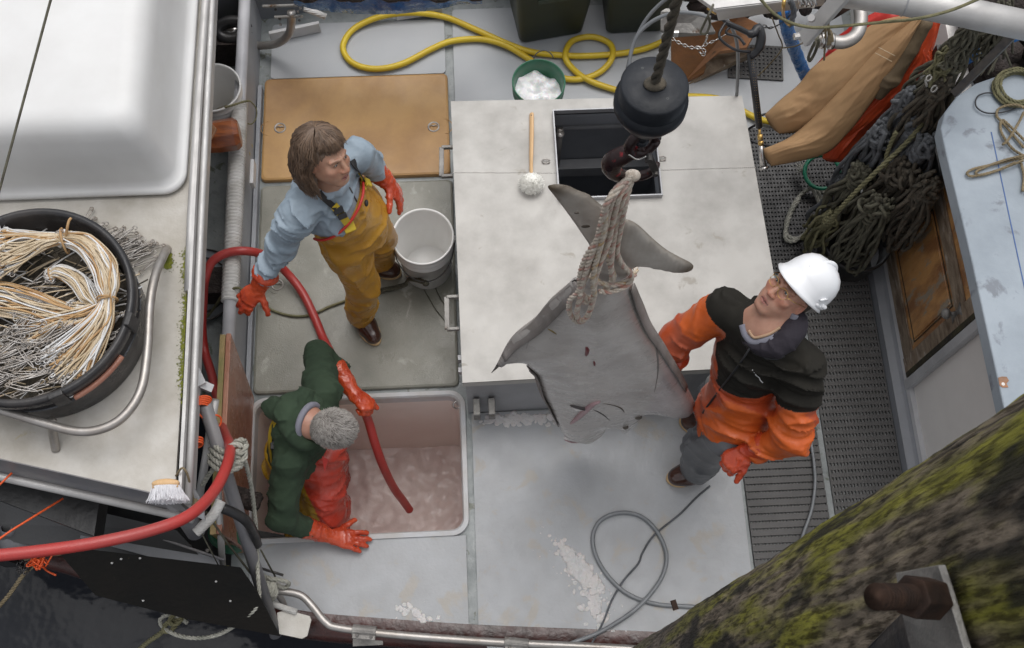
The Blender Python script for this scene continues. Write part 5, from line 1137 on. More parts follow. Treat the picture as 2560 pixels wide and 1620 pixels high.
k=MB(); k.tube([at(2196,118,1.18),at(2238,140,1.19)],.0012,4); k.tube([at(2188,132,1.17),at(2230,154,1.18)],.0012,4); k.build('seam','line_cream',o)
k=MB(); cloth(k,[(2285,60,1.10),(2245,140,.99),(2200,210,.88),(2150,275,.76),(2100,335,.63),(2062,372,.52),(2056,398,.47)],[(2352,50,1.14),(2328,137,1.03),(2298,195,.93),(2258,240,.84),(2220,287,.73),(2165,335,.61),(2100,410,.48)],.07,.014,9.3,3)
cloth(k,[(2290,130,1.05),(2325,205,.98)],[(2330,125,1.06),(2345,190,.98)],.02,.01,2.,2)
o=k.build('orange_oilskin','oilskin_orange'); setp(o,'orange oilskin trousers hanging beside the tan ones','oilskin')
gar('canvas_flap','dark brown canvas garment between the tan trousers and the orange oilskin',[([(2310,60,1.2),(2268,120,1.10),(2225,195,.98),(2200,240,.9)],[.03,.045,.045,.02])],'canvas_dark',.006,None,2.,cat='garment')
gar('red_oilskin','red oilskin showing behind the top of the tan trousers',[([(2230,45,1.0),(2160,80,.9),(2100,130,.78),(2050,170,.66)],[.05,.055,.05,.03])],'oilskin_red',.006,ax_,6.)
k=MB(); k.tube(spline(ats([(1895,310,.4),(1870,325,.35),(1872,348,.3),(1900,360,.3),(1935,368,.32),(1960,385,.35)]),6),.006,7); k.tube(spline(ats([(1890,296,.42),(1915,285,.42),(1930,300,.42)]),5),.006,7); o=k.build('black_hose_loop','black_hose'); setp(o,'short black hose loop between the trunk corner and the tan trousers','hose')
# ------------------------------------------------------------------ spray gun standing against the trunk corner
t=thing('spray_gun','black pressure washer gun with a long grip tube and steel nozzle at the trunk corner','spray gun',at(1905,425,.5))
k=MB(); a=at(1876,135,1.05); b=at(1898,318,.80); T_,U_=None,None; k.tube([a,b],.0155,14); k.build('grip_tube','black_plastic',t)
k=MB(); 
for i in range(26):
    c=a.lerp(b,.08+.88*i/26); 
    if i%7==6: continue
    for s in (-.004,.004): k.ell(c+Vector((s,-.008,.0125)),(.0016,.0014,.0016),n=6,m=4)
k.build('grip_hole','brass',t)
k=MB(); gp=[at(1790,28,1.18),at(1815,55,1.16),at(1850,72,1.14),at(1880,85,1.12),at(1895,70,1.12),at(1903,95,1.1),at(1895,125,1.07),at(1878,140,1.05)]; k.tube(spline(gp,5),[.008]*6+[.012]*8+[.018]*6+[.020]*10+[.016]*6,12); k.build('gun_body','black_plastic',t)
k=MB(); k.tube(spline([at(1815,55,1.16),at(1798,85,1.15),at(1808,105,1.14),at(1840,125,1.12),at(1875,130,1.08)],5),.006,8); k.tube(spline([at(1830,62,1.15),at(1815,82,1.14),at(1845,92,1.13),at(1862,112,1.12)],5),.006,8); k.build('trigger_guard','black_plastic',t)
k=MB(); k.cyl(b,at(1900,342,.78),.006); k.cyl(at(1900,336,.785),at(1901,350,.77),.011); k.cyl(at(1902,352,.765),at(1902,362,.755),.012); k.build('nozzle_fitting','brass',t)
k=MB(); k.tube([at(1902,362,.755),at(1904,380,.735),at(1909,418,.69)],[.009,.011,.0155],16); k.cyl(at(1909,418,.69),at(1910,424,.685),.017,n=18); k.build('nozzle','chrome',t)
k=MB(); k.tube([at(1770,18,1.2),at(1792,32,1.18)],.010,12); k.build('brass_coupling','brass',t)
# grey hoses at the top centre
k=MB(); k.tube(spline(ats([(1572,170,.9),(1580,120,.95),(1600,80,1.0),(1640,48,1.05),(1690,32,1.1),(1740,34,1.15),(1775,44,1.18)]),7),.0085,10)
o=k.build('supply_hose','grey_hose'); setp(o,'grey hose arching from behind the round weight to the spray gun','hose')
k=MB(); k.tube(spline(ats([(1568,170,.7),(1590,95,.8),(1630,30,.9),(1690,-15,1.0),(1760,-10,1.1),(1810,40,1.1),(1838,90,1.0),(1845,150,.8),(1842,238,.5)]),7),.008,10)
o=k.build('arched_hose','grey_hose'); setp(o,'second grey hose arching over the top and down behind the trunk','hose')
# broken plywood piece with chain, bracket
t=thing('broken_plywood','broken rust stained plywood piece leaning behind the round weight','plywood',at(1740,200,0))
k=MB(); k.prism([at(1678,85,.32),at(1850,35,.35),at(1900,60,.33),at(1868,118,.25),at(1800,128,.2),at(1768,150,.12),at(1762,178,.06),at(1710,206,.02),at(1680,205,.05)],(0,0,-.03)); bevel(k.build('board','ply_rust',t,False),.004)
k=MB(); k.prism([at(1772,150,.08),at(1800,132,.15),at(1890,118,.2),at(1880,140,.05),at(1720,212,.0)],(0,0,-.02)); k.build('broken_edge','door_worn',t,False)
k=MB(); k.prism([at(1652,28,.55),at(1665,20,.55),at(1760,30,.55),at(1790,80,.5),at(1690,88,.45),at(1652,75,.5)],(0,0,-.02)); bevel(k.build('bracket_plate','galv',t,False),.003)
k=MB(); c=at(1688,85,.48); k.box(c,(.03,.012,.035)); k.build('bracket_clip','chrome',t,False)
k=MB(); P_=resample(spline(ats([(1678,95,.5),(1700,108,.49),(1725,118,.48),(1748,120,.48),(1762,112,.49),(1790,100,.52),(1815,85,.56)]),8),.017)
P2_=resample(spline(ats([(1740,118,.49),(1755,122,.49),(1765,132,.48),(1758,138,.47),(1748,130,.47)]),8),.017); P3_=resample(spline(ats([(1768,88,.6),(1766,100,.55),(1760,112,.5)]),8),.017); P4_=resample(spline(ats([(1990,20,.9),(1975,40,.85),(1950,60,.8),(1925,70,.75),(1905,62,.72)]),8),.02)
def chain(P_):
    for i in range(len(P_)-1):
        a,b=P_[i],P_[i+1]; d=(b-a); c=(a+b)/2; up=Vector((0,-.5,.85)) if i%2 else Vector((.8,.3,.5)); n_=d.cross(up).normalized() if i%2 else d.cross(up).normalized(); k.tube(torus_pts(c,d.length*.72,n_,12,ry=.0065,x=tuple(d.normalized())),.0022,5)
chain(P_);chain(P2_);chain(P3_); k.build
o=k.build('steel_chain','chrome'); setp(o,'short shiny steel chain draped over the broken plywood','chain')
k=MB(); chain(P4_); o=k.build('dark_chain','dark_steel'); setp(o,'dark chain hanging under the aluminium tray at the top','chain')
# aluminium tray at the top
t=thing('aluminium_tray','long aluminium tray edge crossing the top, right of the hoist rope','tray',at(1880,20,1.45))
k=MB(); k.prism([at(1700,-60,1.5),at(1745,-8,1.5),at(1790,24,1.5),at(2062,-8,1.5),at(2070,-80,1.5)],(0,0,-.02)); 
k.prism([at(1788,24,1.5),at(2064,-9,1.5),at(2060,14,1.38),at(1796,52,1.38)],(0,.008,0)); 
bevel(k.build('tray_body','alu',t,False),.002)
# dark gear under the tray
k=MB(); 
for i in range(40): k.ell(at(random.uniform(1720,2050),random.uniform(-30,38),random.uniform(.15,.5)),(random.uniform(.03,.08),.04,.05),n=8,m=6)
o=k.build('dark_gear_heap','soot'); setp(o,'dark heap of gear in the shade under the aluminium tray','fishing gear',kind='stuff')
# blue rolled tarp, aluminium channel, boom, pipe elbow
k=MB(); P_=spline(ats([(1960,20,.9),(1968,70,.7),(1985,120,.45),(2005,170,.25),(2022,205,.1)]),8); n_=len(P_); k.tube(P_,[.034+.0015*math.sin(i*1.7) for i in range(n_)],14,flat=.7); o=k.build('blue_lay_flat_hose','blue_tarp'); setp(o,'blue lay flat hose hanging from the tray beside the tan trousers','hose')
t=thing('boom','thick aluminium boom pipe crossing the top right corner','boom',at(2300,30,1.9))
k=MB(); k.tube([at(2075,-22,2.0),at(2250,0,2.0),at(2420,33,2.0),at(2640,80,2.0)],.047,28); k.build('boom_pipe','alu',t)
k=MB(); k.tube(torus_pts(at(2262,2,2.0),.0475,tuple(at(2300,8,2.0)-at(2262,2,2.0)),30),.003,6); k.build('weld_ring','alu_side',t)
k=MB(); a=at(2112,-18,2.06); b=at(2008,100,1.85); k.bar(a,b,.055,.02); bevel(k.build('channel_bar','alu',t,False),.003)
k=MB(); n_=at(2020,45,1.92); k.cyl(at(1985,92,1.85),at(2010,88,1.85),.012,n=8); k.cyl(at(2028,44,1.98),at(2030,48,1.96),.012,n=8); k.build('channel_bolt','chrome',t,False)
t=thing('elbow_pipe','curved stainless exhaust elbow with clamps under the boom','pipe',at(2130,100,1.3))
k=MB(); k.tube(spline(ats([(2040,100,1.4),(2075,103,1.4),(2110,105,1.4),(2140,88,1.4),(2152,55,1.4),(2150,20,1.4),(2148,-5,1.4)]),7),.026,20); k.build('elbow_tube','steel',t)
for (u,v,uu,vv) in ((2055,100,2062,100),(2078,103,2085,103)):
    k=MB(); k.tube([at(u-5,v,1.4),at(u+5,v,1.4)],.032,20); k.build('pipe_clamp','chrome',t)
k=MB(); k.tube([at(2070,35,1.55),at(2120,5,1.6)],.028,16); k.build('upper_coupling','rust_bolt',t)
k=MB()
for i in range(5): k.tube(torus_pts(at(2063+i*2,92,1.41),.036,(1,.1+i*.05,0),16),.003,5)
k.tube(spline(ats([(2067,60,1.5),(2064,80,1.47),(2062,120,1.35),(2060,150,1.25)]),5),.004,6); k.tube(spline(ats([(2072,40,1.55),(2070,60,1.5),(2074,85,1.45)]),5),.006,6)
o=k.build('twine_lashing','rope_beige'); setp(o,'beige twine wrapped around the exhaust elbow','twine')
k=MB(); k.tube(spline(ats([(1895,-10,2.05),(1930,30,2.0),(1965,52,1.98),(2000,64,1.97),(2045,69,1.96),(2120,64,1.96),(2200,56,1.97),(2290,47,2.06),(2370,28,2.08),(2440,0,2.1),(2500,-30,2.1)]),7),.0052,7); o=k.build('olive_stay_rope','rope_olive'); setp(o,'tight olive rope crossing in front of the boom at the top right','rope')
k=MB(); k.tube(spline(ats([(1790,-5,WZ),(1775,30,1.62),(1758,65,1.55),(1752,82,1.52),(1765,84,1.52),(1775,60,1.55),(1770,40,1.6)]),6),.0048,6); o=k.build('hanging_cord','rope_mud'); setp(o,'thin brown cord with a loop hanging by the spray gun','cord')
k=MB(); k.tube(spline(ats([(1930,45,.8),(1945,85,.6),(1955,120,.5),(1925,160,.3),(1895,190,.2)]),6),.0035,5); k.tube(spline(ats([(1955,120,.5),(1990,115,.7),(2020,100,1.0)]),6),.0035,5); o=k.build('tangled_cord','rope_beige'); setp(o,'thin beige cord hanging over the small perforated mat','cord')
k=MB(); k.tube(spline(ats([(2052,75,WZ),(2040,100,1.55),(2022,140,1.4),(2025,152,1.35),(2038,130,1.4),(2048,100,1.5)]),6),.006,7); o=k.build('dark_cord_loop','rope_mud'); setp(o,'dark doubled cord loop hanging from the aluminium channel','cord')
t=thing('shackle','orange rusted hook and steel shackle hanging at the tray end','shackle',at(1965,40,WZ))
k=MB(); k.tube(spline(ats([(1962,-5,1.8),(1958,20,1.75),(1960,45,WZ),(1972,60,1.68),(1978,50,1.68)]),6),.007,8); k.build('hook_bar','brass',t); k=MB(); k.rope(spline(ats([(1975,0,1.8),(1985,30,1.75),(1975,65,1.68)]),5),.011); k.build('splice','rope_slate',t); k=MB(); 
for q in range(4): k.tube(torus_pts(at(2000+q*9,-2+q*2,1.85),.02,(1,.3*q,.2),14),.006,6)
k.build('chain_link','chrome',t)
t=thing('dark_stay_bar','dark diagonal bar running along the corner of the blue roof','bar',at(2450,150,1.8)); k=MB(); k.bar(at(2600,20,1.85),at(2385,235,1.45),.03,.02); bevel(k.build('stay_bar','dark_steel',t,False),.003)
k=MB(); k.tube(spline(ats([(2600,60,1.5),(2500,100,1.4),(2420,140,1.3),(2360,180,1.2)]),6),.03,12); o=k.build('blue_bundle','blue_tarp'); setp(o,'blue fabric bundle half hidden behind the hanging twine','tarpaulin')
k=MB()
for i in range(60): k.ell(at(random.uniform(2420,2640),random.uniform(0,190),random.uniform(.7,1.2)),(random.uniform(.04,.09),.06,.06),n=8,m=6)
o=k.build('dark_net_heap','soot'); setp(o,'dark heap of nets in the top right corner behind the twine hanks','net',kind='stuff')
k=MB(); 
for i in range(16): 
    u=random.uniform(2440,2570); k.tube(spline(ats([(u,random.uniform(-10,20),1.6),(u+random.uniform(-30,20),random.uniform(60,100),1.5),(u+random.uniform(-60,10),random.uniform(130,190),1.4)]),6),.005,5)
o=k.build('net_lines','rope_mud'); setp(o,'thin net lines hanging in the top right corner','rope',kind='stuff')
for (u,v) in ((2225,55),(2300,210),(2318,190)): pass
k=MB()
for (u,v,z) in ((2315,208,1.42),(2335,222,1.42),(2322,195,1.45)): k.tube(torus_pts(at(u,v,z),.013,(random.uniform(-1,1),random.uniform(-1,0),.6),14,ry=.008),.0035,7)
o=k.build('snap_shackles','galv'); setp(o,'shiny shackles holding the slate rope hank','shackle')
# ------------------------------------------------------------------ mossy pile by the camera
d=ray(2560,990); ph1=math.atan2(d.y,d.x); PR=.20; PD=.545; half=math.asin(PR/PD); pc=ph1-half; PX,PY=PD*math.cos(pc),PD*math.sin(pc)
mat('moss_wood',(.2,.2,.2),.75,attr=True,c2=(.30,.28,.25),vs=150,lo=.46,hi=.60,bump=1,bs=260,dist=.006,stretch=(1,1,.16),c3=(.012,.010,.008),s3=34,t3=.635,spec=.3)
t=thing('mossy_pile','round wooden pier pile covered in green moss, running across the lower right','pile',(PX,PY,-3))
V=[];Fc=[];C_=[]; NA=330; zs=list(np.linspace(-3,1.4,8))+list(np.linspace(1.5,3.2,120))+list(np.linspace(3.207,4.7,330))+[4.9,5.1,5.5]
def F_(x,y,z,s,o=0,oc=5): return mnoise.fractal(Vector((x*s,y*s,z*s*.22+o)),1,2,oc)
for z in zs:
    for i in range(NA):
        a=2*math.pi*i/NA; x,y=math.cos(a),math.sin(a); n1=F_(x,y,z*5,2.4); n2=F_(x,y,z*5,7,7); n3=F_(x,y,z*5,3.1,31); n4=F_(x,y,z*5,16,3,3)
        rr=PR*(1+.018*n1+.010*n2+.006*n4); V.append((PX+rr*x,PY+rr*y,z))
        st=mnoise.fractal(Vector((x*26,y*26,z*2.2)),1,2,4); wood=np.array([.22,.18,.135])*(1+.7*n4+.6*st); moss=np.array([.27,.26,.04])*(1+.45*n2+.35*n4); olive=np.array([.17,.165,.035])*(1+.5*st); dark=np.array([.016,.015,.014])
        up=min(1,max(0,(z-2.6)/1.1)); m1=min(1,max(0,(n1+.02+.16*up+.35*st)*2)); c=wood*(1-m1)+(moss*(.3+.7*up)+olive*(.7-.7*up))*m1
        dk=min(.92,max(0,(n3+.5*n2+.25*st-.20)*3.2)); c=c*(1-dk)+dark*dk
        if z<3.0: 
            g=min(1,(3.0-z)/1.0); c=c*(1-g*.6)+np.array([.11,.10,.095])*(1+.5*n4)*g*.6
        C_.append(np.clip(c,0.008,1))
for j in range(len(zs)-1):
    for i in range(NA): Fc.append((j*NA+i,j*NA+(i+1)%NA,(j+1)*NA+(i+1)%NA,(j+1)*NA+i))
mesh_obj('pile_trunk',np.array(V),Fc,'moss_wood',t,True,None,np.array(C_))
def on_pile(u,v,r=PR,off=0):
    d=ray(u,v); A=d.x*d.x+d.y*d.y; B=-2*(d.x*PX+d.y*PY); C0=PX*PX+PY*PY-(r+off)**2; D=B*B-4*A*C0
    if D<0: D=0
    s=(-B-math.sqrt(D))/(2*A); return Vector((d.x*s,d.y*s,H+d.z*s))
# bolt on steel strap
t=thing('steel_strap','galvanised steel strap with a rusty threaded bolt and nut on the mossy pile','strap',on_pile(2330,1560))
def strapq(l,off,th): 
    P_=[on_pile(u,v,PR,off) for u,v in l]; c=sum(P_,Vector())/len(P_); n_=Vector((c.x-PX,c.y-PY,0)).normalized(); return P_,n_*th
k=MB(); P_,n_=strapq([(2238,1432),(2345,1412),(2372,1500),(2420,1660),(2290,1690),(2258,1545)],.014,-.006); k.prism(P_,n_); bevel(k.build('strap_plate','galv',t,False),.001)
k=MB(); P_,n_=strapq([(2255,1530),(2270,1560),(2280,1690),(2100,1690),(2175,1610)],.008,-.006); k.prism(P_,n_); bevel(k.build('brace_plate','dark_steel',t,False),.001)
c=on_pile(2340,1497,PR,.018); 
def dep(u,v,s): d=ray(u,v).normalized(); return Vector((0,0,H))+d*s
s0=(c-Vector((0,0,H))).length; a=dep(2335,1497,s0-.005); m_=dep(2275,1492,s0-.035); e_=dep(2192,1492,s0-.085)
k=MB(); ax=(m_-a).normalized(); k.cyl(a,m_,.0160,n=6); bevel(k.build('hex_nut','rust_bolt',t,False),.0015)
k=MB(); L_=(e_-m_).length; P_=[m_.lerp(e_,i/44) for i in range(45)]; k.tube(P_,[.0078+(.0016,.0008,-.0024,-.0008)[i%4] for i in range(45)],18); k.build('threaded_rod','rust_bolt',t)
k=MB(); a=on_pile(1690,1525,PR,-.005); P_=[a,a+(dep(1684,1506,(a-Vector((0,0,H))).length-.0)-a)]; k.bar(P_[0],P_[1]+(P_[1]-P_[0])*.3,.012,.012); o=k.build('rusty_spike','rust_bolt',None,False); setp(o,'short rusty spike sticking out of the lower pile','spike')
# ------------------------------------------------------------------ mooring ropes and orange twine bottom left
z=.75
k=MB()
for q in range(4): k.rope(spline(ats([(528-q*2,1105+q*16,.80),(555,1128+q*17,.86),(590,1130+q*14,.86),(615-q*3,1118+q*14,.82),(608,1098+q*12,.80)]),6),.0115)
k.rope(torus_pts(at(590,1135,.86),.036,(.3,-.2,1),24),.0115); k.rope(torus_pts(at(598,1118,.85),.03,(-.3,.2,1),24),.0115)
k.rope(spline(ats([(535,1170,.8),(520,1190,.76),(505,1215,.7)]),6),.010)
k.rope(spline(ats([(612,1150,.84),(620,1180,.75),(628,1215,.66),(634,1260,.55),(640,1320,.45),(643,1380,.40),(645,1440,.38),(648,1490,.36),(640,1520,.34),(600,1555,.25),(550,1585,.15),(500,1595,.10),(450,1590,.08),(410,1570,.06),(400,1550,.06),(420,1538,.06),(450,1545,.06),(470,1560,.06)]),8),.0095)
o=k.build('mooring_rope','rope_grey'); setp(o,'pale rope knotted on the roof frame and looping down past the black board','rope')
k=MB(); P_=[(470,1540,.05),(440,1552,.06),(415,1560,.06),(405,1580,.03),(370,1605,-.1),(330,1640,-.3)]; k.rope(spline(ats(P_),6),.0115); k.rope(torus_pts(at(440,1548,.07),.028,(.2,.2,1),22,ry=.02),.011); k.rope(torus_pts(at(425,1565,.06),.03,(.2,-.2,1),22,ry=.018),.011); o=k.build('knotted_rope','rope_olive'); setp(o,'knotted rope tied on the guard rail above the water','rope')
k=MB()
for q in range(4): k.rope(spline(ats([(655+q*8,1438+q*3,.16),(662+q*8,1460,.2),(672+q*6,1485,.2),(660+q*5,1505,.14)]),5),.010)
k.rope(spline(ats([(650,1432,.16),(670,1445,.2),(700,1450,.2),(722,1458,.16),(712,1470,.14),(690,1462,.18)]),6),.010); k.rope(spline(ats([(650,1450,.18),(655,1490,.2),(668,1520,.16)]),6),.010)
o=k.build('rail_knot','rope_grey'); setp(o,'pale rope knot at the bent end of the stainless gunwale rail','rope')
k=MB(); k.rope(spline(ats([(-30,1545,-.2),(20,1490,-.1),(60,1435,.0),(90,1410,.05)]),6),.010); k.rope(spline(ats([(60,1398,.05),(110,1388,.15),(170,1384,.15),(215,1385,.1)]),6),.008); o=k.build('stern_rope','rope_beige'); setp(o,'beige rope running down to the water at the left edge','rope')
k=MB()
k.tube(ats([(-20,1360,.9),(30,1325,.88),(158,1246,.82)]),.0042,5); o=k.build('cord','twine_orange'); setp(o,'tight orange cord running up to the right under the roof platform edge','cord')
k=MB(); k.tube(ats([(-20,1230,1.0),(30,1182,1.0)]),.0042,5); o=k.build('cord','twine_orange'); setp(o,'short orange cord crossing the fascia at the far left edge','cord')
k=MB()
for (a,b) in (((52,1305,.3),(80,1375,.25)),((60,1303,.3),(88,1372,.25)),((66,1300,.3),(86,1360,.25)),((108,1340,.3),(110,1375,.25)),((112,1340,.3),(114,1375,.25))): k.tube(ats([a,b]),.004,5)
for i in range(13): 
    c=at(random.uniform(82,128),random.uniform(1395,1418),.2); k.tube(torus_pts(c,random.uniform(.012,.04),(random.uniform(-1,1),random.uniform(-1,1),random.uniform(-1,1)),12,ry=.01),.0035,5)
k.tube(spline(ats([(100,1405,.2),(115,1425,.1),(140,1438,.1)]),4),.0045,5)
o=k.build('orange_twine','twine_orange'); setp(o,'tangle of bright orange twine tied at the stern rail, lower left','twine')
k=MB()
for i in range(5): k.tube(torus_pts(at(500+i*1.5,1022-i*5,.95),.033,(.25,-.9,.2),16),.004,5)
k.tube(spline(ats([(497,1035,.95),(515,1052,.9),(535,1068,.85),(550,1062,.85),(552,1045,.87),(540,1038,.9),(515,1042,.93)]),6),.004,5)
o=k.build('orange_lashing','twine_orange'); setp(o,'orange twine lashing on the grey frame pipe beside the red hose','twine'); k=MB()
for i in range(3): k.tube(torus_pts(at(493,1100+i*6,.95),.02,(.25,-.9,.2),12),.004,5)
o=k.build('orange_lashing','twine_orange'); setp(o,'small coil of orange twine low on the roof frame pipe','twine')
k=MB(); k.tube(ats([(515,1280,.82),(570,1360,.5),(640,1450,.3),(650,1470,.25)]),.0045,6); k.tube(ats([(505,1335,.8),(560,1440,.3)]),.0025,5); k.tube(ats([(652,1375,.3),(690,1445,.1)]),.004,5); o=k.build('thin_cables','rope_mud'); setp(o,'thin dark cables running down the frame pipes at the lower left','cable')
t=thing('steel_toggle','short dark steel rod lying by the rail knot','rod',at(670,1425,.05)); k=MB(); k.tube([at(650,1420,.1),at(708,1438,.1)],.006,8); k.build('rod','dark_steel',t)
k=MB()
for i in range(18):
    c=at(random.uniform(45,75),random.uniform(1405,1430),.15); k.tube(torus_pts(c,.014,(random.uniform(-1,1),random.uniform(-1,1),random.uniform(-1,1)),10,ry=.008),.003,5)
o=k.build('small_chain','dark_steel'); setp(o,'small dark chain piled at the lower left gunwale','chain')
t=thing('wire_rack','round wire frame disc on the side deck left of the woman','frame',at(525,715,0.02))
k=MB(); c=at(500,715,.03); 
k.lathe([(.001,.0),(.19,.0),(.19,.006),(.001,.006)],c,40); k.build('disc','wall_grey',t)
k=MB()
for r in (.19,.145): k.tube(torus_pts(c+Vector((0,0,.012)),r,n=40),.004,6)
k.build('wire_ring','dark_steel',t)
k=MB()
for v in (685,712,740): k.tube(ats([(500,v,.05),(532,v+1,.05)]),.003,5)
k.build('wire_tine','brass',t)
# ------------------------------------------------------------------ people
mat('skin',(.5,.3,.22),.45,attr=True,sub=.12,bump=.12,bs=120,dist=.003,c2=(.86,.8,.78),vs=25)
mat('hair_brown',(.095,.060,.040),.45,c2=(.20,.14,.10),vs=30,stretch=(1,1,.4)); mat('hair_grey',(.30,.275,.25),.5,c2=(.16,.145,.13),vs=30); mat('hair_dark',(.05,.035,.025),.5)
mat('eye_white',(.7,.66,.63),.2); mat('iris',(.06,.07,.07),.15)
mat('glove_orange',(.56,.080,.026),.26,c2=(.40,.042,.016),vs=14,bump=.35,bs=26,dist=.008,rv=.1,coat=.25)
mat('cotton_blue',(.31,.375,.435),.6,c2=(.22,.28,.335),vs=6,bump=.35,bs=24,dist=.012,rv=.12)
mat('oilskin_yellow',(.40,.19,.022),.36,attr=True,c2=(.82,.76,.72),vs=7,bump=.35,bs=16,dist=.012,rv=.12)
mat('boot_brown',(.045,.018,.012),.16,c2=(.07,.03,.02),vs=9,coat=.5); mat('boot_sole',(.55,.38,.2),.6)
mat('trim_red',(.52,.03,.02),.45); mat('strap_black',(.015,.015,.017),.55); mat('strap_yellow',(.58,.42,.03),.5)
mat('navy',(.01,.012,.05),.7)
mat('softshell',(.019,.017,.013),.8,spec=.25,c2=(.012,.011,.009),vs=5,bump=.2,bs=22,dist=.01)
mat('jacket_orange',(.62,.115,.02),.34,c2=(.47,.06,.018),vs=4,lo=.4,hi=.62,bump=.4,bs=13,dist=.014,rv=.1)
mat('jacket_cloth',(.5,.5,.5),.42,attr=True,c2=(.8,.75,.75),vs=5,bump=.4,bs=14,dist=.012,rv=.12)
mat('trouser_grey',(.085,.09,.098),.42,c2=(.13,.135,.145),vs=5,bump=.4,bs=12,dist=.012,stretch=(1,1,.4))
mat('helmet_white',(.82,.83,.85),.28,coat=.3); mat('shirt_grey',(.20,.20,.24),.8); mat('shirt_tan',(.42,.28,.18),.8); mat('hood_navy',(.022,.018,.026),.85,bump=.3,bs=60)
mat('sweat_green',(.036,.062,.034),.9,c2=(.024,.044,.024),vs=6,bump=.35,bs=40,dist=.006)
mat('hold_oilskin',(.5,.1,.05),.3,attr=True,c2=(.78,.72,.7),vs=6,bump=.4,bs=12,dist=.014,rv=.1)
def fr(fwd,up):
    f=Vector(fwd).normalized(); u=Vector(up); u=(u-f*u.dot(f)).normalized(); r=f.cross(u); return Matrix((r,f,u)).transposed()   # columns: right, forward, up
def add_head(S,c,fwd,up,s=1.0,female=False,k=.012):
    R=fr(fwd,up); c=Vector(c); W=lambda x,y,z: c+R@(Vector((x,y,z))*s)
    S.ell(W(0,-.018,.035),(.074*s,.094*s,.085*s),R,k); S.ell(W(0,.012,-.03),(.062*s,.074*s,.078*s),R,.03)
    j=.052 if female else .058
    S.ell(W(0,.030,-.062),(j*s,.058*s,.042*s),R,.03); S.ell(W(0,.068,-.098),(.022*s,.020*s,.017*s),R,.022)
    for q in (-1,1):
        S.cap(W(q*.052,-.005,-.058),W(q*.018,.068,-.098),.017*s,.014*s,.02)
        S.ell(W(q*.040,.064,-.018),(.024*s,.02*s,.018*s),R,.018); S.ell(W(q*.032,.083,.014),(.017*s,.014*s,.011*s),R,.006,sub=True)
        S.cap(W(q*.014,.088,.031),W(q*.046,.070,.030),.008*s,.008*s,.008)
        S.ell(W(q*.030,.0725,.013),(.0145*s,.013*s,.0125*s),R,.003)
        S.ell(W(q*.073,-.012,-.008),(.010*s,.019*s,.032*s),R@Matrix.Rotation(q*-.25,3,'Z'),.006); S.ell(W(q*.083,-.004,-.006),(.008*s,.010*s,.018*s),R,.004,sub=True)
        S.ell(W(q*.0125,.098,-.030),(.010*s,.011*s,.009*s),R,.006); S.ell(W(q*.008,.104,-.040),(.004*s,.005*s,.004*s),R,.003,sub=True)
    if female:
        for q in (-1,1): S.ell(W(q*.038,.048,-.045),(.022*s,.026*s,.028*s),R,.02)
    S.cap(W(0,.084,.022),W(0,.108,-.026),.0085*s,.0115*s,.009)
    S.ell(W(0,.074,-.066),(.026*s,.018*s,.020*s),R,.012)
    S.cap(W(-.020,.083,-.061),W(0,.0915,-.0585),.0045*s,.006*s,.004); S.cap(W(.020,.083,-.061),W(0,.0915,-.0585),.0045*s,.006*s,.004)
    S.cap(W(-.018,.081,-.071),W(0,.0895,-.073),.005*s,.007*s,.004); S.cap(W(.018,.081,-.071),W(0,.0895,-.073),.005*s,.007*s,.004)
    S.ell(W(0,.093,-.066),(.023*s,.007*s,.0022*s),R,.002,sub=True)
    return R,W
def skin_col(R,c,s,base,lip,female=False,stub=None):
    Ri=np.array(R); c=np.array(c)
    def fn(V):
        L=(V-c)@Ri/s; x,y,z=L[:,0],L[:,1],L[:,2]; C_=np.tile(np.array(base,float),(len(V),1))
        def blend(m_,col): 
            nonlocal C_; m_=np.clip(m_,0,1)[:,None]; C_=C_*(1-m_)+np.array(col)*m_
        f=y>.045
        blend(np.exp(-(((np.abs(x)-.042)/.022)**2+((z+.022)/.02)**2))*(.22 if female else .45)*f,(base[0]*1.05,base[1]*.62,base[2]*.55))
        blend(np.exp(-((x/.016)**2+((z+.030)/.014)**2))*.5*f,(base[0]*1.05,base[1]*.65,base[2]*.58))
        blend((np.abs(z+.066+.0*x)<.011+0*x)*(np.abs(x)<.023)*(y>.072)*(1-(np.abs(x)/.026)**2)*1.0,lip)
        blend((np.abs(z+.066)<.0022)*(np.abs(x)<.022)*(y>.07)*.9,(.10,.03,.025))
        eb=np.exp(-((np.abs(x)-.031)/.014)**4-(((z-.0335)+((np.abs(x)-.03)*.15))/.0038)**2)*(y>.05); blend(eb*(.55 if female else .75),(.12,.07,.045))
        blend(np.exp(-(((np.abs(x)-.031)/.017)**4+((z-.013)/.010)**2))*(.15 if female else .3)*f,(base[0]*.6,base[1]*.45,base[2]*.42))
        if stub is not None: blend(((z<-.045)*(y>-.01)*.18),stub)
        blend(np.exp(-(((np.abs(x)-.08)/.012)**2+((z+.008)/.03)**2))*.4,(base[0]*1.02,base[1]*.62,base[2]*.55))
        return C_
    return fn
def eyes(parent,W,R,s,look=(0,0)):
    for q in (-1,1):
        k=MB(); k.ell(W(q*.030,.0765,.0135),(.0105*s,.0105*s,.0062*s),R,14,10); e=k.build('eye','eye_white',parent)
        k=MB(); k.ell(W(q*.030+look[0],.0852,.0135+look[1]),(.0048*s,.003*s,.0048*s),R,12,8); k.build('iris','iris',e)
        k=MB(); k.tube([W(q*.030+dx,.0862-abs(dx)*.35,.0195-dx*dx*38) for dx in (-.013,-.007,0,.007,.013)],.0018*s,6); k.build('eyelid','boot_brown' if False else 'hair_brown',parent)
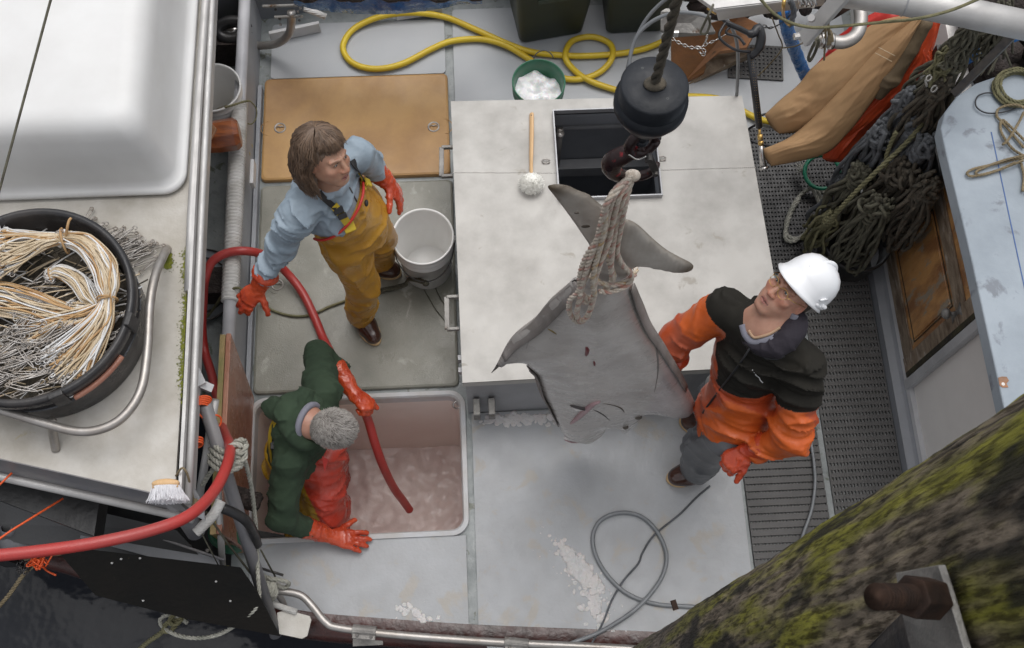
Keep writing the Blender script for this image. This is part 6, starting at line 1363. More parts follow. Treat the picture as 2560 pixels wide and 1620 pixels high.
def glove(parent,wrist,fdir,dorsal,side,curl=(.3,.3,.35,.4),spread=.12,thumb=(.5,.35),s=1.0,cuff=None,cuff_r=.05,label=None,vox=.0042,relax=0.0):
    """side: +1 thumb on the +x side of (fdir, dorsal) frame"""
    f=Vector(fdir).normalized(); u=Vector(dorsal); u=(u-f*u.dot(f)).normalized(); x=f.cross(u)*side; w_=Vector(wrist); S=SDF(vox)
    pc_=w_+f*.055*s; R=Matrix((x,f,u)).transposed()
    S.ell(w_+f*.02*s,(.031*s,.035*s,.023*s),R,.02); S.ell(w_+f*.058*s,(.044*s,.047*s,.021*s),R,.02)
    offs=(.031,.0105,-.0105,-.031); lens=(.070,.079,.073,.057); rad=(.0122,.0125,.012,.0108)
    for i in range(4):
        b=w_+f*(.088-(.006 if i in (0,3) else 0)-(.006 if i==3 else 0))*s+x*offs[i]*s; a=offs[i]/.031*spread; d=(f*math.cos(a)+x*math.sin(a)); L_=lens[i]*s*1.05; r=rad[i]*s
        S.cap(w_+f*.05*s+x*offs[i]*.8*s,b,.015*s,r*1.08,.010); c=curl[i]; p=b; dd=d.copy(); ax=d.cross(u)
        for j,(fr_,rr) in enumerate(((.44,1.0),(.31,.95),(.25,.86))):
            dd=Quaternion(ax,-c*(1.0,1.15,.8)[j])@dd; q=p+dd*L_*fr_; S.cap(p,q,r*(1.04 if j==0 else (1,.96)[j-1]),r*rr,.0035); p=q
    tb=w_+f*.022*s+x*.026*s-u*.004*s; d=(f*math.cos(thumb[0]*1.6)*.9+x*math.sin(thumb[0]*1.6)-u*.25).normalized(); q=tb+d*.040*s; S.cap(tb,q,.018*s,.0145*s,.014)
    d2=(d+f*thumb[1]*.9-u*thumb[1]*.5).normalized(); q2=q+d2*.036*s; S.cap(q,q2,.0143*s,.0128*s,.004); d3=(d2+f*thumb[1]*.4-u*thumb[1]*.3).normalized(); S.cap(q2,q2+d3*.026*s,.0128*s,.0112*s,.004)
    if cuff is not None:
        cv=Vector(cuff); m_=w_.lerp(cv,.5); S.cap(w_,m_,.031*s,.036*s,.02); S.cap(m_,cv,.037*s,cuff_r,.02)
    wr=wrinkle(.0022,75,3.1*side)
    o=S.build('glove','glove_orange',parent,disp=wr,smooth=1)
    if label: o['label']=label
    return o
def boot(parent,heel,toe,r=.05,ank=None):
    h=Vector(heel); t_=Vector(toe); f=(t_-h).normalized(); up=Vector((0,0,1)); L_=(t_-h).length; S=SDF(.006)
    S.cap(h+up*.045,h+f*L_*.45+up*.045,.042,.046,.02); S.cap(h+f*L_*.45+up*.04,t_-f*.035+up*.034,.046,.040,.03)
    a=ank if ank is not None else h+f*.03+up*.25
    S.cap(h+f*.02+up*.05,a,.048,.055,.03)
    o=S.build('boot','boot_brown',parent,cut=lambda p:(h.z+.020-p[:,2]).astype(np.float32))
    k=MB(); x=f.cross(up); rings=[]
    for (zz,g) in ((.0,0.0),(.004,.004),(.020,.005),(.024,-.002)):
        ring=[]
        for i in range(28):
            a_=2*math.pi*i/28; ca,sa=math.cos(a_),math.sin(a_); yy=(L_/2)*ca+L_/2; wd=(.043 if ca>-.1 else .036)*(1+.1*math.sin(max(0,ca)*3))+g; ring.append(h-f*.04+f*(yy*(1+.04/L_)+.005+g*ca)+x*sa*wd+up*zz)
        rings.append(ring)
    loft(k,rings,True,True); k.build('sole','boot_sole',o)
def blobring(S,pts,r,k=.02):
    for a,b in zip(pts,pts[1:]): S.cap(a,b,r,r,k)
# ============================================================== woman in yellow overalls
P0=Vector((-.505,1.965,0)); Lw=Vector((.27,.96,0)).normalized(); Fw=Vector((.96,-.27,0)).normalized(); UZ=Vector((0,0,1))
def ww(f,l,z): return P0+Fw*f+Lw*l+UZ*z
wp=thing('person','woman in a pale blue hooded jacket and yellow overalls, one arm held out','person',(P0.x,P0.y,.012))
hc=at(814,392,1.54); hf=imgdir(hc,.72,-.32,.55); hu=imgdir(hc,-.30,.80,.50); 
sR=ww(.0,-.165,1.335); sL=ww(.0,.165,1.345); neck=ww(.0,-.005,1.40); neck.x-=.03
sR=at(742,535,1.33); sL=at(895,385,1.33); nb=(sR+sL)/2+Vector((0,0,.06))
eR=at(700,612,1.13); wR=at(655,702,.97); 
eL=at(922,408,1.12); wL=at(950,440,1.0)
pel=ww(-.02,0,.93); che=(sR+sL)/2-UZ*.14
fR=Vector((at(912,812,.012).x,at(912,812,.012).y,.012)); tR=at(936,848,.012); fL=at(950,672,.012); tL=at(990,684,.012)
aR=at(893,792,.13); aL=at(946,690,.13); aR=Vector((fR.x+.0,fR.y+.02,.13)); aL=Vector((fL.x+.02,fL.y,.13))
hipR=pel-Lw*.095-UZ*.05; hipL=pel+Lw*.095-UZ*.05; kR=(hipR+aR)/2+Fw*.04; kL=(hipL+aL)/2+Fw*.04
HS=.85
S=SDF(.0040); R,W=add_head(S,hc,hf,hu,HS,True)
S.cap(W(0,-.03,-.06),nb,.042,.048,.03); S.cap(nb,che,.06,.09,.05); S.cap(che,pel,.09,.09,.05); S.cap(nb,sR,.04,.035,.05); S.cap(nb,sL,.04,.035,.05)
S.chain([sR,eR,wR],[.035,.030,.022]); S.chain([sL,eL,wL],[.035,.030,.022]); S.chain([hipR,kR,aR],[.065,.048,.03]); S.chain([hipL,kL,aL],[.065,.048,.03])
S.build('body','skin',wp,color=skin_col(R,hc,HS,(.47,.27,.185),(.36,.15,.13),True),smooth=1); eyes(wp,W,R,HS)
# hair: base shell and strands
S=SDF(.0045); HV=lambda *a: tuple(x*HS for x in a)
S.ell(W(0,-.022,.040),HV(.079,.096,.080),R,.02); S.ell(W(0,-.050,-.01),HV(.076,.070,.080),R,.03)
for q in (-1,1): S.cap(W(q*.064,-.035,.02),W(q*.070,-.040,-.115),.027*HS,.022*HS,.03); S.cap(W(q*.045,-.07,-.02),W(q*.045,-.08,-.12),.038*HS,.030*HS,.03)
S.cap(W(0,-.08,.0),W(0,-.085,-.11),.048*HS,.036*HS,.03)
Rn=np.array(R); hcn=np.array(hc)
def hcut(p):
    L=(p-hcn)@Rn/HS; return HS*(-(np.maximum(np.maximum(-(L[:,1]-.045-.35*np.maximum(0,-L[:,2])*0),(L[:,2]-.052)),-(L[:,1]-.02) ))).astype(np.float32)
def hdisp(p):
    L=(p-hcn)@Rn/HS; a=np.arctan2(L[:,0],-L[:,1]); return (.0022*np.sin(a*46+L[:,2]*12)+.0016*np.sin(a*95+L[:,2]*30)).astype(np.float32)
S.build('hair','hair_brown',wp,disp=hdisp,cut=hcut,smooth=0)
k=MB(); Rr=random.Random(4)
for i in range(2400):
    az=Rr.uniform(-math.pi,math.pi); front=abs(az)<math.radians(62); pts=[]; lift=Rr.uniform(-.001,.014)
    if front:
        fl=Rr.uniform(.8,1.0)
        for j in range(7):
            th=j/6*1.18*fl; x=math.sin(az)*math.sin(th)*(.080+lift); y=math.cos(az)*math.sin(th)*(.106+lift)-.022; z=.045+math.cos(th)*(.087+lift); pts.append(W(x+Rr.gauss(0,.001)-.004*j*.3,y,z))
        # fringe falls over the brow
        e=pts[-1]; pts.append(e+R@Vector((-.004+Rr.gauss(0,.004),.002,-.016)))
    else:
        sd=1 if az>0 else -1; ln=Rr.uniform(.85,1.08)
        for j in range(6):
            th=j/5*math.pi/2; x=math.sin(az)*math.sin(th)*(.090+lift); y=math.cos(az)*math.sin(th)*(.106+lift)-.026; z=.04+math.cos(th)*(.090+lift); pts.append(W(x,y,z))
        for j in range(1,7):
            t_=j/6; cu=.012*math.sin(t_*5+Rr.uniform(-.4,.4)); fw_=.025*t_ if abs(az)<2.2 else .0; xx=x*(1+.22*math.sin(t_*3)*.6)+cu*sd*.6; yy=y-.020*math.sin(t_*2.6)+fw_*0+.010*math.sin(t_*7+az*3)-(.03*(1-t_) if abs(az)<1.4 else 0)*t_; pts.append(W(xx+Rr.gauss(0,.002),yy+Rr.gauss(0,.002),z-.200*ln*t_))
    cl=Rr.random()*9; pts=[p+Vector((mnoise.noise(p*28+Vector((cl//3,0,0))),mnoise.noise(p*28+Vector((0,cl//3,7))),mnoise.noise(p*28+Vector((5,0,cl//3)))))*.011*min(1,j/4) for j,p in enumerate(pts)]
    k.mi=Rr.choices((0,1),(3,2))[0]; k.tube(pts,[.0013]*(len(pts)-2)+[.0010,.0005],3,cap=False)
mat('hair_light',(.20,.13,.085),.4)
k.build('hair_strands',['hair_brown','hair_light'],wp)
# jacket
S=SDF(.0058); S.cap(nb-UZ*.03,che,.078,.128,.05,flat=(tuple(Fw),.80)); S.cap(che,pel+UZ*.05,.128,.12,.06,flat=(tuple(Fw),.84)); S.cap(nb-UZ*.04,sR,.054,.060,.035); S.cap(nb-UZ*.04,sL,.054,.054,.035)
S.cap(sR,eR,.062,.056,.025); S.cap(eR,wR.lerp(eR,.22),.052,.034,.02); S.cap(sL,eL,.055,.048,.025); S.cap(eL,wL.lerp(eL,.1),.050,.036,.02)
hb=nb-Vector(hf).normalized()*.03
for a0 in range(12):
    a=math.radians(a0*30); b=math.radians(a0*30+30); g=lambda a:nb+Fw*math.cos(a)*.064+Lw*math.sin(a)*.070+UZ*(.008-.045*math.cos(a)); S.cap(g(a),g(b),.021,.021,.010)
S.cap(nb-Fw*.08-UZ*.02+Lw*.03,nb-Fw*.10-UZ*.09-Lw*.06,.045,.036,.03); S.ell(nb+Fw*.055+UZ*.03,(.04,.04,.045),None,.012,sub=True)
w1=wrinkle(.013,26,1.,tuple(eR-sR)); w2=wrinkle(.009,22,4.)
def jd(p):
    m_=1/(1+np.exp(-((p@np.array(Lw))-(np.array(sR)@np.array(Lw))+.02)*-60)); return (w1(p)*m_+w2(p)*(1-m_)*.8).astype(np.float32)
wj=S.build('hooded_jacket','cotton_blue',wp,disp=jd)
# overalls: legs and bib cut along the top
S=SDF(.0065); S.cap(che+UZ*.04,pel,.140,.140,.06,flat=(tuple(Fw),.86)); S.cap(pel,(hipR+hipL)/2-UZ*.03,.138,.128,.06,flat=(tuple(Fw),.92)); S.chain([hipR,kR,aR],[.092,.076,.064],.02); S.chain([hipL,kL,aL],[.092,.076,.062],.02)
S.ell(pel+Fw*.05-UZ*.02,(.10,.10,.16),None,.05)
b1=at(795,592,1.08); b2=at(921,477,1.22); b3=at(935,455,1.20); top=che+UZ*.03
bn=(Fw*-.85+UZ*1.0+Lw*-.10).normalized(); b0=che+UZ*.05+Fw*.1
def bcut(p): return ((p-np.array(b0))@np.array(bn)).astype(np.float32)
w3=wrinkle(.011,17,2.); 
def ocol(V):
    c=np.tile(np.array([.47,.245,.028]),(len(V),1)); L=(V-np.array(P0)); l=L@np.array(Lw); f_=L@np.array(Fw); z=V[:,2]
    n=np.sin(z*23+l*14)*.5+np.sin(z*9-l*31+2)*.5; m_=np.clip((l-.06)*12,0,1)*np.clip(n*.9+.35,0,1)*np.clip((z-.25)*4,0,1)*np.clip((1.12-z)*8,0,1); c=c*(1-m_[:,None]*.7)+np.array([.44,.30,.20])*m_[:,None]*.7
    y=np.clip((z-.98)*7,0,1)[:,None]*.35; c=c*(1-y)+np.array([.50,.27,.05])*y
    w_=np.clip((.22-z)*10,0,1)[:,None]*.5; return c*(1-w_)+np.array([.50,.24,.02])*w_
wo=S.build('overalls','oilskin_yellow',wp,disp=w3,cut=bcut,color=ocol); TW=bvh(wj,wo)
def ring_on(c,bn_,r1,r2,a0,a1,n=26,flatv=Fw):
    out=[]
    for i in range(n):
        a=a0+(a1-a0)*i/(n-1); p=Fw*math.cos(a)*r1+Lw*math.sin(a)*r2; q=c+p; q=q-UZ*((q-b0).dot(bn_)/bn_.z); out.append(q)
    return out
cc=che-UZ*.02
tr_=ring_on(cc,bn,.121,.143,math.radians(-115),math.radians(95)); k=MB(); k.tube(tr_,.0055,8); k.build('red_trim','trim_red',wp)
def flatstrap(pts,wd,mm,name,par,th=.004,nrm=None):
    k=MB(); P_=spline(pts,6); T_,U_=frames(P_); V=[]
    for i,p in enumerate(P_):
        n_=(nrm(p) if nrm else Vector((0,0,1))); s=T_[i].cross(n_).normalized(); n2=s.cross(T_[i]).normalized(); V.append([p+s*wd/2,p+s*wd/2+n2*th,p-s*wd/2+n2*th,p-s*wd/2])
    loft(k,V,True,True); return k.build(name,mm,par,False)
# straps: over both shoulders down to the bib
bibR=ring_on(cc,bn,.130,.152,math.radians(-42),math.radians(-42),2)[0]; bibL=ring_on(cc,bn,.130,.152,math.radians(28),math.radians(28),2)[0]
out=lambda p:(p-che+UZ*.05).normalized()
flatstrap(hits(TW,[(797,478),(803,488),(815,500),(828,511),(840,520)],.008),.022,'strap_black','shoulder_strap',wp,nrm=out)
bibR=hit(TW,853,537,.0)
flatstrap(hits(TW,[(834,513),(845,526),(858,543),(868,558)],.010),.030,'strap_yellow','yellow_webbing',wp,nrm=out)
k=MB(); Rb=fr(out(bibR),UZ); k.box(hit(TW,846,526,.014),(.038,.012,.026),Rb); k.box(hit(TW,856,540,.012),(.034,.012,.022),Rb); bevel(k.build('buckle','strap_black',wp,False),.003)
k=MB(); k.box(hit(TW,873,567,.010),(.044,.008,.040),Rb); bevel(k.build('strap_patch','strap_yellow',wp,False),.003)
flatstrap(hits(TW,[(880,400),(886,412),(893,424),(902,438),(908,450)],.008),.024,'strap_black','shoulder_strap',wp,nrm=out)
bibL=hit(TW,914,462,0) or bibL
flatstrap(hits(TW,[(896,434),(903,448),(909,460),(915,472)],.010),.026,'strap_yellow','yellow_webbing',wp,nrm=out)
k=MB(); k.box(bibL+UZ*.005+out(bibL)*.012,(.035,.012,.03),fr(out(bibL),UZ)); bevel(k.build('buckle','strap_yellow',wp,False),.003)
k=MB(); k.ell(ring_on(cc,bn,.136,.156,0,0,2)[0]-UZ*.035,(.008,.014,.011)); k.build('bib_badge','strap_black',wp)
k=MB(); z_=nb+Fw*.082-UZ*.035; k.tube(hits(TW,[(874,468),(880,480),(887,494),(892,504)],.002),.0028,5); k.build('zip','dark_steel',wp)
k=MB(); k.prism([nb+Fw*.052-Lw*.012+UZ*.015,nb+Fw*.052+Lw*.02+UZ*.015,nb+Fw*.082+Lw*.005-UZ*.045],(.004,0,.004)); k.build('shirt_collar','navy',wp,False)
glove(wp,wR+(wR-eR).normalized()*.035,at(590,775,.86)-at(650,712,.95),Vector((.15,-.25,1)),-1,(.22,.15,.2,.28),.16,(.62,.2),.92,cuff=wR-(wR-eR).normalized()*.03,cuff_r=.054)
glove(wp,wL+Vector((.03,-.02,-.01)),at(1000,505,.86)-at(950,440,.97),Vector((.3,.5,1)),1,(.25,.3,.35,.4),.14,(.55,.2),.92,cuff=wL-(wL-eL).normalized()*.035,cuff_r=.048)
boot(wp,fR-(tR-fR).normalized()*.06,tR+(tR-fR).normalized()*.03,ank=aR+UZ*.08); boot(wp,fL-(tL-fL).normalized()*.03,tL+(tL-fL).normalized()*.02,ank=aL+UZ*.08)
# ============================================================== man in the white helmet
Lm=Vector((-.36,-.93,0)).normalized(); Fm=Vector((-.93,.36,0)).normalized()
mp_=thing('person','man in a white hard hat and black and orange jacket, looking up','person',(.93,1.2,0))
sRm=at(1812,772,1.40); sLm=at(2005,915,1.38); nbm=(sRm+sLm)/2+UZ*.09+Fm*.0; hm=at(1977,730,1.60); hfm=Vector((-.86,.16,.34)); hum=Vector((.30,.12,.92))
fwd_h=imgdir(hm,-.50,.12,.86); up_h=imgdir(hm,.70,.62,.32)
eRm=at(1690,848,1.17); wRm=at(1684,902,1.06); eLm=at(1978,1092,1.12); wLm=at(1890,1120,1.0)
chm=(sRm+sLm)/2-UZ*.16; pem=Vector((.955,1.115,.92))
h1=at(1718,1190,0); t1=at(1688,1196,0); h2=at(1748,1068,0); t2=at(1720,1058,0)
hR=pem-Lm*.10-UZ*.03; hL=pem+Lm*.10-UZ*.03; aLm=Vector((h1.x+.03,h1.y+.01,.12)); aRm=Vector((h2.x+.03,h2.y,.12)); kLm=(hL+aLm)/2+Fm*.03; kRm=(hR+aRm)/2+Fm*.03
sc_h=.90
S=SDF(.0040); R,W=add_head(S,hm,fwd_h,up_h,sc_h,False)
S.cap(W(0,-.025,-.06),nbm,.048,.054,.03); S.cap(W(0,.02,-.075),nbm+Fm*.03,.030,.038,.03); S.cap(nbm,chm,.07,.10,.05); S.cap(chm,pem,.10,.10,.05); S.cap(nbm,sRm,.055,.05,.05); S.cap(nbm,sLm,.055,.05,.05)
S.chain([sRm,eRm,wRm],[.04,.034,.026]); S.chain([sLm,eLm,wLm],[.04,.034,.026]); S.chain([hR,kRm,aRm],[.07,.05,.035]); S.chain([hL,kLm,aLm],[.07,.05,.035])
bm_=S.build('body','skin',mp_,color=skin_col(R,hm,sc_h,(.50,.275,.195),(.38,.14,.12),False,(.30,.2,.16)),smooth=1); eyes(mp_,W,R,sc_h)
# short hair under the helmet
S=SDF(.005); S.ell(W(0,-.026,.035),(.079*sc_h,.096*sc_h,.088*sc_h),R,.02); S.ell(W(0,-.06,-.01),(.070*sc_h,.05*sc_h,.06*sc_h),R,.02); hmn=np.array(hm); Rm_=np.array(R)
S.build('hair','hair_dark',mp_,cut=lambda p:(((-((p-hmn)@Rm_)[:,2]*1.0-.035+np.maximum(0,((p-hmn)@Rm_)[:,1]+.03)*1.6))).astype(np.float32))
# helmet
Rh=R@Matrix.Rotation(math.radians(15),3,'X'); HW=lambda x,y,z: hm+Rh@(Vector((x,y-.010,z+.010))*sc_h*1.02)
def hring(a,b,z,brim=0,n=56,dy=0):
    out=[]
    for i in range(n):
        t_=2*math.pi*i/n; c_,s_2=math.cos(t_),math.sin(t_); e=brim*max(0,s_2)**1.6; out.append(HW(c_*(a+e*.15),s_2*(b+e)-.012+dy,z-e*.30))
    return out
k=MB(); loft(k,[hring(.098,.116,.026,.0),hring(.104,.122,.022,.040),hring(.108,.126,.026,.045),hring(.101,.119,.033,.030),hring(.100,.118,.045),hring(.098,.116,.075),hring(.091,.108,.105),hring(.078,.093,.130),hring(.058,.070,.149),hring(.032,.040,.160),hring(.008,.010,.164)],False,True)
hel=k.build('hard_hat','helmet_white',mp_)
k=MB(); ri=[HW(0,-.012+.112*math.cos(t_)*1.0,.045+.120*math.sin(t_)) for t_ in [math.radians(x) for x in range(25,160,9)]]; 
k.tube(ri,.010,8,flat=.8); k.build('hat_ridge','helmet_white',hel)
k=MB(); k.tube([HW(-.097*math.cos(math.radians(a))*1.02,-.012-.115*math.sin(math.radians(a)),.042) for a in range(-15,30,6)],.006,8)
for a in (2,12,22): q=HW(-.101*math.cos(math.radians(a)),-.012-.115*math.sin(math.radians(a)),.052); k.ell(q,(.008,.008,.008))
k.tube([HW(-.098,.03,.06),HW(-.099,.015,.075),HW(-.098,-.005,.078)],.004,6); k.build('hat_slot','helmet_white',hel)
k=MB(); loft(k,[hring(.096,.113,.028),hring(.085,.10,.075)]); k.build('hat_inside','strap_black',hel)
# glasses
k=MB()
for q in (-1,1): k.tube(torus_pts(W(q*.031,.098,.008),.022*sc_h,tuple(R@Vector((q*.15,1,-.1))),26,ry=.019*sc_h,x=tuple(R@Vector((1,0,0)))),.0011,6); k.tube([W(q*.053,.092,.012),W(q*.072,.06,.014),W(q*.080,-.005,.010)],.0011,5)
k.tube([W(-.010,.100,.011),W(0,.103,.014),W(.010,.100,.011)],.0012,5); k.build('glasses','brass',mp_)
# jacket: lower orange with black yoke
def jacket(S): 
    S.cap(nbm-UZ*.05,chm+UZ*.02,.105,.162,.06,flat=(tuple(Fm),.74)); S.cap(chm,pem+UZ*.02,.162,.155,.08,flat=(tuple(Fm),.80)); S.cap(pem+UZ*.05,pem-UZ*.10,.152,.158,.05,flat=(tuple(Fm),.86))
    S.cap(nbm-UZ*.05,sRm,.080,.068,.06); S.cap(nbm-UZ*.05,sLm,.078,.074,.05)
    S.cap(sRm,eRm,.074,.064,.025); S.cap(eRm,wRm,.060,.046,.02); S.cap(sLm,eLm,.078,.070,.025); S.cap(eLm,wLm,.066,.044,.015)
S=SDF(.0065); jacket(S); S.ell(nbm+Fm*.045+UZ*.05,(.050,.050,.055),None,.015,sub=True)
w1=wrinkle(.015,22,3.,tuple(wLm-sLm)); w2=wrinkle(.015,24,7.,tuple(eRm-sRm)); w4=wrinkle(.006,15,5.)
def md(p):
    a=np.clip((p@np.array(Lm)-(np.array(sLm)@np.array(Lm))+.02)*16,0,1); b=np.clip((-(p@np.array(Lm))+(np.array(sRm)@np.array(Lm))+.02)*16,0,1); return (w1(p)*a+w2(p)*b+w4(p)*(1-a)*(1-b)).astype(np.float32)
nL,nR=np.array(sLm),np.array(sRm); uL=np.array((eLm-sLm).normalized()); uR=np.array((eRm-sRm).normalized())
Lmn,Fmn=np.array(Lm),np.array(Fm)
def is_black(V):
    tL=(V-nL)@uL; tR=(V-nR)@uR; l=(V-np.array(chm))@Lmn; z=V[:,2]; inL=l>.185; inR=l<-.185
    tors=(z>(chm.z+.035-.30*np.clip(l,-.2,.2)+.10*np.clip(-l,0,.2)+.02*np.sin(l*9)))
    arm=np.where(l>.12,tL<.145,np.where(l<-.17,tR<.075,True))
    dl=np.linalg.norm(V-nL-np.outer(np.clip(tL,0,1),uL),axis=1); 
    return np.where(l>.13,arm&(tL<.15),tors&~((np.linalg.norm(V-nR-np.outer(np.clip(tR,0,1),uR),axis=1)<.088)&(tR>.012)))
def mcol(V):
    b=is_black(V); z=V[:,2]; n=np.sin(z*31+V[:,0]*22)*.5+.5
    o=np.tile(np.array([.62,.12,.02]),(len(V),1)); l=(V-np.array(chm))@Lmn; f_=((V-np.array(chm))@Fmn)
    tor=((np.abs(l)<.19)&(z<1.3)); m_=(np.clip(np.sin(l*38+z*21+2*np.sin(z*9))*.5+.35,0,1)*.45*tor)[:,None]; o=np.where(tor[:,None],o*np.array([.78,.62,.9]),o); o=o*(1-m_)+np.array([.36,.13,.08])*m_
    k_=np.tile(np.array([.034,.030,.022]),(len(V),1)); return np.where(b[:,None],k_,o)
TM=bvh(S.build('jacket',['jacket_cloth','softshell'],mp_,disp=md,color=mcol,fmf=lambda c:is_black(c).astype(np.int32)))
TB=bvh(bm_,*[c for c in mp_.children if c.name.startswith('jacket')])
k=MB(); k.tube(spline(hits(TB,[(1856,812),(1864,838),(1884,855),(1915,850),(1945,836),(1972,812),(1988,786)],.0),5),.013,10,flat=.7); k.build('shirt_neckline','shirt_grey',mp_)
# hood / collar
S=SDF(.006)
for i in range(14):
    a=math.radians(-150+i*300/14); b=math.radians(-150+(i+1)*300/14); g=lambda a:nbm-Fm*math.cos(a)*.066+Lm*math.sin(a)*.078+UZ*(.012+.045*math.cos(a)); S.cap(g(a),g(b),.030+.012*math.cos(a),.030+.012*math.cos(b),.015)
S.build('hood_collar','hood_navy',mp_,disp=wrinkle(.005,36,2.))
S=SDF(.006)
for i in range(14):
    a=math.radians(-165+i*330/14); b=math.radians(-165+(i+1)*330/14); g=lambda a:nbm-Fm*math.cos(a)*.055+Lm*math.sin(a)*.062+UZ*(.030+.035*math.cos(a)); S.cap(g(a),g(b),.015,.015,.008)
S.build('shirt_collar','shirt_grey',mp_,disp=wrinkle(.004,50,2.))
k=MB(); k.tube(spline(hits(TB,[(1872,826),(1884,843),(1900,842),(1925,834),(1950,818)],.001),4),.0055,6); k.build('undershirt_neck','shirt_tan',mp_)
def front(f_,l,z): # point on the jacket front
    a=math.asin(max(-1,min(1,l/.2))); return Vector((chm.x,chm.y,0))+Fm*(math.cos(a)*.132*f_)+Lm*l+UZ*z
k=MB(); zp=[front(1.03,-.02,1.34),front(1.08,-.02,1.25),front(1.10,-.02,1.12),front(1.10,-.02,.98),front(1.10,-.02,.88)]; k.tube(hits(TM,[(1874,872),(1852,905),(1830,935),(1808,963),(1786,992),(1768,1016),(1757,1032)],.002),.0040,6); k.build('zip','strap_black',mp_)
k=MB(); k.tube(hits(TM,[(1868,872),(1890,880),(1915,896),(1940,898),(1962,890)],.003),.0045,6); k.build('collar_edge','strap_black',mp_)
lg=[(1881,925),(1887,932),(1890,938),(1898,944),(1901,951),(1907,957)]
def onjacket(u,v,off=.0):
    d=ray(u,v).normalized(); o_=Vector((0,0,H)); s=2.4
    while s<5:
        p=o_+d*s; l=(p-chm).dot(Lm); f_=(p-chm).dot(Fm)
        if (l/.2)**2+(f_/.158)**2<1: break
        s+=.003
    return p-d*.012
k=MB(); k.tube(hits(TM,lg,.003),.0020,5); k.build('chest_mark','mark_white',mp_)
# trousers and boots
S=SDF(.0065); S.cap(pem,pem-UZ*.08,.140,.135,.05,flat=(tuple(Fm),.85)); S.chain([hR,kRm,aRm],[.100,.085,.070],.02); S.chain([hL,kLm,aLm],[.102,.088,.074],.02); S.build('trousers','trouser_grey',mp_,disp=wrinkle(.010,17,9.,(.5,1,0)))
boot(mp_,h1-(t1-h1).normalized()*.04,t1+(t1-h1).normalized()*.035,ank=aLm+UZ*.08); boot(mp_,h2-(t2-h2).normalized()*.04,t2+(t2-h2).normalized()*.035,ank=aRm+UZ*.08)
glove(mp_,at(1868,1128,.98),at(1800,1172,.92)-at(1868,1128,.98),Vector((.25,.1,1)),-1,(.75,.8,.85,.9),.10,(.35,.5),.98,cuff=wLm+(eLm-wLm).normalized()*.03,cuff_r=.050)
glove(mp_,at(1672,912,1.03),at(1620,935,.98)-at(1672,912,1.03),Vector((-.4,.8,.3)),1,(.5,.5,.5,.5),.1,(.4,.3),1.05,cuff=wRm+(eRm-wRm).normalized()*.02,cuff_r=.055)
# ============================================================== grey haired man in green, waist deep in the hold
gp_=thing('person','grey haired man in a green hooded sweatshirt, holding the red hose','person',(-.82,1.1,-.95))
hg=at(838,1078,.66); nbg=at(765,1052,.62); sLg=at(805,985,.50); sRg=at(728,1145,.48); eLg=at(795,882,.40); wLg=at(850,930,.33); eRg=at(705,1290,.26); wRg=at(772,1322,.13)
back=at(728,1065,.55); lum=at(742,1130,.25); peg=at(752,1160,.0); kg1=peg+Vector((.05,.11,-.45)); kg2=peg+Vector((.06,-.10,-.45)); ag1=peg+Vector((0,.12,-.95)); ag2=peg+Vector((0,-.12,-.95))
fg=Vector((.80,-.10,-.60)); ug=Vector((.55,-.05,.83))
GS=.86
S=SDF(.0045); R,W=add_head(S,hg,fg,ug,GS,False)
S.cap(W(0,-.02,-.05),nbg,.048,.054,.03); mid=(sLg+sRg)/2
S.cap(nbg,mid,.06,.08,.05); S.cap(mid,lum,.09,.09,.06); S.cap(lum,peg,.09,.09,.05); S.cap(mid,sLg,.05,.04,.04); S.cap(mid,sRg,.05,.04,.04); S.chain([sLg,eLg,wLg],[.04,.034,.026]); S.chain([sRg,eRg,wRg],[.04,.034,.026]); S.chain([peg,kg1,ag1],[.09,.06,.05]); S.chain([peg,kg2,ag2],[.09,.06,.05])
S.build('body','skin',gp_,color=skin_col(R,hg,GS,(.46,.25,.18),(.34,.13,.11)),smooth=1); eyes(gp_,W,R,GS)
S=SDF(.005); S.ell(W(0,-.022,.040),(.083*GS,.101*GS,.090*GS),R,.02); S.ell(W(0,-.06,-.01),(.072*GS,.055*GS,.065*GS),R,.03); hgn=np.array(hg); Rg=np.array(R)
S.build('hair','hair_grey',gp_,disp=wrinkle(.003,70,2.),cut=lambda p:(((p-hgn)@Rg)[:,1]-.055-((p-hgn)@Rg)[:,2]*.5).astype(np.float32),smooth=0)
k=MB(); k.mi=0; Rr=random.Random(9)
for i in range(4200):
    d=Vector((Rr.gauss(0,1),Rr.gauss(-.25,1),Rr.gauss(.35,1))).normalized()
    if d.z<-.45 or (d.y>.75 and d.z<.35): continue
    b=W(d.x*.083,d.y*.101-.022,d.z*.090+.040); whorl=Vector((-d.y*.4,d.x*.4,0))+Vector((0,.75,-.25)); whorl=(whorl-d*whorl.dot(d)); dd=(whorl.normalized()*.85+d*.40+Vector((Rr.gauss(0,.25),Rr.gauss(0,.25),Rr.gauss(0,.15)))).normalized(); L_=Rr.uniform(.012,.026); e=b+R@dd*L_; m_=b+R@(dd*.5+d*.25)*L_; k.mi=Rr.choices((0,1),(3,1))[0]; k.tube([b,m_,e-R@d*.004],[.0009,.0008,.0004],3,cap=False)
mat('hair_silver',(.48,.45,.42),.5)
k.build('hair_strands',['hair_silver','hair_grey'],gp_)
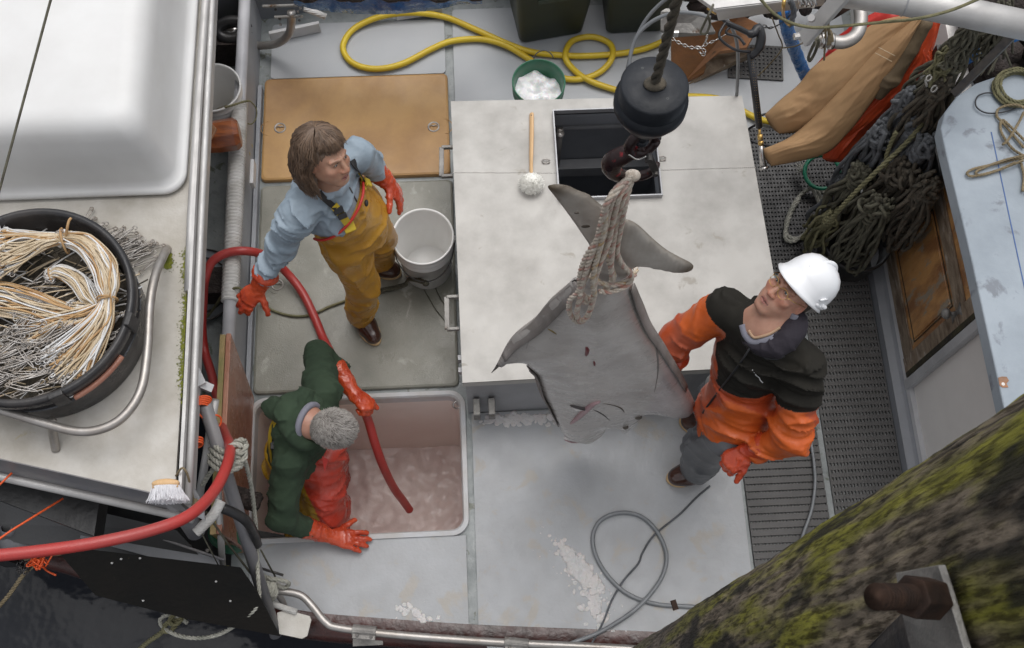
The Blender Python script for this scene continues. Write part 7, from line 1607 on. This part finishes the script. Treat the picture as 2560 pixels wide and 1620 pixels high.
# sweatshirt
S=SDF(.0065); S.cap(mid+UZ*.0,lum,.108,.112,.06); S.cap(lum,peg+UZ*.10,.112,.105,.06); S.cap(mid,sLg,.088,.074,.05); S.cap(mid,sRg,.088,.074,.05); S.cap(sLg,eLg,.074,.060,.025); S.cap(eLg,wLg,.056,.042,.02); S.cap(sRg,eRg,.072,.062,.025); S.cap(eRg,wRg,.058,.040,.02); S.cap(back,mid,.075,.08,.05)
w1=wrinkle(.009,28,1.,tuple(eLg-sLg)); w2=wrinkle(.007,22,6.)
S.build('sweatshirt','sweat_green',gp_,disp=lambda p:(w1(p)*.7+w2(p)*.6).astype(np.float32))
S=SDF(.006); hx=(nbg-hg).normalized(); sx=Vector((.25,.95,0)).normalized(); ux=hx.cross(sx).normalized(); ux=ux if ux.z>0 else -ux
for i in range(16):
    a=math.radians(-150+i*300/16); b=math.radians(-150+(i+1)*300/16)
    g=lambda a: nbg+hx*(.005+.045*math.cos(a))+sx*math.sin(a)*.092+ux*(.062*math.cos(a)+.0); rr=lambda a:.025+.017*max(0,math.cos(a)); S.cap(g(a),g(b),rr(a),rr(b),.012)
S.cap(nbg+hx*.06+ux*.06,nbg+hx*.14+ux*.05,.058,.038,.03)
S.build('hood','sweat_green',gp_,disp=wrinkle(.007,34,3.))
k=MB(); k.tube(torus_pts(nbg-hx*.015,.072,tuple(hx),24),.014,8); k.build('shirt_collar','shirt_grey',gp_)
# overalls: red outside, yellow inside
S=SDF(.0065); S.cap(lum-UZ*.02,peg,.130,.138,.06); S.cap(peg,peg-UZ*.12,.155,.14,.05); S.chain([peg+Vector((.02,.09,-.08)),kg1,ag1],[.12,.10,.09],.03); S.chain([peg+Vector((.02,-.09,-.08)),kg2,ag2],[.12,.10,.09],.03); 
S.cap(at(808,1150,.25),at(810,1270,.0),.075,.10,.05); S.cap(at(840,1110,.25),at(812,1180,.15),.045,.07,.04); S.cap(at(755,1335,-.05),at(755,1290,-.2),.07,.09,.04)
def gcol(V):
    c=np.tile(np.array([.50,.055,.032]),(len(V),1)); m_=(np.clip(np.sin(V[:,1]*30+V[:,2]*40+V[:,0]*17)*.6,0,1)*.4)[:,None]; c=c*(1-m_)+np.array([.36,.13,.11])*m_
    y=(((V[:,0]<at(775,1150,.2).x+.03*np.sin(V[:,1]*16)+(.08*(V[:,1]>1.16)))&(V[:,2]>-.3)))[:,None]; return np.where(y,np.array([.42,.26,.025]),c)
S.build('overalls','hold_oilskin',gp_,disp=wrinkle(.010,17,8.,(.3,.6,1)),color=gcol)
out2=lambda p:(p-Vector((-.80,1.15,.3))).normalized()
flatstrap([at(700,1035,.66),at(682,1065,.58),at(675,1110,.48),at(680,1160,.34)],.036,'strap_yellow','shoulder_strap',gp_,nrm=out2)
k=MB(); k.box(at(686,1112,.50),(.03,.045,.03)); bevel(k.build('buckle','strap_black',gp_,False),.004)
k=MB(); k.prism([at(806,1142,.47),at(822,1150,.45),at(812,1180,.42)],(0,0,.012)); k.build('bib_patch','trim_red',gp_,False)
glove(gp_,at(885,985,.33),at(925,1010,.30)-at(872,965,.33),Vector((.2,.5,.9)),-1,(1.0,1.1,1.1,1.1),.06,(.2,.3),1.0,cuff=wLg+(eLg-wLg).normalized()*.02,cuff_r=.050)
glove(gp_,at(830,1342,.075),at(900,1352,.035)-at(835,1342,.06),Vector((0,.05,1)),-1,(.10,.08,.1,.12),.2,(.5,.1),.98,cuff=wRg+(eRg-wRg).normalized()*.02,cuff_r=.050)
